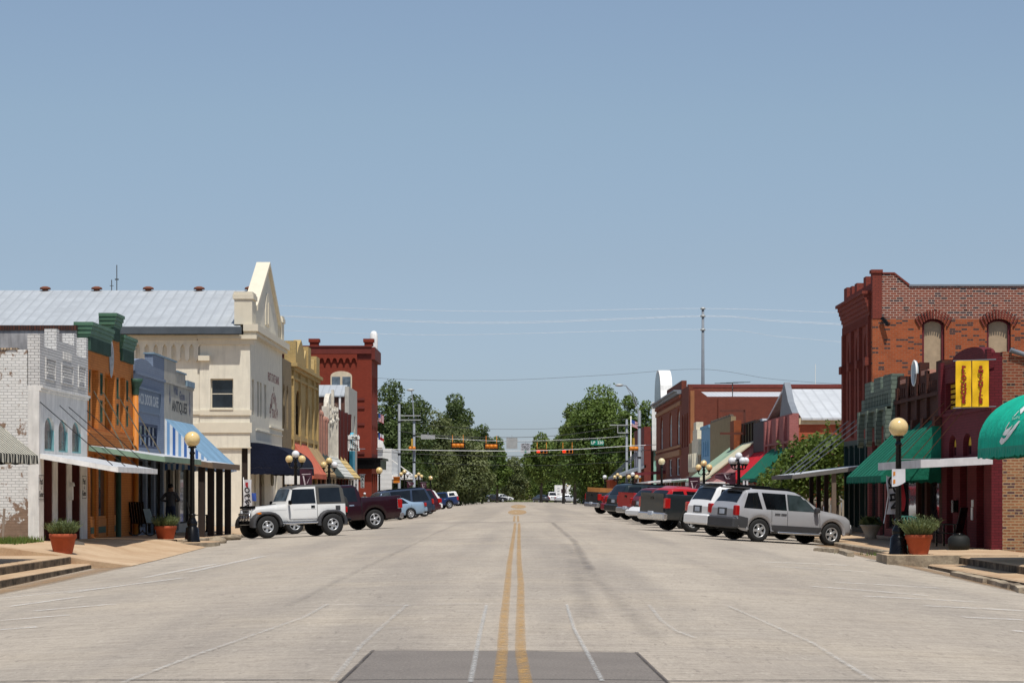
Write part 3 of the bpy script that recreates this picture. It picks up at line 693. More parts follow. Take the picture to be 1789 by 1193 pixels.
pl = MB(); pl.box(-27, XL - .28, 69.0, 69.29, 6.452, 6.6); pl.build('coping', brick('coping_brick', (.10, .035, .022), (.05, .025, .02), (.02, .02, .02), bw=.08, bh=.3), b)
pl = MB(); pl.box(-27, XL - .6, 62.28, 62.6, 5.452, 5.5); pl.build('coping', brick('pale_coping_brick', (.5, .38, .25), (.2, .15, .11), (.08, .07, .06), bw=.08, bh=.3), b)

# --- orange building
b = thing('orange_building', 'orange painted brick building with dark green bracketed cornice and oval medallion', 'building', (XL, 73.5, 0))
m_or = brick('orange_painted_brick', (.52, .185, .042), (.46, .16, .036), (.32, .11, .025), ms=.006, stain=.3, bump=.4)
m_orp = paint('orange_woodwork', (.47, .165, .02), .6, dirt=.15); m_gr = paint('dark_green_trim', (.03, .075, .05), .6, dirt=.2); m_grl = paint('green_trim', (.075, .16, .10), .6, dirt=.2)
shell(b, 'L', 69.3, 77.6, 14, 6.1, m_or)
Y0, Y1 = 69.3 + G, 77.6 - G
rec = [hole(PL(x0, 0)[0], PL(x1, 0)[0], 3.55, 5.35) for x0, x1 in ((160.5, 172), (183, 201), (210, 218.5))]
nar = [hole(PL(x0, 0)[0], PL(x1, 0)[0], z0, z1) for x0, x1 in ((155.5, 158.8), (174.8, 180), (203.5, 208), (220.5, 224.6)) for z0, z1 in ((3.75, 4.45), (4.6, 5.3))]
shp = [hole(PL(x0, 0)[0], PL(x1, 0)[0], .18, 2.75) for x0, x1 in ((158, 168.5), (172, 189), (200, 212))]
mb = MB(); wallgrid(mb, FL, [(Y0, Y1, -.8, 6.15), (73.0, 74.9, 6.15, 6.75)], rec + nar + shp, .34); 
FL.box(mb, Y0, Y1, 3.38, 3.46, .0, .07); FL.box(mb, Y0, Y1, 3.30, 3.38, .0, .04)
mb.build('facade', m_or, b)
for h in rec:
    window(b, FL, h, m_orp, glass('green_dark_glass', (.02, .035, .03)), d=-.30, nz=2, fw=.1)
for h in nar: window(b, FL, h, m_gr, glass('green_glass', (.05, .085, .06), .15), d=-.06, nz=1, fw=.05)
for h in shp:
    window(b, FL, (h[0], h[1], .75, h[3]), m_orp, m_glass2, d=-.12, nz=1, fw=.08, name='shop_window')
    mb = MB(); FL.box(mb, h[0] + .004, h[1] - .004, -.1, .745, -.2, -.05); q = mb.build('bulkhead', m_orp, b)
    mb = MB(); FL.box(mb, h[0] + .2, h[1] - .2, .3, .5, -.05, -.035); mb.build('panel', m_gr, q)
mb = MB(); p = PL(192, 860)[0]; mb.tube([(XL + .12, p + .9, -.3), (XL + .12, p + .9, 2.75)], .09, 10); mb.build('column', m_gr, b)
for u0, u1, zt, dd in ((Y0 - .1, 73.05, 6.72, 0), (73.2, 74.75, 7.3, .02), (74.9, 77.45, 6.72, 0)):
    cz = MB()
    for k, (a, c_, d0) in enumerate(((0, .10, .30), (.10, .22, .24), (.22, .36, .18), (.36, .44, .12))): FL.box(cz, u0 + k * .03 + dd, u1 - k * .03, zt - c_, zt - a - (.002 if k else 0), -.4 + dd, d0 * .62 + dd)
    co = cz.build('cornice', m_grl, b)
    dn = MB(); FL.box(dn, u0 + .1, u1 - .1, zt - .85, zt - .442, -.345, .012)
    n = int((u1 - u0) / .2)
    for i in range(n): FL.box(dn, lerp(u0 + .12, u1 - .12, (i + .1) / n), lerp(u0 + .12, u1 - .12, (i + .55) / n), zt - .84, zt - .444, .012, .09)
    dn.build('bracket_row', m_gr, co)
mb = MB(); c0 = FL.P(73.3, 5.85, .02); mb.grid([[FL.P(73.3 + .36 * k * math.cos(t), 5.85 + .62 * k * math.sin(t), .02 + .07 * (1 - k * k)) for t in [6.2832 * i / 24 for i in range(24)]] for k in (0.01, .35, .7, .92, 1.0)], 0, True, close=True); mb.build('medallion', paint('grey_stone', (.35, .36, .36), .8, var=.3, vs=9), b)
c = canopy(b, 'L', 69.5, 77.4, 3.0, 2.66, 10.7, m_whitemetal, paint('sage_fascia', (.19, .27, .19), .7, dirt=.2), .17)
rods(c, [((XL, PL(x, y)[0], PL(x, y)[1]), (-12.0, u, 2.87)) for (x, y), u in (((164, 683), 70), ((180, 685), 72.2), ((207, 692), 74.8), ((224, 693), 77.2))], .02, paint('rusty_rod', (.25, .21, .14), .7))
mb = MB(); yy = 77.35; mb.tube([(XL + .12, yy, -.1), (XL + .12, yy, 4.9)], .10, 10); q = mb.build('downpipe', m_orp, b)
mb = MB(); mb.lathe((XL + .12, yy, 4.85), [(.11, 0), (.13, .25), (.22, .42), (.26, .55), (.0, .551)], 8); mb.build('rain_head', m_gr, q)

# --- blue cafe and antiques shop share a stepped parapet
b = thing('blue_cafe_building', 'slate blue one storey cafe front with lettered signboard and flat canopy on dark posts', 'building', (XL, 81, 0))
m_bl = brick('blue_painted_brick', (.195, .235, .31), (.175, .215, .285), (.13, .16, .21), ms=.006, stain=.25, bump=.3)
m_bd = paint('navy_trim', (.035, .05, .10), .6); m_blp = paint('grey_blue_paint', (.19, .27, .33), .75)
shell(b, 'L', 77.6, 84.4, 14, 5.5, m_bl)
Y0, Y1 = 77.6 + G, 84.4 - G
wn = [hole(78.2, 82.9, 3.12, 3.98)]; sh = [hole(78.0, 80.2, .35, 2.7), hole(80.6, 82.0, .1, 2.7), hole(82.4, 84.1, .35, 2.7)]
mb = MB(); wallgrid(mb, FL, [(Y0, Y1, -.8, 5.68), (Y0 + .3, 81.8, 5.68, 6.05), (81.8, Y1, 5.68, 6.5)], wn + sh, .3)
FL.box(mb, Y0, Y1, 5.60, 5.70, 0, .06); FL.pris(mb, [(Y0 + .3, 6.05)] + [(lerp(Y0 + .3, 81.8, i / 8), 6.05 + .16 * math.sin(math.pi * i / 8)) for i in range(1, 8)] + [(81.8, 6.05)], -.3, -.002)
mb.build('facade', m_bl, b)
mb = MB(); FL.box(mb, 81.75, Y1, 6.502, 6.56, -.34, .05); mb.build('coping', m_blp, b)
window(b, FL, wn[0], m_bd, m_glass2, nu=5, nz=2, d=-.08, fw=.09)
for h in sh: window(b, FL, h, m_darkwood, m_glass2, nz=1, name='shop_window')
mb = MB(); FL.box(mb, 77.9, 83.2, 4.42, 5.12, .003, .03); FL.box(mb, 77.85, 83.25, 5.12, 5.2, .003, .09); FL.box(mb, 77.85, 83.25, 4.34, 4.42, .003, .06); FL.box(mb, 83.2, 83.25, 4.42, 5.12, .003, .06)
sg = mb.build('signboard', paint('slate_board', (.12, .16, .22), .7), b)
letters(sg, FL, 'BACK DOOR CAFE', 80.55, 4.78, .032, .52, paint('pale_lettering', (.5, .52, .52), .7, bump=0), sx=1.02, offset=.008)
c = canopy(b, 'L', 77.65, 85.3, 2.97, 2.58, 10.35, m_whitemetal, paint('brown_fascia', (.18, .12, .075), .8, dirt=.3), .2)
for y in (77.95, 80.3, 82.6, 85.0):
    mb = MB(); mb.box(-10.84, -10.62, y - .11, y + .11, -.2, 2.42); mb.build('post', m_darkwood, c)
b = thing('antiques_shop', 'beige stuccoed antiques shop under a blue and white striped awning', 'building', (XL, 88, 0))
m_bg = paint('beige_stucco', (.40, .375, .32), .85, dirt=.12)
shell(b, 'L', 84.4, 91.9, 14, 5.4, m_bg)
Y0, Y1 = 84.4 + G, 91.9 - G
sh = [hole(84.8, 86.6, .35, 2.8), hole(87, 88, .1, 2.8), hole(88.4, 91.4, .35, 2.8)]
mb = MB(); wallgrid(mb, FL, [(Y0, Y1, -.8, 5.72), (Y0, 87.3, 5.72, 6.5), (87.3, 89.8, 5.72, 6.15)], sh, .3); FL.box(mb, Y0, Y1, 5.62, 5.72, 0, .05); mb.build('facade', m_bg, b)
mb = MB(); FL.box(mb, Y0, 87.35, 6.502, 6.56, -.34, .05); FL.box(mb, 87.35, 89.85, 6.152, 6.21, -.34, .05); FL.box(mb, 89.8, Y1, 5.722, 5.95, -.34, .08); mb.build('coping', m_blp, b)
for h in sh: window(b, FL, h, m_darkwood, m_glass2, nz=1, name='shop_window')
m_sgr = paint('slate_lettering', (.13, .135, .17), .7, bump=0)
letters(b, FL, 'ANTIQUES', 88.25, 4.82, .003, .56, m_black_letters, sx=1.45, offset=.012)
letters(b, FL, 'Wild', 87.2, 5.42, .003, .46, m_sgr, offset=.015, sx=1.2); letters(b, FL, 'Goose', 88.9, 5.28, .003, .46, m_sgr, offset=.015, sx=1.1)
for u, zz in ((85.75, 5.25), (90.95, 5.02)):
    mb = MB(); FL.pris(mb, [(u - .2, zz - .2), (u, zz - .42), (u + .22, zz - .2), (u + .1, zz - .05), (u + .06, zz + .3), (u + .12, zz + .5), (u - .02, zz + .52), (u - .08, zz + .1)], .002, .008); mb.build('painted_bird', m_sgr, b)
m_bw = stripes('blue_white_stripes', [(.045, .12, .33), (.60, .63, .66), (.16, .30, .50), (.60, .63, .66)], .105)
m_ab = canvas('pale_blue_canvas', (.20, .34, .48), .9)
awning(b, 'L', 84.5, 91.85, 4.28, 2.62, 11.25, m_ab, m_bw, .26, 1)

# --- the bank
b = thing('bank_building', 'large cream two storey former bank with pointed gable and grey metal roof', 'building', (XL, 119, 0))
m_bk = paint('bank_stucco', (.72, .67, .55), .85, var=.07, bump=.5, bs=6, dirt=.22); m_bk2 = paint('bank_trim', (.66, .60, .475), .8, var=.04, dirt=.08)
YB0, YB1 = 111.6, 126.75; fs = FS(YB0); X1 = -46
win = hole(*[PS(x, 0, YB0)[0] for x in (368, 408)], 5.62, 7.08)
dr = hole(-13.42, -13.12, -.1, 3.75)
mb = MB(); wallgrid(mb, fs, [(X1, XL, -.8, 9.2)], [win, dr], .35)
wallgrid(mb, fs, [(-15.45, XL - .001, 3.752, 9.2)], [win, dr], .02, 0, .085); mb.build('side_wall', m_bk, b)
mb = MB(); fs.box(mb, -15.45, XL + .08, 5.30, 5.56, .086, .16); fs.box(mb, -14.95, -13.8, 5.56, 5.61, .09, .2); fs.box(mb, X1, -15.46, 5.34, 5.52, .002, .07); fs.box(mb, -15.5, XL + .1, 4.45, 4.95, .086, .15); fs.box(mb, X1, -15.51, 4.5, 4.9, .002, .07)
fs.box(mb, X1, XL + .06, 3.70, 3.76, .002, .11); fs.box(mb, -15.5, -14.95, 7.95, 8.2, .087, .28)
fs.box(mb, -15.5, XL + .25, 8.75, 9.0, .002, .20); fs.box(mb, -15.55, XL + .35, 9.0, 9.2, .002, .32); fs.box(mb, X1, -15.56, 8.95, 9.2, .002, .2)
mb.build('belt_course', m_bk2, b)
mb = MB(); n = 60     # row of little pointed corbels
for i in range(n):
    u = -15.62 - i * .435; fs.pris(mb, [(u - .2174, 8.76), (u - .11, 8.6), (u - .11, 8.06), (u, 7.9), (u + .11, 8.06), (u + .11, 8.6), (u + .2174, 8.76)], .002, .15) 
fs.box(mb, X1, -15.5, 8.762, 8.945, .002, .15); mb.build('corbel_row', m_bk, b)
window(b, fs, win, m_bk2, m_glass, d=-.14, fw=.06, nz=2, ft=.03)
mb = MB(); fs.box(mb, dr[0] + .01, dr[1] - .01, -.1, 3.74, -.3, -.2); mb.build('door', m_darkwood, b)
# front
slots = [hole(*[PL(x, 0)[0] for x in q], 5.35, 7.1) for q in ((440.2, 443.6), (449.3, 452.6), (454.2, 457.2), (461.8, 465.2))]
gd = [hole(*[PL(x, 0)[0] for x in q], z, 2.6) for q, z in (((444, 447.2), .4), ((453, 462), -.1), ((481, 484.5), .4))]
Yf0, Yf1 = YB0 + .352, YB1
mb = MB(); wallgrid(mb, FL, [(Yf0, Yf1, -.8, 9.2)], slots + gd, .35)
FL.box(mb, Yf0, Yf1, 3.70, 3.78, 0, .06); FL.box(mb, 114, Yf1, 4.62, 4.7, 0, .05); FL.box(mb, 120.2, Yf1, 4.95, 5.05, 0, .09)
mb.build('facade', m_bk, b)
for h in slots: window(b, FL, h, m_bk2, glass('slot_glass', (.10, .10, .095), .4), d=-.25, nz=1, fw=.04)
for k, h in enumerate(gd):
    if k == 1: mb = MB(); FL.box(mb, h[0] + .01, h[1] - .01, -.1, 2.59, -.25, -.15); mb.build('door', paint('brown_door', (.09, .05, .03), .7), b)
    else: window(b, FL, h, paint('brown_door', (.09, .05, .03), .7), m_glass, nz=1)
for (x, y) in ((456, 838), (474, 838)):
    u, z = PL(x, y); mb = MB(); mb.tube([FL.P(u + .28 * math.cos(t), z + .28 * math.sin(t), .06) for t in [6.2832 * i / 14 for i in range(15)]], .06, 5, 0, False); mb.build('wreath', paint('dry_wreath', (.30, .27, .2), .9), b)
mb = MB(); FL.box(mb, Yf0 - .6, Yf1, 9.2, 9.38, -.3, .3); FL.box(mb, Yf0 - .7, Yf1 + .05, 9.38, 9.72, -.3, .42); mb.build('cornice', m_bk2, b)
mb = MB(); gz = lambda y: 13.35 - abs(y - 119.2) * .46
FL.pris(mb, [(113.6, 9.72), (113.6, gz(113.6)), (119.2, 13.35), (124.8, gz(124.8)), (124.8, 9.72)], -.42, .0); mb.build('gable', m_bk, b)
mb = MB()
for sgn in (-1, 1): FL.pris(mb, [(119.2 + sgn * 5.75, gz(124.95) - .15), (119.2 + sgn * 5.75, gz(124.95) + .12), (119.2, 13.52), (119.2, 13.3)], -.55, .16)
mb.build('gable_coping', m_bk2, b)
mb = MB(); FL.pris(mb, arch_pts((118.2, 120.2, 9.9, 11.9, 1.0)) + [(120.2, 10.2), (118.2, 10.2)], .002, .05); FL.box(mb, 119.05, 119.35, 10.3, 11.4, .051, .1); mb.build('niche', m_bk2, b)
for u0, u1, zt, dd in ((Yf0 - .55, 113.0, 11.3, .12), (113.05, 113.55, 10.9, .05), (124.85, 125.35, 10.9, .05), (125.5, 126.7, 11.2, .12)):
    mb = MB(); FL.box(mb, u0, u1, 9.722, zt - .35, -.75, dd); FL.box(mb, u0 - .06, u1 + .06, zt - .35, zt - .12, -.82, dd + .07); FL.box(mb, u0 - .02, u1 + .02, zt - .12, zt, -.78, dd + .02); mb.build('parapet_pier', m_bk2, b)
# metal roof running back from the gable
m_seam = sheet_metal('grey_standing_seam', (.50, .53, .55), .5, 0, .5, .25, .5)
mb = MB(); zr, ze = 12.05, 9.55
mb.prism([(XL - .45, YB0 - .5, ze), (XL - .45, 119.2, zr), (XL - .45, YB1 + .3, ze), (XL - .45, YB1 + .3, ze - .1), (XL - .45, 119.2, zr - .12), (XL - .45, YB0 - .5, ze - .1)], (X1 - XL, 0, 0)); rf = mb.build('roof', m_seam, b)
mb = MB(); mb.box(X1, XL - .35, YB0 - .72, YB0 - .5, ze - .33, ze + .02); mb.build('gutter', paint('dark_gutter', (.07, .085, .10), .6), rf)
mb = MB(); mb.box(X1, XL - .6, YB0 + .36, YB1, 8.6, 9.2); mb.box(X1, X1 + .3, YB0 + .4, YB1, -.8, 8.6); mb.box(X1 + .3, XL - .4, YB1 - .3, YB1 - .01, -.8, 8.6); mb.build('rear_wall', m_bk, b)
for x in (79, 169, 259, 348, 437):
    mb = MB(); X, z = PS(x, 508, 119.2); mb.lathe((X, 119.2, zr - .1), [(.16, 0), (.16, .14), (.30, .16), (.27, .24), (.12, .30), (0, .31)], 12); mb.build('roof_vent', paint('rusty_vent', (.16, .055, .03), .8), rf)
for x, h in ((195, .5), (204, 1.2)):
    mb = MB(); X, z = PS(x, 508, 119.2); mb.tube([(X, 119.2, zr), (X, 119.2, zr + h * 1.1)], .025, 5); mb.box(X - .1, X + .1, 119.18, 119.22, zr + h * .45, zr + h * .5); mb.build('antenna', m_iron, rf)
m_br = paint('brick_red_lettering', (.24, .10, .09), .8, bump=0)
letters(b, FL, 'FIRST STATE BANK', 122.3, PL(478, 664)[1] + .05, .003, .62, m_br, sx=1.08, offset=.006); letters(b, FL, 'OF', 122.4, PL(478, 680)[1], .003, .36, m_br, sx=.8)
letters(b, FL, 'SMITHVILLE', 122.4, 6.55, .003, .85, m_br, sx=1.0, bend=2.3, offset=.008); letters(b, FL, 'TEXAS', 122.4, 5.72, .003, .66, m_br, sx=1.0, offset=.006)
m_navy = canvas('navy_canvas', (.007, .010, .024), 1.1)
awning(b, 'L', 111.75, 121.2, 3.98, 2.75, 10.75, m_navy, None, .32, 0, 1.0, n=10)

# --- yellow building
b = thing('yellow_building', 'ornate yellow two storey building with tall arched windows and little parapet gable', 'building', (XL, 138, 0))
m_ye = brick('yellow_brick', (.50, .36, .155), (.45, .32, .13), (.36, .26, .12), stain=.4); m_tan = brick('tan_old_brick', (.26, .20, .12), (.22, .16, .09), (.20, .16, .10), stain=.6)
shell(b, 'L', 126.8, 148.9, 16, 8.2, m_tan)
def yw(xs, z0, z1, r=.4): return [hole(PL(a, 0)[0], PL(c_, 0)[0], z0, z1, r) for a, c_ in xs]
tw = yw(((494.5, 497.5), (500.5, 503.5)), 5.1, 7.6, .45)
simple_front(b, FL, 126.8, 132, 9.0, m_tan, tw, shop=(2.6, 2), name='tan_facade')
mw = yw(((516.8, 523.4),), 4.95, 7.6, .9); nw = yw(((512, 514.4), (525.5, 527.6), (533.5, 536.8), (538.5, 541.0), (547.6, 551.2)), 5.0, 7.0, .3)
def extra(mb):
    for u in (132.2, 136.3, 141.0, 145.3, 148.4): FL.box(mb, u, u + .4, 3.7, 8.55, 0, .14)
    FL.box(mb, 132.02, 148.9, 4.6, 4.85, 0, .1); FL.box(mb, 132.02, 148.9, 8.1, 8.25, 0, .12)
simple_front(b, FL, 132, 148.95, 8.6, m_ye, mw + nw, shop=(2.6, 5), extra=extra, fm=paint('dark_sash', (.06, .03, .02), .6))
mb = MB(); FL.box(mb, 132.0, 149.2, 8.6, 8.8, -.3, .2); FL.box(mb, 131.9, 149.3, 8.8, 9.0, -.3, .36); co = mb.build('cornice', m_ye, b)
mb = MB(); FL.pris(mb, [(132.4, 9.0), (132.4, 10.0), (133.2, 10.3), (134.2, 9.5), (135.2, 10.1), (137.0, 10.65), (138.8, 10.1), (139, 9.6), (140.2, 10.2), (142.2, 10.2), (142.2, 9.3), (145.6, 9.3), (145.8, 10.0), (148.5, 10.0), (148.5, 9.0)], -.35, .1)
for u0, u1, z in ((132.36, 133.2, 10.3), (140.3, 142.1, 10.45), (146, 148.3, 10.2)): FL.box(mb, u0, u1, 9.0, z, -.45, .22)
mb.build('parapet', m_ye, b)
m_sal = stripes('salmon_boards', [(.62, .17, .10)], .2, 0, gap=None); m_tn = canvas('tan_canvas', (.42, .29, .15))
m_sal = canvas('salmon_canvas', (.60, .16, .095)); m_dg = paint('slate_green_boards', (.05, .065, .055), .8)
awning(b, 'L', 132.7, 141.4, 4.5, 2.62, 11.75, m_sal, None, .28); awning(b, 'L', 141.45, 148.8, 4.45, 2.66, 11.75, m_tn, None, .15)
mb = MB(); FL.box(mb, 128.2, 128.3, 2.0, 2.5, .0, .9); mb.build('hanging_board', m_white, b)

# --- small shops down the left side
b = thing('pink_shop', 'small pink brick shop front with two domed finials', 'building', (XL, 152, 0))
m_pk = brick('pink_brick', (.42, .19, .14), (.36, .15, .11), (.38, .26, .2), stain=.35)
shell(b, 'L', 149, 156, 14, 5.9, m_pk); simple_front(b, FL, 149, 156, 6.1, m_pk, [hole(150, 152, 3.9, 5.3), hole(153, 155, 3.9, 5.3)], shop=(2.5, 2))
for u in (149.4, 151.3, 153.6, 155.6):
    mb = MB(); FL.box(mb, u - .28, u + .28, 3.6, 6.6 if u < 152 else 6.3, -.25, .16); mb.sphere(FL.P(u, 6.68 if u < 152 else 6.38, -.04), .3, 12, 8); mb.build('finial', m_pk, b)
awning(b, 'L', 149, 156, 4.2, 2.6, 11.75, stripes('dark_slat_boards', [(.05, .065, .055)], .5, 0, gap=.3), None, .1)
b = thing('white_ornate_shop', 'narrow white shop front with rounded ornamental parapet', 'building', (XL, 160, 0))
m_wo = paint('flaking_white', (.62, .57, .48), .9, var=.2, vs=3, bump=.8, bs=7, dirt=.5)
shell(b, 'L', 156, 164.6, 14, 6.2, m_wo)
simple_front(b, FL, 156, 164.6, 6.6, m_wo, [hole(157, 159.2, 4, 5.8), hole(161.2, 163.4, 4, 5.8)], shop=(2.5, 3))
mb = MB(); FL.pris(mb, [(156.1, 6.6), (156.1, 7.4), (157.2, 7.4)] + [(160.2 - 2.6 * math.cos(t), 7.5 + .95 * math.sin(t)) for t in [math.pi * i / 10 for i in range(11)]] + [(163.2, 7.3), (164.5, 7.3), (164.5, 6.6)], -.3, .02)
for u in (156.4, 158.5, 160.3, 162.1, 164.2): FL.box(mb, u - .2, u + .2, 3.5, 7.6 if u != 160.3 else 8.7, .021, .2)
for i in range(14): mb.sphere(FL.P(156.6 + i * .58, 6.8 + .5 * math.sin(i * 1.7), .05), .22, 8, 6)
mb.build('parapet', m_wo, b)
awning(b, 'L', 156, 164.5, 4.2, 2.6, 11.7, stripes('white_slat_boards', [(.60, .60, .55)], .5, 0, gap=.36), None, .1)
b = thing('maroon_shop', 'narrow dark maroon shop front with a turquoise strip', 'building', (XL, 170, 0))
m_mr = brick('maroon_brick', (.10, .02, .018), (.08, .016, .014), (.06, .02, .02), stain=.3)
shell(b, 'L', 164.6, 176.9, 14, 6.0, m_mr)
def ex(mb):
    for u in (164.9, 168.4, 172, 175.6): FL.box(mb, u, u + .8, 3.2, 7.5, 0, .25)
simple_front(b, FL, 164.6, 176.9, 7.35, m_mr, [hole(166, 168, 4.4, 6.3), hole(169.6, 171.6, 4.4, 6.3), hole(173, 175, 4.4, 6.3)], shop=(2.5, 4), extra=ex)
mb = MB(); FL.box(mb, 174.2, 176.8, 2.6, 5.7, .26, .5); FL.pris(mb, [(174.2, 5.7), (175.5, 6.1), (176.8, 5.7)], .26, .5); mb.build('turquoise_board', paint('turquoise_paint', (.06, .36, .50), .7), b)
awning(b, 'L', 164.6, 171.5, 4.2, 2.6, 11.7, stripes('yellow_slat_boards', [(.66, .48, .20)], .5, 0, gap=.36), None, .1)
b = thing('grey_brick_store', 'tall grey fronted store with weathered brick side wall and metal roof strip', 'building', (XL, 182, 0))
m_wr = brick('weathered_red_brick', (.16, .06, .04), (.10, .045, .032), (.12, .08, .06), stain=.8, peel=1.4, peelcol=(.30, .26, .2), peel_lo=.60)
m_gw = paint('grey_white_front', (.46, .44, .39), .85, dirt=.5)
shell(b, 'L', 177, 186.3, 22, 9.0, m_wr)
simple_front(b, FL, 177, 186.3, 9.7, m_gw, [hole(178.6, 180.4, 5, 7.6), hole(182.6, 184.4, 5, 7.6)], shop=(2.5, 3))
mb = MB(); mb.prism([(XL - .32, 176.8, 9.02), (XL - .32, 180, 9.95), (XL - .32, 180, 9.8), (XL - .32, 176.8, 8.9)], (-20, 0, 0)); mb.build('metal_roof', m_seam, b)
mb = MB(); mb.box(-13.75, -13.6, 176.85, 176.99, 6.2, 8.9); mb.build('white_downpipe', m_white, b)

# --- red two storey brick building on the far corner
b = thing('red_corner_building', 'red painted two storey brick building with scalloped corbel table and chimneys', 'building', (XL, 205, 0))
m_rd = brick('red_painted_brick', (.24, .040, .021), (.205, .034, .018), (.15, .028, .017), stain=.25, bump=.3)
m_rdd = paint('dark_red_paint', (.14, .025, .018), .8)
shell(b, 'L', 205, 213.8, 26, 13.4, m_rd, name='side_wall'); fs = FS(205 + G)
w2 = [hole(*[PS(x, 0, 205)[0] for x in (577.5, 615)], 10.45, 12.35, .45)]
simple_front(b, FL, 205, 213.8, 13.4, m_rd, [hole(206 + i * 2.1, 207 + i * 2.1, z, z + 2.6, .4) for i in range(4) for z in (5, 9.5)], shop=(3.2, 3))
mb = MB(); fs.box(mb, -39, XL, 13.9, 14.5, -.4, .22); fs.box(mb, -39, XL, 13.402, 13.898, -.3, .02); FL.box(mb, 205.02, 214, 13.402, 14.5, -.3, .3); fs.box(mb, -39, XL, 14.5, 14.62, -.4, .3); mb.build('cornice', m_rdd, b)
mb = MB(); n = 11
for i in range(n):
    u0, u1 = lerp(-20.6, -14.3, i / n), lerp(-20.6, -14.3, (i + 1) / n); c_ = (u0 + u1) / 2
    fs.pris(mb, [(u0, 13.75), (u0, 13.1)] + [(c_ - (u1 - u0) * .38 * math.cos(t), 13.1 + .42 * math.sin(t)) for t in [math.pi * k / 6 for k in range(7)]] + [(u1, 13.1), (u1, 13.75)], .022, .2)
fs.box(mb, -20.6, -14.3, 13.752, 13.89, .022, .2); mb.build('corbel_table', m_rd, b)
mb = MB(); h = w2[0]; fs.pris(mb, [(h[0], h[2]), (h[1], h[2])] + list(reversed(arch_pts(h))), .002, .05); fo = mb.build('window', paint('cream_frame', (.62, .52, .38), .8), b)
mb = MB(); c_ = (h[0] + h[1]) / 2; fs.box(mb, h[0] + .12, c_ - .1, h[2] + .1, h[3] - .5, .051, .06); fs.box(mb, c_ + .1, h[1] - .12, h[2] + .1, h[3] - .5, .051, .06); mb.build('pane', glass('bluish_glass', (.10, .13, .16), .1), fo)
for x0, x1, y0, y1 in ((625, 637, 695, 699), (625, 637, 710, 714), (625, 637, 739, 743), (625, 637, 789, 793)):
    X0, z0 = PS(x0, y1, 205); Xb, zb = PS(x1, y0, 205); mb = MB(); fs.box(mb, X0, Xb, z0, zb, .002, .1); mb.build('ledge', m_rdd, b)
for x0, x1 in ((541, 556), (636.5, 651)):
    X0, Xb = PS(x0, 0, 205)[0], PS(x1, 0, 205)[0]; mb = MB(); mb.box(X0, Xb, 205.0, 206, 14.62, 14.95); mb.box(X0 - .1, Xb + .1, 204.9, 206.1, 14.95, 15.25); mb.build('chimney', m_rd, b)
mb = MB(); X = PS(653, 0, 210)[0]; mb.lathe((X, 210, 14.5), [(.35, 0), (.38, .9), (.34, 1.5), (.2, 1.75), (0, 1.8)], 12); mb.build('white_finial', m_white, b)
mb = MB(); FL.box(mb, 204.9, 213.8, 3.6, 4.4, .302, .8); FL.box(mb, 204.8, 213.9, 4.4, 4.6, .302, 1.0); fs.box(mb, -14.6, XL + .3, 3.6, 4.4, .002, .5); fs.box(mb, -14.6, XL + .3, 4.4, 4.6, .002, .7); mb.build('storefront_cornice', m_black, b)
# ================================================================== RIGHT SIDE
m_rb = brick('old_red_brick', (.26, .075, .035), (.19, .05, .026), (.30, .20, .13), bw=.22, bh=.08, ms=.011, stain=.6, c3=(.05, .03, .028))
m_rbl = brick('old_tan_brick', (.36, .17, .08), (.24, .10, .05), (.42, .30, .18), bw=.22, bh=.08, ms=.013, stain=.6, c3=(.10, .05, .05))
m_mrn = brick('maroon_painted_brick', (.135, .016, .022), (.11, .013, .018), (.06, .01, .012), ms=.007, stain=.3, bump=.4)
m_mpt = paint('maroon_paint', (.14, .017, .022), .7, dirt=.2); m_yp = paint('yellow_paint', (.62, .36, .02), .7)
# --- a shop outside the frame whose green awning hangs into it
b = thing('awning_shop', 'shop at the right edge with bright green domed awning and white leaf emblem', 'building', (XR, 50, 0))
shell(b, 'R', 44, 54.5, 9, 5, m_cream)
mb = MB(); wallgrid(mb, FRt, [(44.01, 54.49, -.8, 5)], [hole(46, 49, .6, 2.4), hole(50, 53.5, .6, 2.4)]); mb.build('facade', m_cream, b)
for h in (hole(46, 49, .6, 2.4), hole(50, 53.5, .6, 2.4)): window(b, FRt, h, m_white, m_glass2, nz=1, name='shop_window')
m_ga = canvas('bright_green_canvas', (.008, .47, .31), .45); m_gav = paint('green_canvas_fringe', (.012, .27, .19), .8)
def dome(s, t):       # awning surface: s across (0 near .. 1 far), t down (0 wall top .. 1 valance)
    Yc, hw = 51.4, 2.5; a = t * math.pi / 2
    X = 13.0 - 2.15 * math.sin(a) ** .95; Z = 2.60 + 1.42 * math.cos(a) ** .85 if t < 1 else 2.60
    return Vector((X, Yc - hw + 2 * hw * s, Z))
mb = MB(); mb.grid([[dome(i / 24, j / 14) - Vector((0, 0, .012 * (i % 2) * math.sin(j / 14 * 3.14))) for i in range(25)] for j in range(15)], 0, True); aw = mb.build('awning', m_ga, b)
mb = MB()
for s in (0, 1): mb = MB(); mb.poly([dome(s, j / 14) for j in range(15)] + [Vector((13, dome(s, 0).y, 2.60))]); mb.build('end_panel', m_ga, aw)
mb = MB(); 
def fringe(p0, p1, n):
    top = []; bot = []
    for i in range(n + 1): p = p0.lerp(p1, i / n); top.append(p); bot.append(p + Vector((.03 * math.sin(i * 1.9), .03 * math.cos(i * 1.3), -.20 - random.uniform(0, .06))))
    mb.grid([top, bot], 0, False)
fringe(dome(0, 1), dome(1, 1), 60); fringe(dome(1, 1), Vector((13, dome(1, 1).y, 2.60)), 26); fringe(dome(0, 1), Vector((13, dome(0, 1).y, 2.60)), 26)
mb.build('fringe', m_gav, aw)
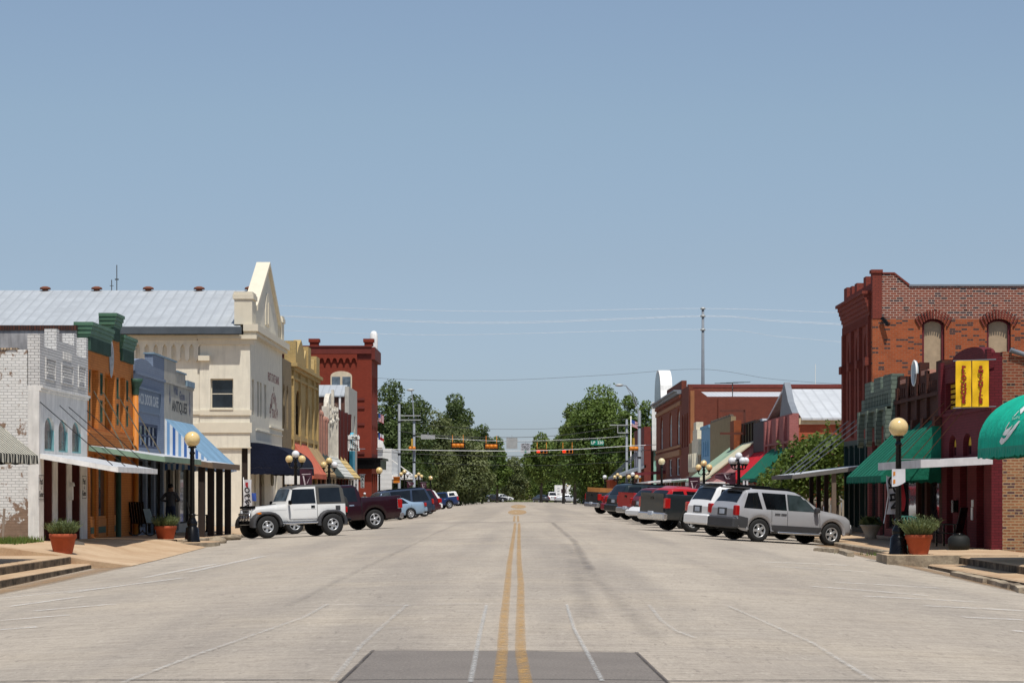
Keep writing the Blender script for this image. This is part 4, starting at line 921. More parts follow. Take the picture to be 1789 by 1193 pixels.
# white emblem: a broad leaf stroke with a cut-out, and a little lettering
def dP(u, v): q = dome(u, v); q2 = dome(u, v + .01); n_ = (q2 - q).cross(Vector((0, 1, 0))).normalized(); return q + n_ * (.012 if n_.x < 0 else -.012)
def emblem(pts):
    mb = MB(); a, c_ = pts; mb.grid([[dP(*p) for p in a], [dP(*p) for p in c_]], 0, False); return mb
def px2dome(x, y):
    """the spot on the awning cloth where a point of the emblem is printed"""
    best = min(((math.hypot(VX + F * q.x / q.y - x, VY - F * (q.z - CAMZ) / q.y - y), i, j) for i in range(0, 41) for j in range(0, 21) for q in (dome(i / 40, min(.995, j / 20)),)), key=lambda k: k[0])
    s, t, st = best[1] / 40, best[2] / 20, .025
    E = lambda s, t: (lambda q: math.hypot(VX + F * q.x / q.y - x, VY - F * (q.z - CAMZ) / q.y - y))(dome(s, min(.995, max(0, t))))
    e = E(s, t)
    while st > .0006:
        c = min((E(s + ds, t + dt), s + ds, t + dt) for ds in (-st, 0, st) for dt in (-st, 0, st))
        if c[0] < e: e, s, t = c
        else: st /= 2
    return dP(s, min(.99, t))
ZP = lambda p: px2dome(1740 + p[0] / 14.92, 700 + p[1] / 14.92)
def print_strip(A, B_): mb = MB(); mb.grid([[ZP(p) for p in A], [ZP((lerp(p[0], q[0], .5), lerp(p[1], q[1], .5))) for p, q in zip(A, B_)], [ZP(p) for p in B_]], 0, False); return mb.build('emblem', m_white, aw)
print_strip([(105, 1065), (130, 1000), (165, 945), (215, 990), (270, 950), (300, 880), (350, 810), (440, 720), (500, 640), (600, 530)], [(150, 1155), (185, 1130), (215, 1105), (260, 1060), (330, 985), (395, 895), (460, 800), (520, 720), (570, 645), (650, 525)])
print_strip([(185, 890), (220, 820), (265, 750), (330, 730), (400, 680), (450, 630)], [(240, 910), (275, 895), (310, 865), (350, 800), (400, 720), (452, 632)])
print_strip([(250, 740), (300, 655), (360, 560)], [(268, 742), (320, 655), (376, 560)]); print_strip([(470, 410), (540, 335), (600, 268)], [(500, 402), (560, 335), (614, 268)])
print_strip([(640, 235), (690, 195), (735, 158), (790, 110)], [(648, 355), (690, 320), (735, 268), (790, 220)])
me = text_mesh('SerPri', 105, 'LEFT', .001)
for v in me.vertices: q = ZP((430 + v.co.x * .82 + v.co.y * .25, 470 - v.co.x * .14 - v.co.y)); v.co = q + Vector((-.003, 0, 0)) - org(aw)
me.materials.clear(); me.materials.append(m_white); o = bpy.data.objects.new('lettering', me); COL.objects.link(o); o.parent = aw; ORG[o.name] = org(aw)

# --- playhouse
b = thing('playhouse_building', 'maroon painted playhouse with arched parapet, old brick side wall and white canopy', 'building', (XR, 66, 0))
YP0, YP1 = 62.7 + G, 70 - G; fs = FS(YP0)
mb = MB()   # side wall: tan lower courses, red upper
mb.prism([(13.302, YP0, 2.9), (13.302, YP0, 5.42), (13.55, YP0, 5.42), (13.56, YP0, 5.32), (27, YP0, 3.2), (27, YP0, 2.9)], (0, .3, 0)); mb.build('side_wall', m_rb, b)
mb = MB(); fs.box(mb, 13.302, 27, -.8, 2.898, -.3, 0); sw = mb.build('lower_wall', m_rbl, b)
mb = MB(); mb.box(26.6, 27, YP0 + .31, YP1, -.8, 4); mb.box(13.4, 26.6, YP1 - .3, YP1, -.8, 5.0); mb.build('rear_wall', m_rb, b)
mb = MB(); mb.prism([(13.302, YP0 + .302, 5.2), (27, YP0 + .302, 3.1), (27, YP0 + .302, 2.95), (13.302, YP0 + .302, 5.05)], (0, 6.6, 0)); mb.build('roof', m_roof, b)
mb = MB(); mb.tube([(13.5, YP0 - .06, 5.46), (14.0, YP0 - .06, 5.30), (20, YP0 - .06, 4.3)], .07, 8); mb.build('gutter', m_steel, b)
def RY(x): return PR(x, 0)[0]
arcs = [hole(RY(x1), RY(x0), 2.62, 3.28, .32) for x0, x1 in ((1658, 1670.5), (1682.5, 1697), (1709.5, 1724))]
drs = [hole(RY(x1), RY(x0), -.05, 2.4) for x0, x1 in ((1654, 1664.5), (1677, 1690), (1706, 1719))]
lat = hole(RY(1673), RY(1652), 4.05, 4.85)
mb = MB(); wallgrid(mb, FRt, [(YP0, YP1, -.8, 5.3)], arcs + drs + [lat], .3)
FRt.pris(mb, [(YP0 + .3, 5.3), (YP0 + .3, 5.42), (YP0 + 1, 5.42)] + [(66.0 - 2.4 * math.cos(t), 5.42 + .30 * math.sin(t)) for t in [math.pi * i / 12 for i in range(13)]] + [(YP1 - .7, 5.42), (YP1 - .2, 5.42), (YP1 - .2, 5.3)], -.3, .02)
for u, w in ((YP0, .35), (YP1 - .4, .39)): FRt.box(mb, u, u + w, 3.9, 5.5, 0, .12)
FRt.box(mb, YP0, YP1, 3.86, 3.94, .0, .06)
mb.build('facade', m_mrn, b)
mb = MB(); FRt.box(mb, lat[0] + .01, lat[1] - .01, lat[2] + .01, lat[3] - .01, -.25, -.2)
lt = mb.build('lattice_back', m_black, b); mb = MB()
for i in range(9):
    for j in range(5): FRt.box(mb, lerp(lat[0], lat[1], (i + .2) / 9), lerp(lat[0], lat[1], (i + .75) / 9), lerp(lat[2], lat[3], (j + .2) / 5), lerp(lat[2], lat[3], (j + .8) / 5), -.2, -.15)
mb.build('lattice', m_yp, lt)
for h in arcs:
    w_ = window(b, FRt, h, m_mpt, m_glass, d=-.18, nz=1, fw=.05); mb = MB(); P = arch_pts(h); c_ = (h[0] + h[1]) / 2
    FRt.pris(mb, [(lerp(u, c_, .12), z - .03) for u, z in P], -.17, -.15); mb.build('fanlight', m_yp, w_)
for i, h in enumerate(drs):
    mb = MB(); FRt.box(mb, h[0] + .01, h[1] - .01, -.05, 2.39, -.27, -.2); d_ = mb.build('door', m_darkwood, b)
    mb = MB(); FRt.box(mb, h[0] + .02, h[0] + .14, .2, 2.2, -.2, -.12)
    for k in range(5): FRt.box(mb, h[0] + .14, h[0] + .3, .3 + k * .45, .38 + k * .45, -.2, -.12)
    mb.build('yellow_strip', m_yp, d_)
for x, y, w, hh, mt in ((1673, 884, .3, .36, m_black), (1700, 879, .24, .2, m_white), (1699, 897, .2, .36, m_white)):
    u, z = PR(x, y); mb = MB(); FRt.box(mb, u - w / 2, u + w / 2, z - hh / 2, z + hh / 2, .002, .03 if mt == m_white else .16); mb.build('notice' if mt == m_white else 'mailbox', mt, b)
c = canopy(b, 'R', 62.55, 69.9, 2.56, 2.46, 11.06, m_whitemetal, paint('white_fascia', (.60, .59, .60), .6, dirt=.15), .22)
rods(c, [((XR, u, z), (11.2, u2, 2.49)) for u, z, u2 in ((63.4, 4.6, 63.2), (65.2, 4.5, 65.0), (67.4, 4.4, 67.2), (69.6, 4.3, 69.3))], .012, paint('rust_rod', (.12, .045, .02), .8))
# --- its pair of yellow banners on brackets
b = thing('playhouse_banner', 'pair of yellow cloth banners lettered PLAYHOUSE and SMITHVILLE on wall brackets', 'banner', (12.5, 62.5, 4.5))
m_by = paint('banner_yellow', (.84, .50, .012), .8, var=.06, vs=5); m_rl = paint('red_lettering', (.36, .018, .012), .7, bump=0)
fb = FS(62.45)
for (xa, xb, word) in ((1669.5, 1697, 'PLAYHOUSE'), (1698.5, 1727.5, 'SMITHVILLE')):
    Xa, Xb = PS(xa, 0, 62.45)[0], PS(xb, 0, 62.45)[0]; zt, zb = 5.16, 3.90; mb = MB()
    fold = lambda u, v: .018 * math.sin(u * 9 + v * 3) * v + .012 * math.sin(v * 11 + u * 4)
    mb.grid([[fb.P(lerp(Xa, Xb, i / 8), lerp(zt, zb, j / 16), fold(i / 8, j / 16)) for i in range(9)] for j in range(17)], 0, True)
    cl = mb.build('cloth', m_by, b); n = len(word); z0, z1 = zt - .14, zb + .08
    for k, ch in enumerate(word):
        zz = lerp(z0, z1, (k + .5) / n); hh = (z0 - z1) / n
        letters(cl, fb, ch, (Xa + Xb) / 2, zz, .034, hh * 1.12, m_black_letters, sx=1.5, offset=.010, extrude=.001)
        letters(cl, fb, ch, (Xa + Xb) / 2, zz, .040, hh * 1.12, m_rl, sx=1.5, offset=.004, extrude=.001)
for z in (5.17, 3.885):
    mb = MB(); mb.tube([(11.9, 62.45, z - .02), (13.1, 62.6, z + .03)], .018, 6); mb.build('bracket', m_steel, b)

# --- brown brick shop with the green awning
b = thing('brown_brick_shop', 'dark brown brick shop with panelled parapet, oval sign and long green awning', 'building', (XR, 74, 0))
m_bb = brick('brown_brick', (.085, .028, .018), (.07, .022, .015), (.05, .025, .02), stain=.5)
shell(b, 'R', 70, 78.2, 14, 4.9, m_bb)
Y0, Y1 = 70 + G, 78.2 - G; shp = [hole(70.5, 72.6, .3, 2.4), hole(73, 74.2, .02, 2.4), hole(74.6, 77.8, .3, 2.4)]
mb = MB(); wallgrid(mb, FRt, [(Y0, Y1, -.8, 5.0), (Y0, 71, 5, 5.62), (71, 73.8, 5, 5.3), (73.8, 75.6, 5, 5.75), (75.6, 77.6, 5, 5.2), (77.6, Y1, 5, 5.5)], shp, .3)
for u in (Y0, 72.1, 73.9, 75.6, 77.7): FRt.box(mb, u, u + .35, 3.9, 5.1 if u > 76 else 5.4, 0, .10); FRt.box(mb, u + .02, u + .33, 3.6, 3.9, 0, .25)
FRt.box(mb, Y0, Y1, 4.55, 4.66, .0, .13)
for i in range(22):
    if True: FRt.box(mb, 70.5 + i * .34, 70.64 + i * .34, 4.75, 5.05, .0, .05)
mb.build('facade', m_bb, b)
for h in shp: window(b, FRt, h, m_darkwood, m_glass, nz=1, name='shop_window')
for u, w in ((72.7, 1.2), (76.6, 1.4)):
    mb = MB(); FRt.box(mb, u - w / 2, u + w / 2, 5.202 if u > 75 else 5.302, 5.34 if u > 75 else 5.44, -.34, .06); mb.build('coping', paint('pink_coping', (.50, .24, .17), .85), b)
u, z = PR(1602, 652); mb = MB(); P = [(u + .46 * math.cos(t), z + .40 * math.sin(t)) for t in [6.2832 * i / 28 for i in range(28)]]
FRt.pris(mb, P, .03, .09); ov = mb.build('oval_sign', paint('oval_blue_grey', (.36, .42, .46), .7, var=.1), b)
mb = MB(); mb.tube([FRt.P(a, c_, .09) for a, c_ in P + P[:1]], .03, 6, 0, False); mb.build('rim', m_white, ov)
m_ga2 = canvas('dark_green_canvas', (.012, .15, .095), .9)
aw = awning(b, 'R', 70.15, 77.4, 3.82, 2.08, 11.15, m_ga2, None, .24, 1, n=1)
mb = MB()
for i in range(1, 10): y = lerp(70.15, 77.4, i / 10); mb.bar((XR - .004, y, 3.835), (11.15, y, 2.095), .02, .012)
mb.build('seam', paint('seam_green', (.006, .07, .045), .85), aw)

# --- grey-green battlemented shop
b = thing('battlement_shop', 'small brick shop with grey green battlemented stone parapet', 'building', (XR, 81.6, 0))
m_cs = brick('green_grey_stone', (.16, .20, .16), (.13, .165, .135), (.07, .09, .07), bw=.4, bh=.15, ms=.014, stain=.4); m_pr = brick('pinkish_brick', (.22, .06, .055), (.18, .05, .045), (.10, .04, .035), stain=.3)
shell(b, 'R', 78.2, 84.9, 14, 4.6, m_pr)
Y0, Y1 = 78.2 + G, 84.9 - G; shp = [hole(78.6, 80.6, .3, 2.5), hole(81, 82, .02, 2.5), hole(82.4, 84.5, .3, 2.5)]; up = [hole(79.2, 80.4, 2.75, 3.4), hole(82.6, 83.8, 2.75, 3.4)]
mb = MB(); wallgrid(mb, FRt, [(Y0, Y1, -.8, 3.9)], shp + up, .3); mb.build('facade', m_pr, b)
for h in shp: window(b, FRt, h, m_darkwood, m_glass, nz=1, name='shop_window')
for h in up: window(b, FRt, h, m_mpt, m_glass2, nz=1)
mb = MB(); wallgrid(mb, FRt, [(Y0, Y1, 3.9, 4.95), (Y0, 79.9, 4.95, 5.62), (79.9, 80.5, 4.95, 5.2), (80.5, 82.0, 4.95, 5.62), (82.0, 82.7, 4.95, 5.15), (82.7, 84.1, 4.95, 5.55)], [hole(78.9 + i * .36, 79.05 + i * .36, 4.6, 5.0) for i in range(15)], .45, 0, .22)
for u in (Y0, 80.2, 82.3, 84.3): FRt.pris(mb, [(u, 4.5), (u + .35, 4.5), (u + .35, 3.4), (u + .18, 3.2), (u, 3.4)], .222, .42)
FRt.box(mb, Y0, Y1, 4.42, 4.52, .221, .36); mb.build('battlement', m_cs, b)

# --- two storey red brick building
b = thing('tall_brick_building', 'two storey red brick building with arched windows and corbelled cornice above its neighbours', 'building', (13.2, 88, 0))
m_tb = brick('side_brick', (.40, .095, .032), (.33, .075, .026), (.33, .16, .09), ms=.008, stain=.45, c3=(.07, .04, .04)); m_tb2 = brick('upper_side_brick', (.25, .058, .030), (.16, .04, .026), (.50, .37, .30), bw=.235, bh=.088, ms=.013, stain=.35, c3=(.05, .03, .035))
m_tf = brick('front_brick', (.23, .05, .034), (.19, .042, .029), (.13, .04, .03), ms=.008, stain=.25)
YT0, YT1, XT = 85.0, 92.4, 13.2; fs = FS(YT0); frt = Fr((XT, 0, 0), (0, 1, 0), (-1, 0, 0))
sw = [hole(*[PS(x, 0, YT0)[0] for x in q], 5.6, 8.0, .22) for q in ((1611, 1650), (1724, 1766), (1838, 1880))]
mb = MB(); wallgrid(mb, fs, [(XT, 32, -.8, 8.0)], sw, .35); mb.build('side_wall', m_tb, b)
mb = MB(); wallgrid(mb, fs, [(XT + .35, 32, 8.002, 9.20)], [], .35); fs.pris(mb, [(XT + .35, 9.20), (XT + .36, 9.66), (14.0, 9.66), (14.55, 9.20)], -.35, 0)
for i in range(16): u = 14.4 + i * 1.1; fs.box(mb, u, u + .12, 8.35, 8.62, 0, .03)
mb.build('upper_wall', m_tb2, b)
mb = MB(); fs.box(mb, 14.56, 32, 9.202, 9.27, -.37, .04); mb.build('coping', m_steel, b)
mb = MB(); fs.pris(mb, [(XT + .36, 9.662), (XT + .36, 9.72), (14.02, 9.72), (14.6, 9.27), (14.57, 9.205), (14.0, 9.66)], -.36, .03); mb.build('coping', m_tf, b)
mb = MB(); fs.box(mb, XT - .002, XT + .35, 8.0, 9.7, -.4, .02); mb.box(XT - .05, XT + .38, YT0 - .06, YT0 + .42, 9.7, 9.82); mb.build('corner_pier', m_tf, b)
m_bo = paint('window_board', (.42, .31, .20), .85, var=.15, vs=4)
for h in sw:
    w_ = window(b, fs, h, m_mpt, m_bo, d=-.2, nz=1, fw=.09, ft=.09, pane='board')
    mb = MB(); c_ = (h[0] + h[1]) / 2; n = 13
    for i in range(n):
        a = lerp(-1, 1, i / (n - 1)); u = c_ + a * (h[1] - h[0]) * .60; z = h[3] + .12 - .28 * a * a; 
        q = Vector((a * .55, 0, 1)).normalized(); P0 = fs.P(u, z - .12, .02); mb.bar(P0, P0 + Vector((q.x, 0, q.z)) * .34, .075, .05)
    mb.build('arch_brick', m_tf, w_)
ws = [hole(86.0 + i * 2.15, 87.05 + i * 2.15, 4.4, 7.6, .5) for i in range(3)]
mb = MB(); wallgrid(mb, frt, [(YT0 + .36, YT1, 3.6, 8.9)], ws, .32)
for i in range(4): u = 85.42 + i * 2.15; frt.box(mb, u, u + .42, 3.7, 7.85, 0, .12); frt.box(mb, u - .06, u + .48, 6.3, 6.6, 0, .22)
mb.build('facade', m_tf, b)
for h in ws: window(b, frt, h, m_darkwood, m_glass, nz=2)
co = MB()
for k in range(5): frt.box(co, YT0 + .36, YT1, 8.15 + k * .16, 8.31 + k * .16 - (0 if k == 4 else .002), 0, .06 + k * .05)
frt.box(co, YT0 + .3, YT1 + .1, 8.952, 9.07, -.3, .34); cor = co.build('cornice', m_tf, b)
co = MB()
for i in range(24): u = lerp(YT0 + .5, YT1 - .2, i / 23); frt.box(co, u - .07, u + .07, 7.85, 8.148, 0, .1)
co.build('dentil_row', m_tf, cor)
mb = MB(); wallgrid(mb, frt, [(YT0 + .43, YT1, 9.072, 9.35), (86.6, 87.2, 9.35, 9.72), (88.9, 89.5, 9.35, 9.68), (91.6, YT1, 9.35, 9.75), (90.2, 90.7, 9.35, 9.68)], [], .3); mb.build('parapet', m_tf, b)
mb = MB(); mb.box(XT + .36, 31.6, YT0 + .4, YT1, 8.6, 8.9); mb.build('roof', m_roof, b); mb = MB(); mb.box(XT + .33, 31.9, YT1 - .3, YT1, -.8, 8.5); mb.build('rear_wall', m_tf, b)
m_dgp = paint('bottle_green_paint', (.008, .03, .025), .55)
st = [hole(YT0 + .5 + i * 1.4, YT0 + 1.7 + i * 1.4, .2, 3.4) for i in range(5)]
mb = MB(); wallgrid(mb, frt, [(YT0 + .36, YT1, -.8, 3.6)], st, .3); mb.build('storefront', m_dgp, b)
for h in st: window(b, frt, h, m_dgp, m_glass, nz=1, nu=2, name='shop_window')
mb = MB(); u, z = PS(1545, 562, YT0); mb.bar((u - .1, YT0 - .1, z + .15), (u + .12, YT0 - .25, z - .15), .12); mb.build('wall_lamp', m_black, b)
c = canopy(b, 'R', 85.4, 92.3, 2.6, 2.22, 10.3, m_whitemetal, paint('grey_timber_fascia', (.14, .13, .12), .85), .16, xw=13.19)
for y, rough in ((85.6, 1), (87.7, 0), (89.9, 0), (92.1, 0)):
    mb = MB(); mb.box(11.85 - .08, 11.85 + .08, y - .08, y + .08, -.2, 2.3); mb.build('post', m_wood if rough else m_darkwood, c)
rods(c, [((XT, u, z), (10.6, u, 2.27)) for u, z in ((85.7, 4.25), (87.6, 4.3), (89.4, 4.35), (91.2, 4.4))], .018, m_steel)

# --- pink building beyond the garden
b = thing('pink_building', 'pink fronted building with orange brick side wall, white metal roof and red and green awnings', 'building', (XR, 116, 0))
m_pb = brick('pink_painted_brick', (.40, .15, .14), (.36, .13, .12), (.28, .11, .10), ms=.006, stain=.25); m_ob = brick('orange_side_brick', (.42, .10, .05), (.38, .09, .045), (.30, .08, .04), ms=.006, stain=.3)
YK0, YK1 = 108.0, 124.9; fs = FS(YK0)
mb = MB(); wallgrid(mb, fs, [(13.302, 34, -.8, 4.75)], [], .3); mb.build('side_wall', m_ob, b)
mb = MB(); fs.box(mb, 13.302, 34, 4.752, 5.05, -.3, .06); mb.build('trim_board', paint('cream_trim', (.60, .50, .33), .8), b)
mb = MB(); mb.prism([(13.4, YK0 - .25, 5.05), (13.4, 115.5, 6.75), (13.4, YK1, 5.05), (13.4, YK1, 4.95), (13.4, 115.5, 6.6), (13.4, YK0 - .25, 4.95)], (22, 0, 0)); mb.build('metal_roof', m_seam2 if False else sheet_metal('white_seam_roof', (.66, .68, .69), .5, 0, .5, .2, .5), b)
mb = MB(); mb.prism([(13.002, YK0 + .1, 5.29), (13.002, 108.7, 5.5), (13.002, 109.8, 5.9), (13.002, 110.9, 6.6), (13.002, 111.4, 6.9), (13.002, 111.9, 6.75), (13.002, 112.6, 5.9), (13.002, 113.2, 5.29)], (.3, 0, 0)); mb.build('gable', m_steel, b)
mb = MB(); mb.box(33.7, 34, YK0 + .3, YK1, -.8, 4.9); mb.box(13.31, 33.6, YK1 - .3, YK1, -.8, 4.9); mb.build('rear_wall', m_ob, b)
sh = [hole(109 + i * 3.1, 111.6 + i * 3.1, .3, 2.4) for i in range(5)]; uw = [hole(119.6, 121.3, 3.9, 5.0), hole(122, 123.8, 3.9, 5.0)]
mb = MB(); wallgrid(mb, FRt, [(YK0 + .002, YK1, -.8, 5.28)], sh + uw, .3)
for u in (YK0 + .002, 110.3, 113.6, 117, 118.7): FRt.box(mb, u, u + .5, 2.7, 5.2, 0, .15)
FRt.box(mb, YK0 + .002, 118.7, 3.9, 4.0, .0, .17); mb.build('facade', m_pb, b)
mb = MB(); FRt.box(mb, 119.25, YK1, 3.7, 5.29, .003, .1); mb.build('dark_panel', paint('charcoal_panel', (.05, .05, .055), .8), b)
for h in sh: window(b, FRt, h, m_darkwood, m_glass, nz=1, name='shop_window')
for h in uw: window(b, FRt, h, m_black, m_glass, nz=1)
awning(b, 'R', 108.8, 117.6, 3.75, 2.22, 11.4, m_ga2, None, .2, 1); awning(b, 'R', 117.65, 125.0, 3.75, 2.22, 11.4, canvas('red_canvas', (.58, .018, .03), 1.2), None, .2, 1, name='awning')

# --- wooden shop with the sloping boarded porch roof
b = thing('porch_roof_shop', 'shop with steep cream and green porch roof and pink boarded gable end', 'building', (XR, 132, 0))
m_crm = paint('cream_roof_board', (.58, .54, .38), .8, dirt=.1); m_sag = paint('sage_roof_board', (.30, .42, .30), .8, dirt=.1); m_pkb = stripes('pink_boards', [(.50, .28, .28), (.46, .25, .25)], .12)
shell(b, 'R', 125, 139, 15, 4.6, m_rb)
simple_front(b, FRt, 125, 139, 5.5, m_darkwood, [hole(125.6 + i * 1.5, 126.8 + i * 1.5, 4.3, 5.4) for i in range(4)], shop=(2.3, 4), fm=paint('pale_yellow_frame', (.50, .46, .24), .8))
mb = MB(); zt, zo, xo = 4.35, 2.22, 10.2
mb.prism([(XR, 125.2, zt), (xo, 125.2, zo), (xo, 125.2, zo - .08), (XR, 125.2, zt - .08)], (0, 5.2, 0)); pr = mb.build('porch_roof', m_crm, b)
mb = MB(); mb.prism([(XR, 130.41, zt), (xo, 130.41, zo), (xo, 130.41, zo - .08), (XR, 130.41, zt - .08)], (0, 8, 0)); mb.build('porch_roof', m_sag, b)
mb = MB(); mb.prism([(XR, 125.4, zt - .12), (xo + .1, 125.4, zo - .1), (XR, 125.4, zo - .1)], (0, .08, 0)); mb.build('gable_boards', m_pkb, pr)
mb = MB(); mb.box(xo, XR, 125.25, 125.38, zo - .28, zo - .1); mb.box(xo - .02, xo + .1, 125.4, 138.4, zo - .3, zo - .09); mb.build('beam', m_white, pr)
mb = MB(); FRt.box(mb, 132.4, 134.8, 3.6, 5.7, .02, .45); FRt.pris(mb, [(132.4, 3.6), (133.6, 3.0), (134.8, 3.6)], .02, .45); mb.build('rust_sign', paint('rust_sheet', (.24, .06, .02), .85, var=.3, vs=3, dirt=.3), b)
for x0, y0, x1, y1 in ((1258, 757, 1300, 757), (1258, 717.5, 1301, 717.5), (1301, 760, 1301, 716)):
    Y = 131; A, B_ = PS(x0, y0, Y), PS(x1, y1, Y); mb = MB(); mb.bar((A[0], Y, A[1]), (B_[0], Y, B_[1]), .12); mb.build('sign_frame', paint('rust_bar', (.10, .03, .02), .85), b)
mb = MB(); mb.box(13.5, 24, 126, 137.5, 5.0, 5.6); mb.build('roof_house', m_whitemetal, b)
# --- tan and blue shops
b = thing('tan_shop', 'plain tan stuccoed shop front with ragged parapet', 'building', (XR, 146, 0))
m_ts = paint('tan_stucco', (.30, .215, .12), .9, var=.15, dirt=.3)
shell(b, 'R', 139, 154, 14, 5.6, m_ts); simple_front(b, FRt, 139, 154, 6.15, m_ts, [], shop=(2.3, 5))
mb = MB()
for i in range(30): FRt.box(mb, 139.1 + i * .49, 139.56 + i * .49, 6.15, 6.2 + .12 * abs(math.sin(i * 2.3)), -.2, .0)
mb.build('coping', m_wood, b)
canopy(b, 'R', 139.2, 153.8, 2.6, 2.3, 10.4, m_sag, m_sag, .1)
b = thing('blue_shop', 'narrow pale blue shop front with three slit windows', 'building', (XR, 158, 0))
m_pbl = paint('pale_blue_stucco', (.17, .33, .48), .85, var=.1)
shell(b, 'R', 154, 161.4, 14, 5.4, m_pbl); simple_front(b, FRt, 154, 161.4, 5.9, m_pbl, [hole(155.3 + i * 1.8, 156.3 + i * 1.8, 4.0, 5.1, .3) for i in range(3)], shop=(2.3, 3), fm=m_pbl, gm=paint('deep_blue_panel', (.06, .16, .28), .8))
mb = MB(); FRt.box(mb, 154.1, 161.3, 5.902, 6.1, -.3, .1); mb.build('coping', m_pbl, b)
canopy(b, 'R', 154.2, 161.2, 2.6, 2.3, 10.4, m_whitemetal, m_white, .1)
b = thing('cream_false_front_shop', 'cream shop with stepped ornamental false front', 'building', (XR, 167, 0))
shell(b, 'R', 161.4, 172.9, 14, 5, m_ts); simple_front(b, FRt, 161.4, 172.9, 5.2, m_ts, [hole(163, 165, 3.4, 4.8), hole(168, 170, 3.4, 4.8)], shop=(2.3, 3))
mb = MB(); wallgrid(mb, FRt, [(161.5, 167.5, 4.2, 5.3), (162.6, 166.6, 5.3, 6.0), (163.4, 165.8, 6.0, 6.55)], [], .5, 0, .2)
for i in range(4): u = 161.7 + i * 1.65; FRt.pris(mb, [(u, 4.3), (u + .45, 4.3), (u + .45, 3.3), (u + .2, 3.0), (u, 3.3)], .201, .5)
mb.build('false_front', paint('cream_ornament', (.66, .60, .46), .85, dirt=.2), b)
canopy(b, 'R', 161.6, 172.7, 2.6, 2.3, 10.4, m_whitemetal, m_white, .1)
# --- long brick building and the corner building with the white arched hood
b = thing('long_brick_building', 'long two storey brick building with white metal roof behind its sloped parapet', 'building', (XR, 177, 0))
m_lb = brick('long_brick', (.22, .055, .032), (.18, .045, .028), (.12, .05, .035), stain=.4); fs = FS(173)
mb = MB(); mb.prism([(13.302, 173, -.8), (13.302, 173, 9.35), (13.6, 173, 9.35), (14.4, 173, 8.75), (40, 173, 8.75), (40, 173, -.8)], (0, .3, 0)); mb.build('side_wall', m_lb, b)
mb = MB(); mb.box(15.2, 15.75, 172.85, 172.999, 6.6, 8.7); mb.build('chimney_breast', m_lb, b)
mb = MB(); mb.prism([(13.5, 173.302, 8.7), (13.5, 180.9, 9.45), (13.5, 180.9, 9.3), (13.5, 173.302, 8.55)], (26.5, 0, 0)); mb.build('metal_roof', m_whitemetal, b)
mb = MB(); mb.box(39.7, 40, 173.31, 180.9, -.8, 8.5); mb.build('rear_wall', m_lb, b)
simple_front(b, FRt, 173, 181, 9.6, m_lb, [hole(174 + i * 2.4, 175.4 + i * 2.4, 5, 7.6, .4) for i in range(3)], shop=(2.6, 3), name='facade')
mb = MB(); mb.box(13.1, 13.4, 172.8, 172.99, 3.5, 9.2); mb.build('corner_quoin', paint('tan_quoin', (.30, .12, .05), .85), b)
mb = MB(); X, z = PS(1283, 690, 172.5); mb.tube([(X, 174, 8.6), (X, 174, 9.85)], .04, 6)
for d in (-.9, -.45, 0, .5): mb.tube([(X + d - .5, 173.6 + d * .2, 9.82 + d * .06), (X + d + .9, 174.4 + d * .2, 9.88 + d * .06)], .025, 5)
mb.build('tv_aerial', m_iron, b)
b = thing('arched_corner_building', 'brick corner building with tall white arched hood over its roofline', 'building', (XR, 197, 0))
YA0, YA1 = 181, 213.6
mb = MB(); mb.box(13.31, 46, YA0 + .01, YA0 + .35, -.8, 9.8); mb.build('side_wall', m_lb, b); mb = MB(); mb.box(13.5, 46, YA0 - .03, YA0 + .4, 9.802, 10.05); mb.build('coping', m_rdd, b)
mb = MB(); mb.box(13.4, 46, YA1 - .3, YA1, -.8, 9.5); mb.box(45.7, 46, YA0 + .4, YA1 - .31, -.8, 9.5); mb.build('rear_wall', m_lb, b)
mb = MB(); mb.box(13.4, 45.6, YA0 + .4, YA1 - .31, 8.9, 9.2); mb.build('roof', m_roof, b)
aw2 = [hole(u, u + 3.2, 5.4, 8.3, 1.0) for u in (182.6, 192, 204)] + [hole(u, u + 4, 2.9, 4.3) for u in (183, 192, 204)]
m_cb = brick('corner_brick', (.27, .075, .04), (.22, .06, .034), (.16, .06, .04), stain=.35); m_tb3 = paint('tan_band', (.34, .17, .08), .85, dirt=.2)
def ex(mb):
    FRt.box(mb, YA0 + .1, YA1 - .1, 9.0, 9.25, 0, .15)
mb = MB(); FRt.box(mb, YA0 + .1, YA1 - .1, 4.45, 4.9, .003, .15); FRt.box(mb, YA0 + .1, YA1 - .1, 5.1, 5.3, .003, .1); FRt.box(mb, YA0 + .1, YA1 - .1, 8.45, 8.75, .003, .1); mb.build('belt_course', m_tb3, b)
simple_front(b, FRt, YA0, YA1, 9.3, m_cb, aw2, shop=(2.4, 6), extra=ex, fm=m_white, gm=m_glass)
mb = MB(); FRt.box(mb, YA0 + .1, YA1 + .2, 9.302, 9.5, -.3, .35); FRt.box(mb, YA0 + .1, YA1 + .3, 9.5, 9.62, -.3, .6); mb.build('cornice', m_steel, b)
mb = MB(); P = [(203.5, 9.62)] + [(208.4 - 4.4 * math.cos(t), 10.6 + 2.0 * math.sin(t)) for t in [math.pi * i / 14 for i in range(15)]] + [(213.0, 9.62)]
FRt.pris(mb, P, -.85, .2); hd = mb.build('arched_hood', m_white, b)
mb = MB(); FRt.pris(mb, [(lerp(u, 208.3, .1), lerp(z, 10, .08)) for u, z in P], .201, .22); mb.build('hood_face', m_black, hd)
mb = MB(); FRt.box(mb, 182, 200, 9.622, 10.4, -.5, -.1); mb.build('parapet', m_lb, b)
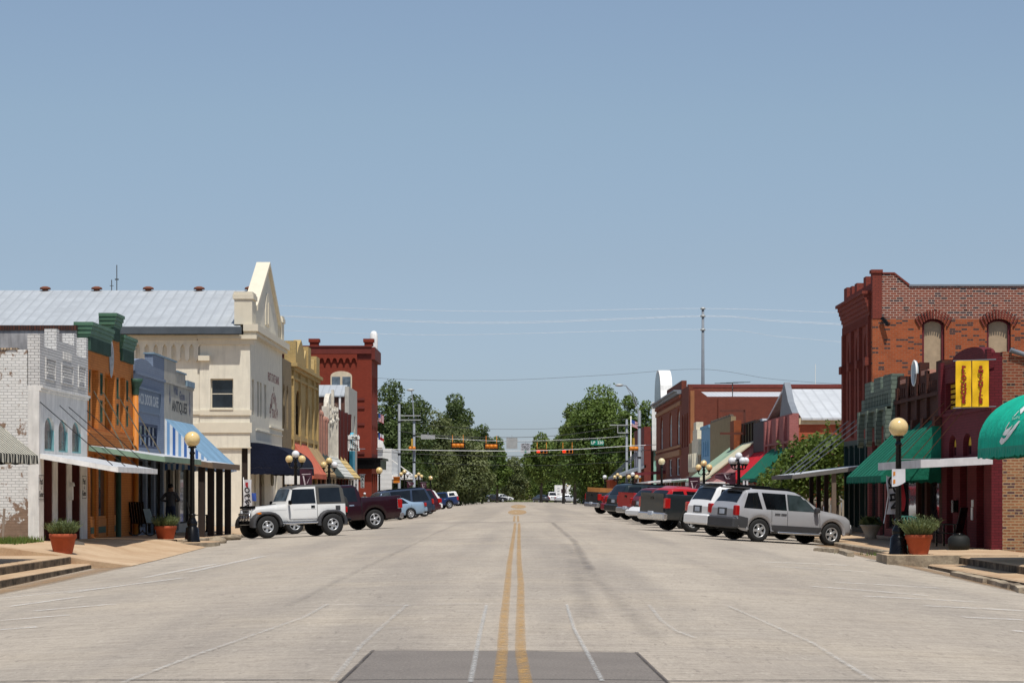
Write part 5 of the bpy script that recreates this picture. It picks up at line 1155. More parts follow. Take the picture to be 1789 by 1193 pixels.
canopy(b, 'R', 181.2, 199.4, 2.65, 2.35, 10.4, m_whitemetal, m_white, .12); canopy(b, 'R', 200, 213.4, 3.4, 3.2, 10.2, m_mpt, m_mpt, .25)

# ================================================================== BEYOND THE CROSSING
b = thing('white_gable_building', 'white boarded building with stepped tower and braced canopy beyond the crossing', 'building', (-14, 250, 0))
m_wbd = stripes('white_boards', [(.70, .70, .68), (.64, .64, .62)], .25, 1)
mb = MB(); mb.box(-30, -13.5, 247, 262, -.8, 6.2); mb.prism([(-15.6, 246.9, 6.2), (-15.6, 246.9, 7.4), (-14.9, 246.9, 7.4), (-14.5, 246.9, 6.2)], (0, 6, 0)); mb.build('wall', m_wbd, b)
mb = MB(); mb.box(-15.2, -14.4, 246.6, 246.89, 6.3, 7.3); mb.build('tower_board', m_white, b)
mb = MB(); mb.bar((-13.5, 247.2, 5.0), (-11.0, 247.2, 3.2), .16, .1); mb.build('brace', m_white, b)
mb = MB(); mb.box(-13.49, -10.8, 247, 261, 2.9, 3.4); mb.build('canopy', m_white, b)
mb = MB(); FL2 = Fr((-13.5, 0, 0), (0, 1, 0), (1, 0, 0))
for i in range(4): FL2.box(mb, 248 + i * 3.4, 250.6 + i * 3.4, .2, 2.5, .003, .05)
mb.build('shop_window', m_glass2, b)
b = thing('mint_green_building', 'mint green shop front beyond the crossing beside a dark red one', 'building', (14, 262, 0))
mb = MB(); mb.box(14.75, 28, 247, 262, -.8, 8.2); mb.box(15.05, 18, 246.6, 246.99, 5.2, 9.3); mb.build('wall', paint('mint_paint', (.30, .52, .42), .8, dirt=.2), b)
mb = MB(); mb.box(14.55, 15.0, 246.5, 246.9, 6, 11.2); mb.build('white_edge', m_white, b)
b = thing('dark_red_shop', 'dark red brick shop front beyond the crossing with grey canopy', 'building', (14, 250, 0))
mb = MB(); mb.box(13.4, 14.1, 241, 262, -.8, 8.4); mb.build('wall', m_rdd, b)
mb = MB()
for i in range(6): mb.box(13.36, 13.399, 242 + i * 3.3, 243.6 + i * 3.3, 4.2, 6.4)
mb.build('window', m_white, b)
mb = MB(); mb.prism([(13.58, 241, 4.4), (10.4, 241, 3.2), (10.4, 241, 2.9), (13.58, 241, 4.1)], (0, 20, 0)); cc = mb.build('canopy', m_steel, b)
rods(cc, [((13.58, 242 + i * 5, 6.2), (10.5, 242 + i * 5, 3.25)) for i in range(4)], .05, m_steel)
b = thing('brick_house', 'low orange brick house half hidden behind the lamps past the crossing', 'building', (13, 290, 0))
mb = MB(); mb.box(11.6, 18, 286, 296, -.8, 2.9); mb.build('wall', m_ob, b); mb = MB(); mb.prism([(11.3, 285.6, 2.9), (14.8, 285.6, 4.2), (18.3, 285.6, 2.9)], (0, 10.8, 0)); mb.build('roof', m_rdd, b)
# ------------------------------------------------------------------ vehicles
m_tyre = paint('tyre_rubber', (.018, .018, .018), .85, bump=.3, bs=40); m_well = paint('wheel_well', (.008, .008, .008), .95, bump=0)
m_chrome = paint('bright_metal', (.62, .63, .65), .22, metal=.85, var=.04, bump=0); m_alloy = paint('alloy_rim', (.52, .53, .54), .35, metal=.6, var=.05, bump=0)
m_plast = paint('grey_plastic', (.045, .045, .048), .6, var=.1); m_tint = glass('tinted_window', (.006, .008, .010), .04); m_lite = glass('car_window', (.035, .045, .05), .04)
m_red = lens('red_lens', (.42, .012, .012)); m_amb = lens('amber_lens', (.65, .18, .01)); m_clear = lens('clear_lens', (.62, .64, .66)); m_plate = paint('plate', (.40, .44, .50), .5, bump=0)
_WH = {}
def wheel_meshes(r, w, rim, spokes):
    k = (r, w, rim, spokes)
    if k in _WH: return _WH[k]
    t = MB(); t.lathe((0, 0, 0), [(rim, -w / 2), (r - .02, -w / 2), (r, -w / 2 + .03), (r, w / 2 - .03), (r - .02, w / 2), (rim + .03, w / 2 + .004), (rim, w / 2 - .01)], 28, 0, 'y')
    t.lathe((0, 0, 0), [(rim, w / 2 - .09), (0, w / 2 - .09)], 20, 1, 'y')
    to = t.build('wheel', [m_tyre, m_well]); 
    q = MB(); q.lathe((0, 0, 0), [(rim, -.02), (rim + .004, w / 2 - .012), (rim - .018, w / 2 - .006), (rim - .035, w / 2 - .035), (rim - .03, w / 2 - .07)], 24, 0, 'y')
    q.lathe((0, 0, 0), [(.075, w / 2 - .08), (.07, w / 2 - .018), (.03, w / 2 - .008), (0, w / 2 - .008)], 14, 0, 'y')
    for i in range(spokes):
        a = 6.2832 * i / spokes; d = Vector((math.cos(a), 0, math.sin(a))); p = Vector((-d.z, 0, d.x))
        A, B_ = d * .05, d * (rim - .02); y0, y1 = w / 2 - .06, w / 2 - .022; ha, hb = .045, .034 if spokes > 5 else .05
        q.add([A + p * ha + Vector((0, y0, 0)), A - p * ha + Vector((0, y0, 0)), B_ - p * hb + Vector((0, y0, 0)), B_ + p * hb + Vector((0, y0, 0)),
               A + p * ha * .8 + Vector((0, y1, 0)), A - p * ha * .8 + Vector((0, y1, 0)), B_ - p * hb * .8 + Vector((0, y1 + .006, 0)), B_ + p * hb * .8 + Vector((0, y1 + .006, 0))],
              [(4, 5, 6, 7), (0, 1, 5, 4), (1, 2, 6, 5), (2, 3, 7, 6), (3, 0, 4, 7)])
    ro = q.build('rim', m_alloy); _WH[k] = (to.data, ro.data)
    bpy.data.objects.remove(to); bpy.data.objects.remove(ro); return _WH[k]

class Car:
    """body shell lofted from cross-sections along x (nose at +x), with wheel arches cut into the sides"""
    def __init__(s, **k):
        s.__dict__.update(dict(sill=.30, r=.36, tw=.24, arch=1.14, bulge=.03, tum=.30, bed=None, endr=.16, spokes=5, rim=.22, hood_w=1.0)); s.__dict__.update(k)
        s.hl = s.L / 2; s.xf = s.hl - s.fo; s.xr = s.xf - s.wb; s.yw = s.W / 2 - s.tw / 2 - .02
    def arch_z(s, x):
        ra = s.r * s.arch; z = interp(s.bot, x) if hasattr(s, 'bot') else s.sill
        for xc in (s.xf, s.xr):
            if abs(x - xc) < ra: z = max(z, s.r + math.sqrt(ra * ra - (x - xc) ** 2))
        return z
    def hw(s, x):
        e = s.hl - abs(x); h = s.W / 2
        if e < s.endr: t = 1 - e / s.endr; h -= (1 - math.sqrt(max(0, 1 - t * t))) * s.endr * .9
        if e < .9: h -= .05 * (1 - e / .9) ** 2
        if s.hood_w < 1 and x > s.xcowl: h = lerp(h, h * s.hood_w, min(1, (x - s.xcowl) / .35))
        return h
    def section(s, x, eps=0):
        zt = interp(s.top, x + eps); zb = min(interp(s.belt, x), zt - .01); z0 = min(s.arch_z(x), zb - .03); h = s.hw(x); P = []
        for t in (0, .12, .3, .55, .8, 1): P.append((h * (1 - s.bulge * (2 * t - .9) ** 2) - (.03 if t == 0 else 0), lerp(z0, zb, t)))
        hb = P[-1][0]; gh = max(0.0, zt - zb); cr = min(.07, gh * .35); ze = zt - cr; ye = hb - s.tum * max(0, ze - zb) - .012
        inbed = s.bed and s.bed[0] <= x <= s.bed[1] and (x + eps) <= s.bed[1]
        if inbed: 
            P += [(hb - .01, zt - .005), (hb - .03, zt), (hb - .09, zt), (hb - .10, zt - .42), (hb * .5, zt - .43), (hb * .25, zt - .43), (0, zt - .43)]
        else:
            P += [(lerp(hb - .012, ye, .5), lerp(zb, ze, .5)), (ye, ze), (ye - .035, ze + cr * .45), (ye * .82, ze + cr * .75), (ye * .55, ze + cr * .93), (ye * .27, ze + cr * .99), (0, zt)]
        return P
    def side_y(s, x, z):
        P = s.section(x)[:9]
        for (ya, za), (yb, zb) in zip(P, P[1:]):
            if za <= z <= zb: return lerp(ya, yb, (z - za) / max(1e-6, zb - za))
        return P[-1][0] if z > P[-1][1] else P[0][0]
    def top_z(s, x, y):
        P = s.section(x)[7:]
        for (ya, za), (yb, zb) in zip(P, P[1:]):
            if yb <= y <= ya: return lerp(za, zb, (ya - y) / max(1e-6, ya - yb))
        return P[-1][1]
    def stations(s):
        X = {-s.hl, s.hl}; ra = s.r * s.arch
        for e in (.01, .04, .09, s.endr, .3): X |= {s.hl - e, -s.hl + e}
        for xc in (s.xf, s.xr):
            for i in range(13): X.add(xc - ra * math.cos(math.pi * i / 12))
            X |= {xc - ra - .005, xc + ra + .005}
        for x, _ in s.top + s.belt: X.add(x)
        x = -s.hl
        while x < s.hl: X.add(x); x += .22
        return sorted(v for v in X if -s.hl <= v <= s.hl)
    def body(s, root, paintm, split=None):
        X = s.stations(); rows = []
        for x in X:
            rows.append((x, s.section(x)))
            if s.bed and abs(x - s.bed[1]) < 1e-6: rows.append((x + .012, s.section(x + .012)))
        mbs = {}; n = 13
        for (xa, A), (xb, B_) in zip(rows, rows[1:]):
            for k in range(n - 1):
                key = split((xa + xb) / 2, k) if split else 'body'
                mb = mbs.setdefault(key, MB())
                for sg in (1, -1): mb.add([(xa, sg * A[k][0], A[k][1]), (xb, sg * B_[k][0], B_[k][1]), (xb, sg * B_[k + 1][0], B_[k + 1][1]), (xa, sg * A[k + 1][0], A[k + 1][1])], [(0, 1, 2, 3)], 0, None, True)
        mb = mbs['body']
        for x, P in (rows[0], rows[-1]): mb.poly([(x, y, z) for y, z in P] + [(x, -y, z) for y, z in reversed(P[:-1])])
        out = {}
        for key, mb in mbs.items():
            o = mb.build(key, split and getattr(s, 'mats', {}).get(key) or paintm, root); me = o.data
            import bmesh
            bm = bmesh.new(); bm.from_mesh(me); bmesh.ops.remove_doubles(bm, verts=bm.verts, dist=.0008)
            for e in bm.edges: e.smooth = not (len(e.link_faces) == 2 and e.calc_face_angle(0) > .62)
            bm.to_mesh(me); bm.free(); out[key] = o
        mb = MB(); mb.box(-s.hl + .25, s.hl - .25, -s.W / 2 + .30, s.W / 2 - .30, s.sill - .04, .82)
        for sg in (1, -1): mb.box(s.xr + s.r * 1.2, s.xf - s.r * 1.2, sg * (s.W / 2 - .2) - .06, sg * (s.W / 2 - .2) + .06, s.sill - .02, .6)
        mb.build('underbody', m_well, root)
        return out
    def side_panel(s, root, name, poly, mat, sides=(1, -1), off=.007, nx=6, nz=3, parent=None, label=None):
        """poly: four corners (x,z): rear bottom, front bottom, front top, rear top, wrapped on the body side"""
        o = None
        for sg in sides:
            mb = MB(); a, b_, c_, d = poly; rows = []
            for j in range(nz + 1):
                t = j / nz; r = []
                for i in range(nx + 1):
                    u = i / nx; x = lerp(lerp(a[0], b_[0], u), lerp(d[0], c_[0], u), t); z = lerp(lerp(a[1], b_[1], u), lerp(d[1], c_[1], u), t)
                    r.append((x, sg * (s.side_y(x, z) + off), z))
                rows.append(r)
            mb.grid(rows, 0, True); o = mb.build(name, mat, parent or root, label)
        return o
    def top_panel(s, root, name, x0, x1, yk, mat, off=.008, n=8):
        mb = MB(); rows = []
        for i in range(n + 1):
            x = lerp(x0, x1, i / n); ye = s.section(x)[8][0] * yk; dz = (interp(s.top, x + .02) - interp(s.top, x - .02)) / .04; nl = math.hypot(1, dz)
            rows.append([(x - dz / nl * off, y, s.top_z(x, abs(y)) + off / nl) for y in [lerp(-ye, ye, j / 8) for j in range(9)]])
        mb.grid(rows, 0, True); return mb.build(name, mat, root)
    def seam(s, root, x0, x1, z0, z1, w=.014):
        return s.side_panel(root, 'door_seam', ((x0 - w, z0), (x0, z0), (x1, z1), (x1 - w, z1)), m_well, (1, -1), .003, 1, 6)
    def wheels(s, root):
        t, r = wheel_meshes(s.r, s.tw, s.rim, s.spokes)
        for xc in (s.xf, s.xr):
            for sg in (1, -1):
                w = bpy.data.objects.new('wheel', t); COL.objects.link(w); w.parent = root; w.location = (xc, sg * s.yw, s.r); w.rotation_euler = (0, 0, 0 if sg > 0 else math.pi)
                q = bpy.data.objects.new('rim', r); COL.objects.link(q); q.parent = w
    def rbox(s, root, name, x0, x1, y0, y1, z0, z1, mat, bev=.02, both=False, parent=None):
        o = None
        for sg in ((1, -1) if both else (1,)):
            mb = MB(); ya, yb = sorted((sg * y0, sg * y1)); b = min(bev, (x1 - x0) / 3, (yb - ya) / 3, (z1 - z0) / 3)
            lv = [(z0, b), (z0 + b, 0), (z1 - b, 0), (z1, b)]; rows = []
            for z, i in lv: rows.append([(x0 + i + b, ya + i, z), (x1 - i - b, ya + i, z), (x1 - i, ya + i + b, z), (x1 - i, yb - i - b, z), (x1 - i - b, yb - i, z), (x0 + i + b, yb - i, z), (x0 + i, yb - i - b, z), (x0 + i, ya + i + b, z)])
            mb.grid(rows, 0, False, close=True); mb.poly(rows[0]); mb.poly(rows[-1]); o = mb.build(name, mat, parent or root)
        return o
def place(root, lx, ly, X, Y, deg, pitch=None):
    """put the car so that the wheel standing at local (lx, ly) is at X, Y; tilt it with the road"""
    a = D2R(deg); h = Vector((math.cos(a), math.sin(a))); l = Vector((-h.y, h.x))
    c = Vector((X, Y)) - h * lx - l * ly; q = 1.35
    zf, zr = road_z(c.x + h.x * q, c.y + h.y * q), road_z(c.x - h.x * q, c.y - h.y * q); zl, zr2 = road_z(c.x + l.x * .75, c.y + l.y * .75), road_z(c.x - l.x * .75, c.y - l.y * .75)
    f = Vector((h.x * 2 * q, h.y * 2 * q, zf - zr)).normalized(); lf = Vector((l.x * 1.5, l.y * 1.5, zl - zr2)).normalized(); up = f.cross(lf).normalized(); lf = up.cross(f)
    M = Matrix((f, lf, up)).transposed(); root.rotation_euler = M.to_euler(); root.location = (c.x, c.y, (zf + zr) / 2 + .006)

def finish(s, t, body_m, lights='suv', mirror=True, plate=True, tail_z=(.85, 1.2), bump_r=None, bump_f=None, tail_w=.16, bump_h=.66, plz=None):
    hl, W = s.hl, s.W
    s.wheels(t)
    br = s.rbox(t, 'rear_bumper', -hl - .07, -hl + .16, -W / 2 + .04, W / 2 - .04, .38, bump_h, bump_r or body_m, .05)
    bf = s.rbox(t, 'front_bumper', hl - .16, hl + .06, -W / 2 + .08, W / 2 - .08, .36, .62, bump_f or body_m, .05)
    s.rbox(t, 'tail_light', -hl - .012, -hl + .14, W / 2 - .05 - tail_w, W / 2 - .015, tail_z[0], tail_z[1], m_red, .025, True)
    zh = interp(s.belt, hl - .2) - .12
    s.rbox(t, 'headlight', hl - .16, hl + .012, W / 2 - .42, W / 2 - .10, zh - .17, zh, m_clear, .03, True)
    s.rbox(t, 'grille', hl - .1, hl + .014, -W / 2 + .5, W / 2 - .5, zh - .19, zh - .01, m_plast, .02)
    if mirror:
        xm, zm = s.mir; s.rbox(t, 'mirror', xm - .07, xm + .08, W / 2 - .02, W / 2 + .17, zm, zm + .17, m_plast, .03, True)
    if plate and plz:
        s.rbox(t, 'plate_recess', -hl - .012, -hl + .02, -.30, .30, plz - .04, plz + .20, m_plast, .02); s.rbox(t, 'number_plate', -hl - .022, -hl - .010, -.16, .16, plz, plz + .15, m_plate, .01)
    elif plate: s.rbox(t, 'number_plate', -hl - .085 if bump_r else -hl - .02, -hl - .01, -.16, .16, .55 if bump_r else .82, .70 if bump_r else .97, m_plate, .01)

# the kinds of vehicle ------------------------------------------------------
def arch_lips(s, t, m, w=.09):
    ra = s.r * s.arch
    for xc in (s.xf, s.xr):
        for sg in (1, -1):
            mb = MB(); rows = []
            for i in range(13):
                a = math.pi * i / 12; x, z = xc - ra * math.cos(a), s.r + ra * math.sin(a); x2, z2 = xc - (ra + w) * math.cos(a), s.r + (ra + w) * math.sin(a)
                if z < s.sill: z = max(z, s.sill - .1)
                rows.append([(x, sg * (s.side_y(x, max(z, .45)) - .05), z), (x, sg * (s.side_y(x, max(z, .45)) + .028), z), (x2, sg * (s.side_y(x2, max(z2, .45)) + .010), max(z2, s.sill))])
            mb.grid(rows, 0, True); mb.build('wheel_arch', m, t)
def suv(name, label, col, style=0, L=4.7, W=1.83, H=1.72, glassm=None, clad=None, cat='car', metal=0, rack=True, wb=None, fo=.88, group='vehicles parked at an angle along the street'):
    t = thing(name, label, cat, (0, 0, 0), group); hl = L / 2; m = carpaint(name + '_' + str(len(_M)), col, metal)
    xw = hl - 1.25; 
    s = Car(L=L, W=W, fo=fo, wb=wb or L * .575, r=.365, rim=.225, tw=.235, xcowl=xw,
            top=[(-hl, 1.0), (-hl + .03, 1.06), (-hl + .10, 1.18), (-hl + .36, H - .13), (-hl + .46, H - .05), (-hl + .7, H), (xw - 1.15, H), (xw - .82, H - .04), (xw - .6, H - .13), (xw - .02, 1.17), (xw + .1, 1.12), (hl - .7, 1.06), (hl - .25, .98), (hl - .06, .85), (hl, .72)],
            belt=[(-hl, .97), (-hl + .3, 1.02), (xw, 1.0), (hl - .6, .96), (hl - .1, .80), (hl, .66)], bot=[(-hl, .48), (-hl + .25, .34), (-hl + .5, .31), (hl - .5, .29), (hl, .40)], mir=(xw - .18, 1.02))
    s.body(t, m); g = glassm or m_tint
    s.top_panel(t, 'windscreen', xw - .62, xw - .05, .93, m_lite); s.top_panel(t, 'rear_window', -hl + .36, -hl + .13, .9, g)
    zt = H - .13; zb = 1.045
    xm = xw - 1.2; xq = s.xr + .12
    s.side_panel(t, 'side_window', ((xm + .03, zb), (xw - .12, zb), (xw - .60, zt - .03), (xm + .03, zt)), m_lite if not glassm else g)
    s.side_panel(t, 'side_window', ((xq + .10, zb), (xm - .03, zb), (xm - .03, zt), (xq - .02, zt)), g)
    s.side_panel(t, 'side_window', ((-hl + .30, zb + .01), (xq - .04, zb), (xq - .16, zt), (-hl + .50, zt - .03)), g)
    for x in (xm, xq + .30): s.seam(t, x, x, .42, 1.03)
    s.seam(t, xw + .02, xw - .02, .48, 1.0)
    for x in (xm - .25, xq + .40): s.side_panel(t, 'door_handle', ((x, .89), (x + .2, .89), (x + .2, .935), (x, .935)), m_plast, off=.02)
    if clad:
        s.side_panel(t, 'sill_cladding', ((s.xr + .44, .31), (s.xf - .44, .31), (s.xf - .42, .56), (s.xr + .42, .56)), clad, off=.018)
        s.rbox(t, 'side_step', s.xr + .62, s.xf - .5, W / 2 - .02, W / 2 + .10, .30, .36, m_chrome, .02, True)
    arch_lips(s, t, m)
    if clad: s.side_panel(t, 'corner_cladding', ((-hl + .10, .42), (s.xr - s.r * 1.22, .42), (s.xr - s.r * 1.22, .74), (-hl + .10, .80)), clad, off=.014)
    if rack: s.rbox(t, 'roof_rail', -hl + .7, xw - 1.0, W / 2 - .36, W / 2 - .32, H - .02, H + .045, m_black, .01, True)
    finish(s, t, m, bump_r=clad, bump_f=clad, tail_z=(.80, 1.12), bump_h=.74, plz=.82)
    return t, s, m
def pickup(name, label, col, cab=2, L=5.7, W=1.98, H=1.86, rail=1.30, chrome=True, metal=0, cap=None, group='vehicles parked at an angle along the street', r=.40):
    t = thing(name, label, 'pickup truck', (0, 0, 0), group); hl = L / 2; m = carpaint(name + '_' + str(len(_M)), col, metal)
    xw = hl - 1.55; xb = xw - {1: 1.75, 2: 2.75}.get(cab, cab)
    s = Car(L=L, W=W, fo=.95, wb=L * .62, r=r, rim=r * .60, tw=.27, xcowl=xw, sill=.42, arch=1.22, tum=.22, bulge=.02, endr=.10, bed=(-hl, xb),
            top=[(-hl, rail), (xb, rail), (xb + .013, rail + .1), (xb + .03, H - .28), (xb + .14, H - .07), (xb + .3, H), (xw - .9, H), (xw - .68, H - .05), (xw - .5, H - .14), (xw, 1.27), (xw + .1, 1.22), (hl - .6, 1.18), (hl - .15, 1.12), (hl - .03, .98), (hl, .9)],
            belt=[(-hl, rail - .02), (xb, rail - .02), (xb + .02, 1.16), (xw, 1.13), (hl - .3, 1.08), (hl, .86)], mir=(xw - .2, 1.15))
    s.body(t, m)
    s.top_panel(t, 'windscreen', xw - .52, xw - .05, .93, m_lite); zb, zt = 1.21, H - .13
    mb = MB(); mb.grid([[(xb + .005, -.62, zb + .1), (xb + .005, .62, zb + .1)], [(xb + .07, -.56, H - .2), (xb + .07, .56, H - .2)]], 0, False); mb.build('rear_window', m_tint, t)
    if cab >= 2:
        xm = (xw + xb) / 2 - .08
        s.side_panel(t, 'side_window', ((xm + .03, zb), (xw - .1, zb), (xw - .52, zt - .02), (xm + .03, zt)), m_lite); s.side_panel(t, 'side_window', ((xb + .16, zb), (xm - .03, zb), (xm - .03, zt), (xb + .22, zt)), m_tint); s.seam(t, xm, xm, .5, 1.18)
    else: s.side_panel(t, 'side_window', ((xb + .22, zb), (xw - .1, zb), (xw - .52, zt - .02), (xb + .26, zt)), m_lite)
    s.seam(t, xw, xw - .02, .55, 1.14); s.seam(t, xb + .012, xb + .012, .5, rail - .03, .03)
    s.side_panel(t, 'door_handle', ((xb + .35, 1.02), (xb + .57, 1.02), (xb + .57, 1.07), (xb + .35, 1.07)), m_chrome, off=.02)
    mb = MB(); mb.box(-hl - .012, -hl + .05, -W / 2 + .17, W / 2 - .17, .70, rail + .012); tg = mb.build('tailgate', m, t)
    s.rbox(t, 'tailgate_handle', -hl - .026, -hl - .01, -.12, .12, rail - .22, rail - .12, m_black, .01, parent=tg)
    finish(s, t, m, bump_r=m_chrome if chrome else m_plast, bump_f=m_chrome if chrome else m_plast, tail_z=(.82, 1.2), tail_w=.13)
    s.side_panel(t, 'tail_light_side', ((-hl + .06, .84), (-hl + .2, .84), (-hl + .2, 1.2), (-hl + .06, 1.2)), m_red, off=.012)
    arch_lips(s, t, m, .10)
    if cap:
        mb = MB(); x0, x1 = -hl + .02, xb - .01; w = W / 2 - .06
        rows = [[(x0 + .0, -w, rail), (x0, w, rail), (x1, w, rail), (x1, -w, rail)], [(x0 + .12, -w + .1, H - .12), (x0 + .12, w - .1, H - .12), (x1, w - .1, H - .1), (x1, -w + .1, H - .1)], [(x0 + .22, -w + .2, H - .04), (x0 + .22, w - .2, H - .04), (x1, w - .2, H - .02), (x1, -w + .2, H - .02)]]
        mb.grid(rows, 0, False, close=True); mb.poly(rows[-1]); co = mb.build('bed_cap', cap, t)
        for sg in (1, -1): mb = MB(); mb.poly([(x0 + .35, sg * (w - .012), rail + .08), (x1 - .12, sg * (w - .012), rail + .08), (x1 - .14, sg * (w - .075), H - .17), (x0 + .42, sg * (w - .075), H - .17)]); mb.build('cap_window', m_tint, co)
    return t, s, m
def sedan(name, label, col, L=4.75, W=1.78, H=1.42, metal=0, group='vehicles parked at an angle along the street'):
    t = thing(name, label, 'car', (0, 0, 0), group); hl = L / 2; m = carpaint(name + '_' + str(len(_M)), col, metal); xw = hl - 1.45
    s = Car(L=L, W=W, fo=.92, wb=2.72, r=.315, rim=.205, tw=.2, xcowl=xw, tum=.42, endr=.3, spokes=7, sill=.24,
            top=[(-hl, .74), (-hl + .04, .86), (-hl + .15, .98), (-hl + .75, 1.02), (-hl + .95, 1.06), (-hl + 1.45, H - .09), (-hl + 1.8, H - .01), (xw - 1.2, H), (xw - .85, H - .03), (xw - .65, H - .10), (xw + .05, .98), (xw + .3, .93), (hl - .5, .82), (hl - .12, .72), (hl, .6)],
            belt=[(-hl, .70), (-hl + .2, .92), (-hl + .9, .95), (xw, .90), (hl - .5, .77), (hl, .56)], bot=[(-hl, .40), (-hl + .3, .28), (hl - .5, .24), (hl, .34)], mir=(xw - .25, .92))
    s.body(t, m); s.top_panel(t, 'windscreen', xw - .66, xw - .02, .93, m_lite); s.top_panel(t, 'rear_window', -hl + 1.44, -hl + .98, .9, m_tint)
    zb, zt = .97, H - .10; xm = xw - 1.25
    s.side_panel(t, 'side_window', ((xm + .03, zb), (xw - .12, zb), (xw - .72, zt - .03), (xm + .03, zt)), m_lite); s.side_panel(t, 'side_window', ((-hl + 1.22, zb), (xm - .03, zb), (xm - .03, zt), (-hl + 1.55, zt - .04)), m_tint)
    for x in (xm, xm - 1.0): s.seam(t, x, x, .34, .94)
    s.side_panel(t, 'door_handle', ((xm - .3, .80), (xm - .1, .80), (xm - .1, .84), (xm - .3, .84)), m, off=.02)
    finish(s, t, m, tail_z=(.70, .92)); return t, s, m
def off_roader(name, label, col):
    t = thing(name, label, 'car', (0, 0, 0), 'vehicles parked at an angle along the street'); L, W, H = 3.38, 1.50, 1.79; hl = L / 2; m = carpaint('white_body_paint', col); top = paint('grey_hard_top', (.075, .072, .066), .6, var=.06, bump=.2, bs=120)
    xw = .47; xt = -hl
    s = Car(L=L, W=W, fo=.43, wb=2.38, r=.385, rim=.205, tw=.25, xcowl=xw, tum=.13, bulge=.012, endr=.06, sill=.52, arch=1.18, hood_w=.80,
            top=[(-hl, 1.10), (-hl + .004, 1.16), (-hl + .07, H - .14), (-hl + .16, H - .03), (-hl + .4, H), (.05, H - .025), (.22, H - .06), (.30, H - .12), (xw + .03, 1.20), (xw + .06, 1.14), (hl - .5, 1.09), (hl - .06, 1.05), (hl - .02, 1.0), (hl, .95)],
            belt=[(-hl, 1.09), (xw, 1.09), (xw + .1, 1.08), (hl - .1, .99), (hl, .9)], mir=(xw - .2, 1.13), mats={'hard_top': top})
    s.body(t, m, lambda x, k: 'hard_top' if (k >= 5 and x < -.62) or (k >= 7 and x < .30) else 'body')
    s.yw = .76
    s.top_panel(t, 'windscreen', .305, xw + .01, .9, glass('bright_windscreen', (.07, .10, .13), .03)); zb, zt = 1.13, H - .16
    s.side_panel(t, 'door_window', ((-.56, zb), (xw - .09, zb), (.26, zt), (-.54, zt)), m_tint); s.side_panel(t, 'quarter_window', ((-hl + .17, zb + .03), (-.70, zb + .03), (-.70, zt + .02), (-hl + .21, zt + .02)), m_tint)
    for x0, x1 in ((-.60, -.60), (xw - .05, xw - .06)): s.seam(t, x0, x1, .60, 1.08)
    s.side_panel(t, 'door_bottom_seam', ((-.6, .595), (xw - .05, .595), (xw - .05, .61), (-.6, .61)), m_well, off=.004)
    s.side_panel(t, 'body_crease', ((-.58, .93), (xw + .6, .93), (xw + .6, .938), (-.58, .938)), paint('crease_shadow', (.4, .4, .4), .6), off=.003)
    s.side_panel(t, 'door_handle', ((-.52, .98), (-.38, .98), (-.38, 1.06), (-.52, 1.06)), m_black, off=.015); s.side_panel(t, 'fuel_cap', ((-hl + .22, .88), (-hl + .40, .88), (-hl + .40, 1.03), (-hl + .22, 1.03)), m_plast, off=.012)
    ra = s.r * 1.12
    for xc, ang in ((s.xf, (-.15, 1.0)), (s.xr, (0.02, .98))):      # broad plastic wheel flares
        for sg in (1, -1):
            mb = MB(); rows = []; n = 12
            for i in range(n + 1):
                a = math.pi * lerp(ang[0] if xc == s.xf else .0, 1.0, i / n) if False else math.pi * i / n
                k = 1.0 + .10 * abs(math.sin(2 * a)) ; x, z = xc + ra * k * math.cos(a), s.r + ra * k * .98 * math.sin(a); x2, z2 = xc + (ra * k + .11) * math.cos(a), s.r + (ra * k + .085) * math.sin(a)
                yi = s.W / 2 * (.80 if x > xw + .3 else 1) - .06; yo = .90
                rows.append([(x, sg * yi, z), (x, sg * yo, z - .02), (x2, sg * (yo - .01), z2 - .02), (x2, sg * yi, z2)])
            if xc == s.xf: rows.append([(xc - ra - .28, sg * .70, .50), (xc - ra - .28, sg * .84, .48), (xc - ra - .34, sg * .83, .53), (xc - ra - .34, sg * .70, .56)])
            mb.grid(rows, 0, True); mb.build('wheel_flare', m_plast, t)
    s.rbox(t, 'side_step', s.xr + .5, s.xf - .55, W / 2 + .02, W / 2 + .12, .44, .50, m_chrome, .02, True)
    s.rbox(t, 'turn_lamp', s.xf + .22, s.xf + .36, .70, .905, .80, .88, m_amb, .02, True)
    s.rbox(t, 'front_bumper', hl + .0, hl + .08, -.58, .58, .46, .60, m_black, .03); s.rbox(t, 'rear_bumper', -hl - .18, -hl + .02, -.74, .74, .46, .58, m_black, .03)
    s.rbox(t, 'grille', hl - .01, hl + .03, -.56, .56, .66, 1.0, m, .02)
    mb = MB()
    for i in range(7): mb.box(hl + .031, hl + .036, -.27 + i * .09 - .025, -.27 + i * .09 + .025, .70, .95)
    mb.build('grille_slot', m_well, t)
    for y in (-.42, .42): mb = MB(); mb.lathe((hl + .03, y, .86), [(.11, 0), (.10, .03), (.0, .045)], 14, 0, 'x'); mb.build('headlight', m_clear, t)
    for y in (-.40, -.16, .16, .40): mb = MB(); mb.lathe((hl + .08, y, .70), [(0, -.1), (.08, -.08), (.1, 0), (.09, .02), (.0, .03)], 12, 0, 'x'); mb.build('fog_lamp', m_chrome, t)
    mb = MB(); mb.tube([(hl + .07, -.5, .6), (hl + .09, -.5, .84), (hl + .09, .5, .84), (hl + .07, .5, .6)], .03, 8); mb.build('brush_guard', m_chrome, t)
    s.rbox(t, 'bonnet_guard', hl - .12, hl + .04, -.58, .58, 1.02, 1.11, m_black, .02)
    s.rbox(t, 'tail_light', -hl - .05, -hl + .02, W / 2 - .16, W / 2 - .02, .78, .98, m_red, .015, True)
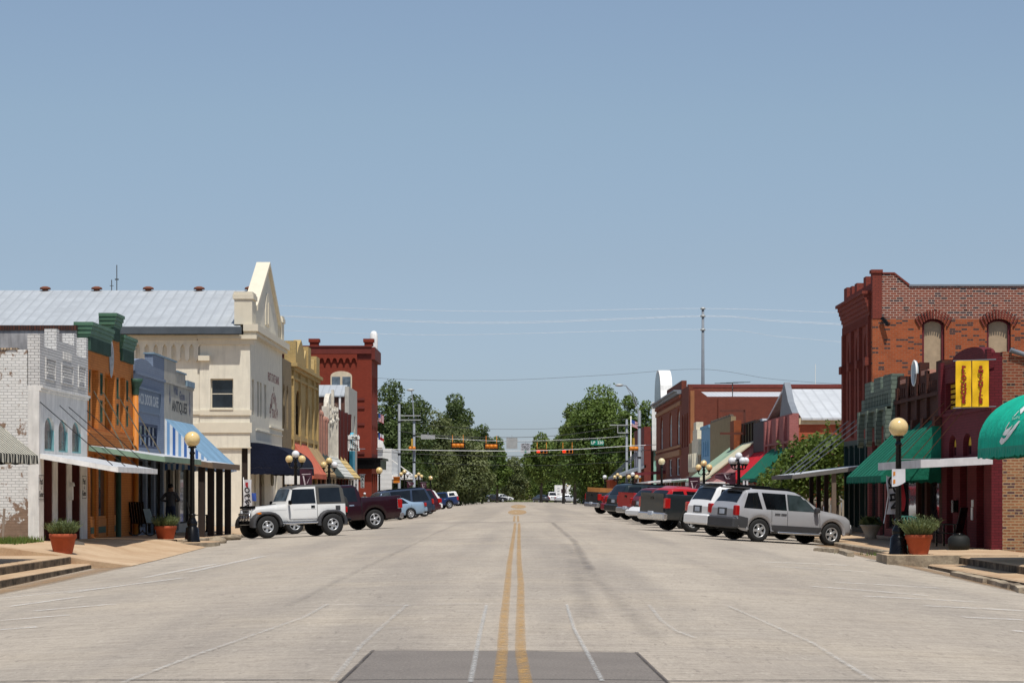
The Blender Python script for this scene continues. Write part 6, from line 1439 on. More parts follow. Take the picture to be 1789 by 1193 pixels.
    s.rbox(t, 'mirror', .40, .48, W / 2 + .04, W / 2 + .24, 1.10, 1.26, m_black, .03, True)
    mb = MB(); mb.lathe((-hl - .10, .12, .98), [(.0, -.12), (.30, -.12), (.375, -.08), (.375, .08), (.30, .12), (0, .12)], 26, 0, 'x'); mb.build('spare_wheel', m_tyre, t)
    mb = MB(); mb.tube([(.68, .15, 1.155), (1.3, .42, 1.12)], .012, 4); mb.build('bonnet_strap', m_black, t)
    s.wheels(t)
    letters(t, Fr((0, s.side_y(1.0, .74) + .001, 0), (-1, 0, 0), (0, 1, 0)), 'Jeep', -.80, .72, .004, .10, m_plast)
    return t, s, m

# ---- left kerb, noses to the pavement and towards the camera
t, s, _ = off_roader('off_roader', 'white two door off-roader with grey hard top and chrome bumper lamps', (.72, .72, .70)); place(t, s.xf, s.yw, -8.47, 77.7, 207)
t, s, _ = pickup('maroon_pickup', 'dark maroon pickup truck parked behind the white off-roader', (.018, .002, .006), 2.45, 5.9, 2.0, 1.93, 1.36, r=.41); place(t, s.xr, s.yw, -6.02, 97, 208)
s.side_panel(t, 'chrome_lamp_rim', ((-s.hl + .04, .80), (-s.hl + .22, .80), (-s.hl + .22, 1.24), (-s.hl + .04, 1.24)), m_chrome, off=.009)
t, s, _ = sedan('light_blue_sedan', 'light blue sedan tucked behind the maroon pickup tail', (.27, .38, .50), metal=.2); place(t, s.xr, s.yw, -6.5, 140.5, 208)
t, s, _ = suv('long_blue_estate', 'long blue grey estate wagon with dark windows behind the light blue sedan', (.030, .048, .085), L=5.4, W=2.0, H=1.92, metal=.3); place(t, s.xr, s.yw, -6.55, 147, 208)
t, s, _ = suv('maroon_estate', 'dark maroon sport utility car parked beyond the long blue estate', (.055, .008, .016), L=4.9, W=1.9, H=1.85); place(t, s.xr, s.yw, -6.15, 152.5, 208)
t, s, _ = suv('white_estate', 'white sport utility car with chrome rear bumper beyond the maroon estate', (.70, .70, .68), L=4.7, W=1.85, H=1.80); place(t, s.xr, s.yw, -6.4, 159, 208)
t, s, _ = suv('white_boxy_suv', 'white boxy sport utility car with large wheels and roof lamp, left of the navy pickup', (.72, .72, .70), L=4.6, W=1.85, H=1.86, rack=False); place(t, s.xr, s.yw, -6.65, 175, 208)
s.rbox(t, 'roof_lamp', -.3, .1, -.4, .4, 1.87, 2.02, m_clear, .02)
mb = MB(); mb.lathe((-s.hl - .12, 0, .95), [(0, -.1), (.30, -.1), (.37, -.06), (.37, .06), (.3, .1), (0, .1)], 20, 0, 'x'); mb.build('spare_wheel', m_alloy, t)
t, s, _ = pickup('navy_pickup', 'navy blue pickup truck with white bed cap at the far end of the left row', (.012, .03, .10), 2, 5.5, 1.95, 1.82, 1.25, cap=m_white); place(t, s.xr, s.yw, -7.2, 245, 208)
# ---- right kerb, tails to the street
t, s, _ = suv('silver_suv', 'silver sport utility car with grey cladding nearest on the right', (.40, .40, .415), L=4.34, W=1.82, H=1.69, clad=m_plast, metal=.25, wb=2.68, fo=.77); place(t, s.xr, -s.yw, 7.62, 72.7, 24)
s.rbox(t, 'spoiler', -s.hl + .22, -s.hl + .62, -.62, .62, 1.655, 1.70, m_plast, .015)
t, s, _ = suv('white_suv', 'white sport utility car parked between the silver one and the charcoal pickup', (.74, .74, .73), L=4.7, W=1.84, H=1.76, style=0); place(t, s.xr, s.yw, 6.78, 78.9, 24)
s.rbox(t, 'spoiler', -s.hl + .26, -s.hl + .6, -.6, .6, 1.72, 1.77, m_black, .015)
t, s, _ = pickup('charcoal_pickup', 'dark charcoal pickup truck with chrome bumper beside the white sport utility car', (.020, .026, .030), 1, 5.7, 2.0, 1.86, 1.36, metal=.2); place(t, s.xr, -s.yw, 6.42, 84.6, 27)
t, s, _ = suv('bright_red_suv', 'bright red car with rounded roof rising behind the charcoal pickup', (.40, .012, .016), L=4.4, W=1.75, H=1.64, rack=False); place(t, s.xr, s.yw, 6.05, 93.2, 24)
t, s, _ = sedan('white_sedan', 'white car with clear headlamp facing out to the street beside the charcoal pickup', (.74, .74, .73)); place(t, s.xf, s.yw, 6.2, 98.5, 204)
t, s, _ = suv('dark_red_suv', 'dark red sport utility car left of the white car facing out', (.11, .010, .014), L=4.5, W=1.78, H=1.62); place(t, s.xr, s.yw, 6.05, 104, 24)
t, s, _ = pickup('red_pickup', 'red pickup truck with chrome bumper on the right side', (.34, .014, .014), 1, 5.4, 1.95, 1.78, 1.34); place(t, s.xr, s.yw, 5.75, 109, 24)
t, s, _ = suv('dark_green_suv', 'very dark green sport utility car left of the red pickup', (.012, .022, .026), L=4.9, W=1.9, H=1.80); place(t, s.xr, s.yw, 5.55, 116, 24)
t, s, _ = suv('crimson_hatchback', 'crimson hatchback showing its tail left of the dark green car', (.22, .014, .03), L=4.2, W=1.75, H=1.50, rack=False); place(t, s.xr, s.yw, 5.4, 124, 24)
t, s, _ = pickup('old_dark_pickup', 'old dark grey pickup truck with timber load boards, farthest of the right row', (.022, .024, .026), 1, 5.3, 1.95, 1.72, 1.30); place(t, s.xr, s.yw, 5.15, 141, 24)
s.rbox(t, 'load_board', -s.hl + .1, .3, -s.W / 2 + .1, -s.W / 2 + .14, 1.31, 1.58, paint('orange_board', (.34, .14, .04), .8), .01, True); s.rbox(t, 'load_board', .22, .3, -.8, .8, 1.31, 1.60, m_or, .01)
# ---- far end of the street
G2 = 'cars at the far end of the street'
t, s, _ = sedan('silver_sedan', 'silver sedan seen side on across the far end of the street', (.50, .52, .55), L=5.2, metal=.2, group=G2); place(t, 0, 0, 9.2, 400, 3); t.location.z = -.36
t, s, _ = suv('white_van', 'white van behind the silver sedan at the far end', (.7, .7, .7), L=4.8, H=1.9, group=G2); place(t, 0, 0, 6.2, 412, 95); t.location.z = -.40
t, s, _ = sedan('dark_sedan', 'dark sedan left of the white van at the far end', (.03, .03, .035), group=G2); place(t, 0, 0, 4.3, 410, 110); t.location.z = -.40
t, s, _ = sedan('black_sedan', 'black sedan parked below the trees left of the street end', (.012, .014, .02), group=G2); place(t, 0, 0, -4.2, 420, 15); t.location.z = -.35
t, s, _ = sedan('white_hatchback', 'white car half hidden behind the black sedan at the far end', (.7, .7, .7), group=G2); place(t, 0, 0, -2.9, 426, 40); t.location.z = -.32
b = thing('box_truck', 'white box truck standing beside the lamp at the far end', 'truck', (8.8, 425, -.4), G2)
mb = MB(); mb.box(7.0, 10.3, 424, 430, .3, 2.75); mb.build('box', m_white, b); mb = MB(); mb.box(7.3, 10.0, 430.1, 432, .2, 2.1); mb.build('cab', m_white, b)
mb = MB(); [mb.box(7.5, 7.9, 423.96, 423.99, z, z + .1) for z in (.6, 1.1, 1.6, 2.1)]; mb.build('ladder', m_steel, b)
for x in (7.5, 9.8): mb = MB(); mb.lathe((x, 426, .05), [(0, -.15), (.42, -.15), (.45, 0), (.42, .15), (0, .15)], 14, 0, 'x'); mb.build('wheel', m_tyre, b)
t, s, _ = sedan('garden_car', 'pale blue car glimpsed between the canopy posts by the tall brick building', (.30, .38, .46), group='vehicles off the street'); place(t, 0, 0, 15.2, 104.5, 100); t.location.z = 0.02
# ------------------------------------------------------------------ street lamps
m_glc = lens('cream_globe', (.82, .61, .28)); m_glw = lens('white_globe', (.82, .83, .85)); m_glp = lens('pale_globe', (.80, .68, .40))
GLOBE = {'c': m_glc, 'w': m_glw, 'p': m_glp}; LAMPS = 'globe street lamps along the pavements'
def lamp_post(root, h, at):
    mb = MB(); mb.lathe(at, [(.25, 0), (.25, .03), (.235, .06), (.20, .42), (.175, .44), (.175, .46), (.14, .48), (.165, .54), (.165, .60), (.12, .68), (.085, .78), (.11, .82), (.11, .86), (.07, .88), (0, .88)], 16); mb.build('base', m_black, root)
    mb = MB(); mb.lathe(at, [(.075, .86), (.066, h - .25), (.09, h - .22), (.09, h - .18), (.06, h - .15), (.06, h - .06), (.13, h - .04), (.14, h), (0, h)], 12)
    for i in range(8): a = 6.2832 * i / 8; mb.bar(Vector(at) + Vector((.072 * math.cos(a), .072 * math.sin(a), .9)), Vector(at) + Vector((.064 * math.cos(a), .064 * math.sin(a), h - .3)), .012)
    mb.build('pole', m_black, root)
def single_lamp(label, X, Y, z, h=2.96, g='c', r=.245):
    t = thing('street_lamp', label, 'street lamp', (X, Y, z), LAMPS); lamp_post(t, h, (X, Y, z))
    mb = MB(); mb.sphere((X, Y, z + h + r * .93), r, 24, 16); mb.build('globe', GLOBE[g], t); return t
def cluster_lamp(label, X, Y, z, cols, h=2.95, r=.175, arm=.29):
    t = thing('cluster_lamp', label, 'street lamp', (X, Y, z), LAMPS); lamp_post(t, h, (X, Y, z)); n = len(cols) - 1
    for k in range(n):
        a = 0 if n == 2 and k == 0 else math.pi if n == 2 else (.42 if n == 4 else math.pi / 4) + k * math.pi / 2; dx, dy = arm * math.cos(a), arm * math.sin(a)
        mb = MB(); mb.tube([(X, Y, z + h - .38), (X + dx * .5, Y + dy * .5, z + h - .46), (X + dx * .95, Y + dy * .95, z + h - .40), (X + dx, Y + dy, z + h - .30)], [.035, .03, .03, .04], 8); mb.lathe((X + dx, Y + dy, z + h - .30), [(.05, 0), (.10, .06), (.10, .09), (0, .09)], 10); a_ = mb.build('arm', m_black, t)
        mb = MB(); mb.sphere((X + dx, Y + dy, z + h - .22 + r * .93), r, 18, 12); mb.build('globe', GLOBE[cols[k]], a_)
    mb = MB(); mb.sphere((X, Y, z + h + r * .93), r, 18, 12); mb.build('globe', GLOBE[cols[-1]], t); return t
m_ban = paint('plum_banner', (.045, .010, .022), .8, var=.3, vs=6); m_banw = paint('banner_print', (.50, .42, .44), .8, var=.3, vs=9); m_bang = paint('banner_gold', (.30, .22, .07), .8)
def banner(label, X, Y, z0, side, w=.55, h=1.1, tri=False):
    """plum printed banner hanging from a bar on a lamp; side +1 hangs to the right of the pole"""
    t = thing('lamp_banner', label, 'banner', (X, Y, z0), 'printed banners hung on the street lamps'); fb = FS(Y); mb = MB(); rows = []
    for j in range(9):
        r = []
        for i in range(7):
            u, v = i / 6, j / 8; hh = h * (1 - .62 * u if tri else 1); x = X + side * (.10 + w * u * (1.25 if tri else 1))
            r.append(fb.P(x, z0 - hh * v - (.10 * u * (1 - v) if tri else 0), .03 * math.sin(5 * u + 4 * v)))
        rows.append(r)
    mb.grid(rows, 0, True); mb.build('cloth', m_ban, t)
    mb = MB(); mb.tube([(X, Y, z0 + .02), (X + side * (w + .22), Y, z0 + (.02 if not tri else -.05))], .012, 5); mb.build('bar', m_steel, t)
    q = MB(); cx = X + side * (.10 + w * .52)
    for pts in ([(-.16, -.30), (-.10, -.30), (.0, -.78), (-.06, -.82)], [(.18, -.34), (.20, -.30), (.06, -.62), (.02, -.64)], [(-.2, -.26), (.2, -.24), (.2, -.21), (-.2, -.22)], [(-.02, -.84), (.16, -.82), (.16, -.76), (-.02, -.77)]):
        fb.pris(q, [(cx + a * (.8 if tri else 1), z0 + b * h * (.55 if tri else .95)) for a, b in pts], .045, .05)
    q.build('print', m_banw, t)
    if not tri: q = MB(); fb.box(q, cx - .2, cx + .2, z0 - .98 * h, z0 - .93 * h, .045, .05); q.build('print_line', m_bang, t)
    return t
def lx(x, Y): return (x - VX) * Y / F
single_lamp('single cream globe lamp beside the left flower pots and canopy posts', -10.08, 71.1, .03)
single_lamp('single cream globe lamp on the raised kerb at right', 9.6, 57.6, .02)
single_lamp('single cream globe lamp in front of the red corner building', lx(662.7, 168), 168, -.15, 3.05)
single_lamp('single cream globe lamp right of the left steel signal poles', lx(752.3, 263), 263, -.3, 3.2)
single_lamp('pale single globe lamp farthest down the left side', lx(817, 380), 380, -.5, 3.3, 'p')
single_lamp('single pale globe lamp behind the bright red car', lx(1156, 160), 160, 0, 3.45, 'p')
single_lamp('single white globe lamp left of the right steel signal poles', lx(1056.6, 263), 263, -.1, 3.1, 'w')
single_lamp('single cream globe lamp farthest on the right side', lx(1020.5, 344), 344, -.2, 3.1)
cluster_lamp('three globe lamp with white top in front of the navy awning', lx(516.5, 104), 104, -.1, 'ccw', 3.22)
cluster_lamp('three globe lamp with one white side globe before the striped board awnings', lx(575, 123), 123, -.12, 'wcc', 3.2)
cluster_lamp('three globe lamp with white right globe beside the first left signal pole', lx(706.5, 205), 205, -.2, 'wcc', 3.4)
cluster_lamp('three cream globe lamp between the left signal pole and single lamp', lx(731.5, 235), 235, -.3, 'ccc', 3.5)
cluster_lamp('three globe lamp with white globe against dark trees at left', lx(776, 318), 318, -.4, 'wcc', 3.4)
cluster_lamp('three pale globe lamp deep under the left trees', lx(805, 350), 350, -.45, 'ppp', 3.4)
cluster_lamp('five white globe lamp in front of the red and green awnings', lx(1290.7, 104), 104, 0, 'wwwww', 3.05, .165, .36)
cluster_lamp('three cream globe lamp beside the cream porch roof', lx(1229.7, 124), 124, 0, 'ccc', 2.95)
cluster_lamp('three globe lamp with white top between the right signal poles', lx(1105.5, 200), 200, -.05, 'ccw', 2.95, .19, .34)
cluster_lamp('three cream globe lamp left of the right signal poles', lx(1079, 230), 230, -.1, 'ccc', 3.2)
cluster_lamp('five cream globe lamp before the low brick house', lx(1038, 300), 300, -.15, 'ccccc', 3.0)
cluster_lamp('double pale lamp beside the white box truck', lx(989, 415), 415, -.4, 'ppw', 3.1)
cluster_lamp('small white lamp among the far trees', lx(896, 470), 470, -.4, 'www', 2.3, .2)
banner('plum banner on the lamp before the navy awning', lx(520, 104), 104, 2.62, 1, .56, 1.1); banner('plum banner beside the cream porch roof lamp', lx(1226, 124), 124, 2.37, -1, .62, 1.0)
banner('plum banner blown sideways below the five white globes', lx(1289, 104), 104, 2.45, -1, .75, .62, True); banner('plum banner fluttering on the lamp by the left signal pole', lx(709, 205), 205, 2.5, 1, .5, .7, True)
banner('faded plum banner right of the left signal poles', lx(733, 235), 235, 2.55, 1, .6, .8); banner('plum banner under the left trees, right of the single cream globe', lx(777, 318), 318, 2.5, 1, .6, .8)
banner('plum banner on the deepest left cluster lamp', lx(806, 350), 350, 2.3, 1, .6, .8); banner('plum banner between the right signal poles', lx(1103.5, 200), 200, 2.35, -1, .6, .6, True)
banner('dark plum banner in front of the white box truck', lx(989, 415), 414.8, 2.0, -1, .8, .7); banner('plum banner below the five cream globes', lx(1037, 300), 299.8, 2.2, -1, .7, .8)
mb = MB(); mb.tube([(9.62, 57.6, 1.6 + 56 / 69.5), (10.65, 57.6, 1.6 + 56.5 / 69.5)], .012, 6); mb.build('banner_arm', m_steel, bpy.data.objects['street_lamp.001'])

# ------------------------------------------------------------------ signals, signs and wires at the crossing
m_sig = paint('signal_orange', (.62, .20, .015), .5, bump=0); m_sgreen = paint('sign_green', (.0, .20, .13), .6, bump=0); m_sback = paint('sign_back', (.40, .41, .40), .5, var=.15, metal=.3)
def steel_pole(label, X, Y, h, r=.14, lum=None):
    t = thing('signal_pole', label, 'pole', (X, Y, -.2), 'steel poles of the crossing'); mb = MB(); mb.lathe((X, Y, -.4), [(r * 1.5, 0), (r * 1.5, .15), (r, .2), (r * .85, h), (0, h + .03)], 12); mb.build('mast', m_steel, t)
    for z in (1.5, h * .5, h * .8): mb = MB(); mb.lathe((X, Y, z), [(r * 1.12, -.06), (r * 1.12, .06)], 12); mb.build('band', m_black, t)
    if lum:
        dx, dz = lum; mb = MB(); mb.tube([(X, Y, h - .5), (X + dx * .35, Y, h + dz * .6), (X + dx * .75, Y, h + dz * .98), (X + dx, Y, h + dz)], .05, 6); mb.tube([(X, Y, h - .9), (X + dx * .35, Y, h + dz * .35), (X + dx * .72, Y, h + dz * .93)], .035, 6); ar = mb.build('lamp_arm', m_steel, t)
        mb = MB(); mb.sphere((X + dx * 1.12, Y, h + dz), .42, 14, 8, 0, (1, .45, .32)); mb.build('lamp_head', m_sback, ar)
    return t
p1 = steel_pole('plain steel pole nearest the red corner building', lx(697.5, 216), 216, 10.2)
p2 = steel_pole('steel pole with tall lamp arm left of the crossing', lx(723.5, 242), 242, 9.4, .15, (-.35, 2.9))
p3 = steel_pole('thick steel pole with curved lamp arm right of the crossing', lx(1117, 216), 216, 9.6, .17, (-1.7, 2.0))
p4 = steel_pole('steel pole left of the curved lamp arm pole', lx(1095, 242), 242, 9.6)
for (p, x0, x1, ys_, Y) in ((p2, 700, 735, (726, 733.5), 242), (p4, 1065, 1098, (742.5,), 242), (p4, 1079, 1098, (756,), 242)):
    for y in ys_: a, b_ = PS(x0, y, Y), PS(x1, y, Y); mb = MB(); mb.bar((a[0], Y - .2, a[1]), (b_[0], Y - .2, b_[1]), .12, .1); mb.build('cross_arm', m_sback, p)
mb = MB(); a = PS(1079, 749, 242); mb.bar((a[0], 241.8, a[1] + .4), (a[0], 241.8, a[1] - .45), .08); mb.build('bracket', m_sback, p4)
def signal(label, x, y, Y, facing, hx):
    X, z = PS(x, y, Y); t = thing('traffic_signal', label, 'traffic light', (X, Y, z), 'traffic lights hung over the crossing'); s = -1 if facing else 1
    mb = MB(); mb.box(X - .68, X + .68, Y - .012, Y + .012, z - .30, z + .30); mb.build('backplate', m_black, t)
    mb = MB()
    if facing:
        mb.box(X - .58, X + .58, Y - .10, Y - .013, z - .19, z + .19); ho = mb.build('housing', m_sig, t)
        for k in range(3):
            cx = X + (k - 1) * .37; q = MB(); q.lathe((cx, Y - .10, z), [(.15, 0), (.13, -.02), (.0, -.04)], 14, 0, 'y'); q.build('lens', lens('red_light', (1, .02, .01), 1.6) if k == 0 else m_well, ho)
            q = MB(); q.grid([[(cx + .165 * math.cos(a), yy, z + .165 * math.sin(a)) for a in [math.pi * (-.1 + 1.2 * i / 10) for i in range(11)]] for yy in (Y - .10, Y - .30)], 0, True); q.build('visor', m_sig, ho)
    else:
        for k in range(3): mb.lathe((X + (k - 1) * .37, Y - .013, z), [(.185, 0), (.185, -.07), (.14, -.13), (.0, -.15)], 14, 0, 'y')
        mb.box(X - .56, X + .56, Y - .06, Y - .014, z - .185, z + .185); mb.build('housing', m_sig, t)
    for d in (-.55, .55): mb = MB(); mb.tube([(X + d * .9, Y, z + .30), (X + d * .9, Y, z + hx)], .022, 6); mb.build('hanger', m_sig, t)
    return t
signal('traffic light with its orange back to the camera, left one', 800, 778, 214, False, .98); signal('traffic light with its orange back to the camera, right one', 858.5, 779.5, 214, False, .98)
signal('red lit traffic light beside the yield sign', 946.5, 788.5, 245, True, .98); signal('red lit traffic light left of the green street sign', 991.5, 788.5, 245, True, .98)
for lab, x, y, Y in (('orange side signal on the left steel pole', 720, 782.5, 241.5), ('orange side signal on the right curved lamp pole', 1107, 783.5, 216)):
    X, z = PS(x, y, Y); t = thing('side_signal', lab, 'traffic light', (X, Y, z), 'side signals on the poles'); mb = MB()
    for k in (-1, 1): mb.lathe((X + k * .19, Y, z), [(0, -.22), (.16, -.2), (.19, 0), (.17, .25), (0, .25)], 12, 0, 'y' if x < 900 else 'x')
    mb.build('housing', m_sig, t); mb = MB(); mb.box(X - .1, X + .1, Y - .05, Y + .05, z + .19, z + 1.0); mb.build('bracket', paint('yellow_bracket', (.45, .28, .04), .6), t)
for lab, x, y, Y in (('orange pedestrian signal box on the plain left pole', 693, 838, 215), ('orange pedestrian signal box on the curved lamp pole', 1118, 840, 215.6)):
    X, z = PS(x, y, Y); t = thing('pedestrian_signal', lab, 'traffic light', (X, Y, z), 'pedestrian signals'); s = .3 if x < 900 else .12
    mb = MB(); mb.box(X - s, X + s, Y - .15, Y + .05, z - .28, z + .28); mb.build('case', m_sig, t); mb = MB(); mb.box(X - s - .05, X + s + .05, Y - .3, Y - .151, z + .25, z + .3); mb.build('hood', m_sig, t)
def flat_sign(label, x0, x1, y0, y1, Y, m, txt=(), mt=None, border=None):
    (a, z1), (b_, z0) = PS(x0, y0, Y), PS(x1, y1, Y); t = thing('hanging_sign', label, 'sign', ((a + b_) / 2, Y, z0), 'signs hung over the crossing'); fb = FS(Y); mb = MB(); fb.box(mb, a, b_, z0, z1, -.02, 0); mb.build('panel', m, t)
    if border: mb = MB(); e = .05; [fb.box(mb, *q, .001, .006) for q in ((a + e, b_ - e, z1 - e - .04, z1 - e), (a + e, b_ - e, z0 + e, z0 + e + .04), (a + e, a + e + .04, z0 + e, z1 - e), (b_ - e - .04, b_ - e, z0 + e, z1 - e))]; mb.build('border', border, t)
    for s_, v, size in txt: letters(t, fb, s_, (a + b_) / 2, lerp(z0, z1, v), .004, size, mt, offset=.008)
    mb = MB(); [mb.tube([((a + b_) / 2 + d, Y, z1), ((a + b_) / 2 + d, Y, z1 + .25)], .03, 5) for d in (0,)]; mb.build('hanger', m_steel, t); return t
flat_sign('grey back of a narrow street name sign at left', 735.5, 760, 759, 767, 243, m_sback); flat_sign('pale square back of a sign over the street middle', 884.7, 904, 764.5, 784, 214, m_sback)
ys_ = flat_sign('white LEFT TURN YIELD ON GREEN sign over the street', 909.5, 926.5, 774, 791.5, 245, paint('sign_grey_white', (.42, .43, .46), .6), (('LEFT TURN', .87, .17), ('YIELD', .60, .34), ('ON GREEN', .36, .17)), m_black_letters)
mb = MB(); fb = FS(245); X, z = PS(918, 788, 245); fb.pris(mb, [(X + .13 * math.cos(t), z + .13 * math.sin(t)) for t in [6.2832 * i / 16 for i in range(16)]], .003, .01); mb.build('green_disc', m_sgreen, ys_)
flat_sign('green street name sign lettered LP 230', 1032, 1055, 769, 777.5, 243, m_sgreen, (('LP  230', .5, .42),), m_white, m_sgreen)
m_wire = paint('dull_wire', (.05, .05, .055), .5, bump=0); m_wirel = paint('bright_wire', (.55, .56, .58), .4, metal=.4, bump=0)
def wire(label, pts, Y, r, mat, sub=10, cat='wire', Y2=None):
    P = []
    for (x, y) in pts: X, z = PS(x, y, Y); P.append((X, Y, z))
    Q = []
    for i in range(len(P) - 1):                                  # smooth sagging curve through the points
        p0, p1, p2, p3 = [Vector(P[min(len(P) - 1, max(0, k))]) for k in (i - 1, i, i + 1, i + 2)]
        for k in range(sub):
            t = k / sub; Q.append(.5 * ((2 * p1) + (p2 - p0) * t + (2 * p0 - 5 * p1 + 4 * p2 - p3) * t * t + (3 * p1 - p0 - 3 * p2 + p3) * t ** 3))
    Q.append(Vector(P[-1])); mb = MB(); mb.tube(Q, r, 5); return mb.build('overhead_wire', mat, None, label, 'wire', 'overhead wires across the street', at=Q[0])
Yw = 222
wire('topmost pale power line from the tall pole across the sky', [(330, 524), (490, 534), (860, 544), (1226, 539), (1480, 547)], Yw, .013, m_wirel); wire('second pale power line below the topmost', [(330, 545), (497, 553), (860, 565), (1226, 553), (1350, 561), (1480, 568)], Yw, .014, m_wirel)
wire('third pale power line, doubled beside the second', [(330, 543), (497, 551.5), (860, 562.5), (1226, 551.5), (1350, 559), (1480, 566)], Yw + .6, .011, m_wirel); wire('lowest pale power line of the tall pole', [(330, 570), (497, 577.5), (780, 585), (1226, 575.5), (1360, 588), (1480, 598)], Yw, .012, m_wirel)
wire('faint cable lower down from the tall pole', [(480, 640), (670, 661), (870, 664), (1060, 655), (1226, 645), (1350, 662), (1480, 672)], Yw, .014, m_wire)
wire('signal span wire carrying the left lights', [(697, 753), (760, 760), (860, 764), (980, 760), (1117, 740)], 214, .022, m_wire); wire('signal span wire carrying the red lights', [(723, 757), (870, 770), (960, 771), (1000, 770), (1060, 765), (1095, 758)], 245, .022, m_wire)
wire('upper tie cable over the signals', [(697, 735), (790, 746), (870, 749.5), (985, 747), (1095, 731)], 243, .016, m_wire); wire('thick pale cable crossing at signal height', [(560, 783), (640, 783.8), (760, 786.5), (900, 787.5), (1000, 785), (1117, 778), (1300, 770)], 213, .028, m_wirel)
wire('dark cable just below the thick pale one', [(560, 786), (640, 788), (760, 794), (900, 796.5), (1000, 794), (1117, 787), (1300, 776)], 212.6, .022, m_wire); wire('short cable under the lights against the trees', [(697, 806), (800, 811), (900, 812.5), (980, 812), (1095, 806)], 243, .014, m_wire)
wire('pale cable behind the left signals', [(723, 762), (835, 769), (900, 770), (985, 768), (1095, 762)], 244, .018, m_wirel)
t = thing('utility_pole', 'tall grey utility pole rising behind the brick buildings', 'pole', (lx(1228, Yw), Yw, -.3)); mb = MB(); X = lx(1228, Yw); mb.lathe((X, Yw, -.4), [(.20, 0), (.17, 12), (.12, 19.8), (0, 19.85)], 10); mb.build('mast', m_steel, t)
for y in (539, 552, 576): z = PS(0, y, Yw)[1]; mb = MB(); mb.lathe((X, Yw, z), [(0, -.12), (.22, -.1), (.26, 0), (.18, .1), (0, .12)], 8); mb.build('insulator', m_sback, t)
t = thing('aerial_mast', 'thin whip aerial on the roof behind the pink building', 'antenna', (lx(1424, 190), 190, 9)); mb = MB(); a, b_ = PS(1424.5, 682, 190), PS(1424.5, 636, 190); mb.tube([(a[0], 190, a[1] - 1.2), (b_[0], 190, b_[1])], .03, 5); mb.build('mast', m_sback, t); mb = MB(); mb.lathe((a[0], 190, a[1]), [(0, -.3), (.35, -.2), (.4, .2), (.15, .5), (0, .5)], 8); mb.build('bracket', m_white, t)

# ------------------------------------------------------------------ flags and hung signs
m_fr, m_fw, m_fb = paint('flag_red', (.45, .03, .04), .8), paint('flag_white', (.62, .62, .64), .8), paint('flag_blue', (.03, .07, .28), .8)
def flag(label, x0, y0, Y, w, h, kind, pole=None):
    X, z = PS(x0, y0, Y); t = thing('flag', label, 'flag', (X, Y, z), 'small flags on the buildings' if kind != 'open' else None); fb = FS(Y)
    if pole: mb = MB(); mb.tube([(X + pole[0], Y, z + pole[1]), (X, Y, z + .1)], .03, 6); mb.build('staff', m_white, t)
    rows = [[fb.P(X + w * i / 12, z - h * j / 13 - .45 * w * (i / 12) ** 1.2, .06 * math.sin(i * .9)) for i in range(13)] for j in range(14)]
    if kind == 'us':
        for nm, m, sel in (('red_stripes', m_fr, lambda i, j: j % 2 == 0 and not (i < 5 and j < 7)), ('white_stripes', m_fw, lambda i, j: j % 2 == 1 and not (i < 5 and j < 7)), ('blue_field', m_fb, lambda i, j: i < 5 and j < 7)):
            mb = MB(); [mb.poly([rows[j][i], rows[j][i + 1], rows[j + 1][i + 1], rows[j + 1][i]]) for i in range(12) for j in range(13) if sel(i, j)]; mb.build(nm, m, t)
    else:
        for nm, m, sel in (('blue_band', m_fb, lambda i, j: i < 4), ('white_band', m_fw, lambda i, j: i >= 4 and j < 7), ('red_band', m_fr, lambda i, j: i >= 4 and j >= 7)):
            mb = MB(); [mb.poly([rows[j][i], rows[j][i + 1], rows[j + 1][i + 1], rows[j + 1][i]]) for i in range(12) for j in range(13) if sel(i, j)]; mb.build(nm, m, t)
    return t
flag('striped flag beside the red corner building', 661, 722, 214, .5, .75, 'us', (-.6, -.6)); flag('two band flag below the striped one on the red building', 661, 756, 214, .5, .6, 'tx', (-.6, -.5)); t = flag('striped flag on a white staff behind the right signal poles', 1103, 733, 262, 1.0, .75, 'us')
mb = MB(); X = lx(1103, 262); mb.tube([(X - .05, 262, -.3), (X - .05, 262, 10.2)], .06, 6); mb.build('staff', m_white, t)
def feather(label, X, Y, z0, w, h, rot, bands, word, lean, ws):
    """tall cloth OPEN flag on a leaning staff, facing the camera"""
    t = thing('open_flag', label, 'flag', (X, Y, z0)); fb = FS(Y)
    G_ = lambda u, v: fb.P(X + w * u + lean * v + .05 * math.sin(v * 5), z0 + h * v, .05 * math.sin(u * 5 + v * 6))
    for k, (v0, v1, u0, u1, m) in enumerate(bands):
        mb = MB(); mb.grid([[G_(lerp(u0, u1, i / 4), lerp(v0, v1, j / 6)) for i in range(5)] for j in range(7)], 0, True); mb.build('cloth', m, t)
    mb = MB(); mb.tube([G_(0, -.25), G_(0, .5), G_(0, 1.03)], .015, 6); mb.build('staff', m_white, t)
    vx = math.cos(rot), math.sin(rot)
    for k, ch in enumerate(word): v = ws[0] + (ws[1] - ws[0]) * k / (len(word) - 1); q = G_(ws[3], v); letters(t, fb, ch, q.x, q.z, .11, ws[2], m_black_letters, rot=rot, offset=.012, sx=1.1)
feather('white and blue OPEN flag leaning at the corner of the bank', lx(425, 100), 100, .35, .42, 1.75, 0, [(0, .32, 0, 1, m_fb), (.32, 1.0, 0, .75, m_fw), (.5, .72, .75, 1.2, m_fb), (.85, .99, .1, .4, m_fr)], 'OPEN', .02, 0) if False else None
feather('white and blue OPEN flag leaning at the corner of the bank', lx(423, 100), 100, .2, .50, 1.95, -1.15, [(0, .22, 0, .75, m_fb), (.22, .98, .02, .72, m_fw), (.50, .68, .72, 1.1, m_fb), (.80, .92, .2, .45, m_fr)], 'OPEN', .10, (.74, .36, .30, .34))
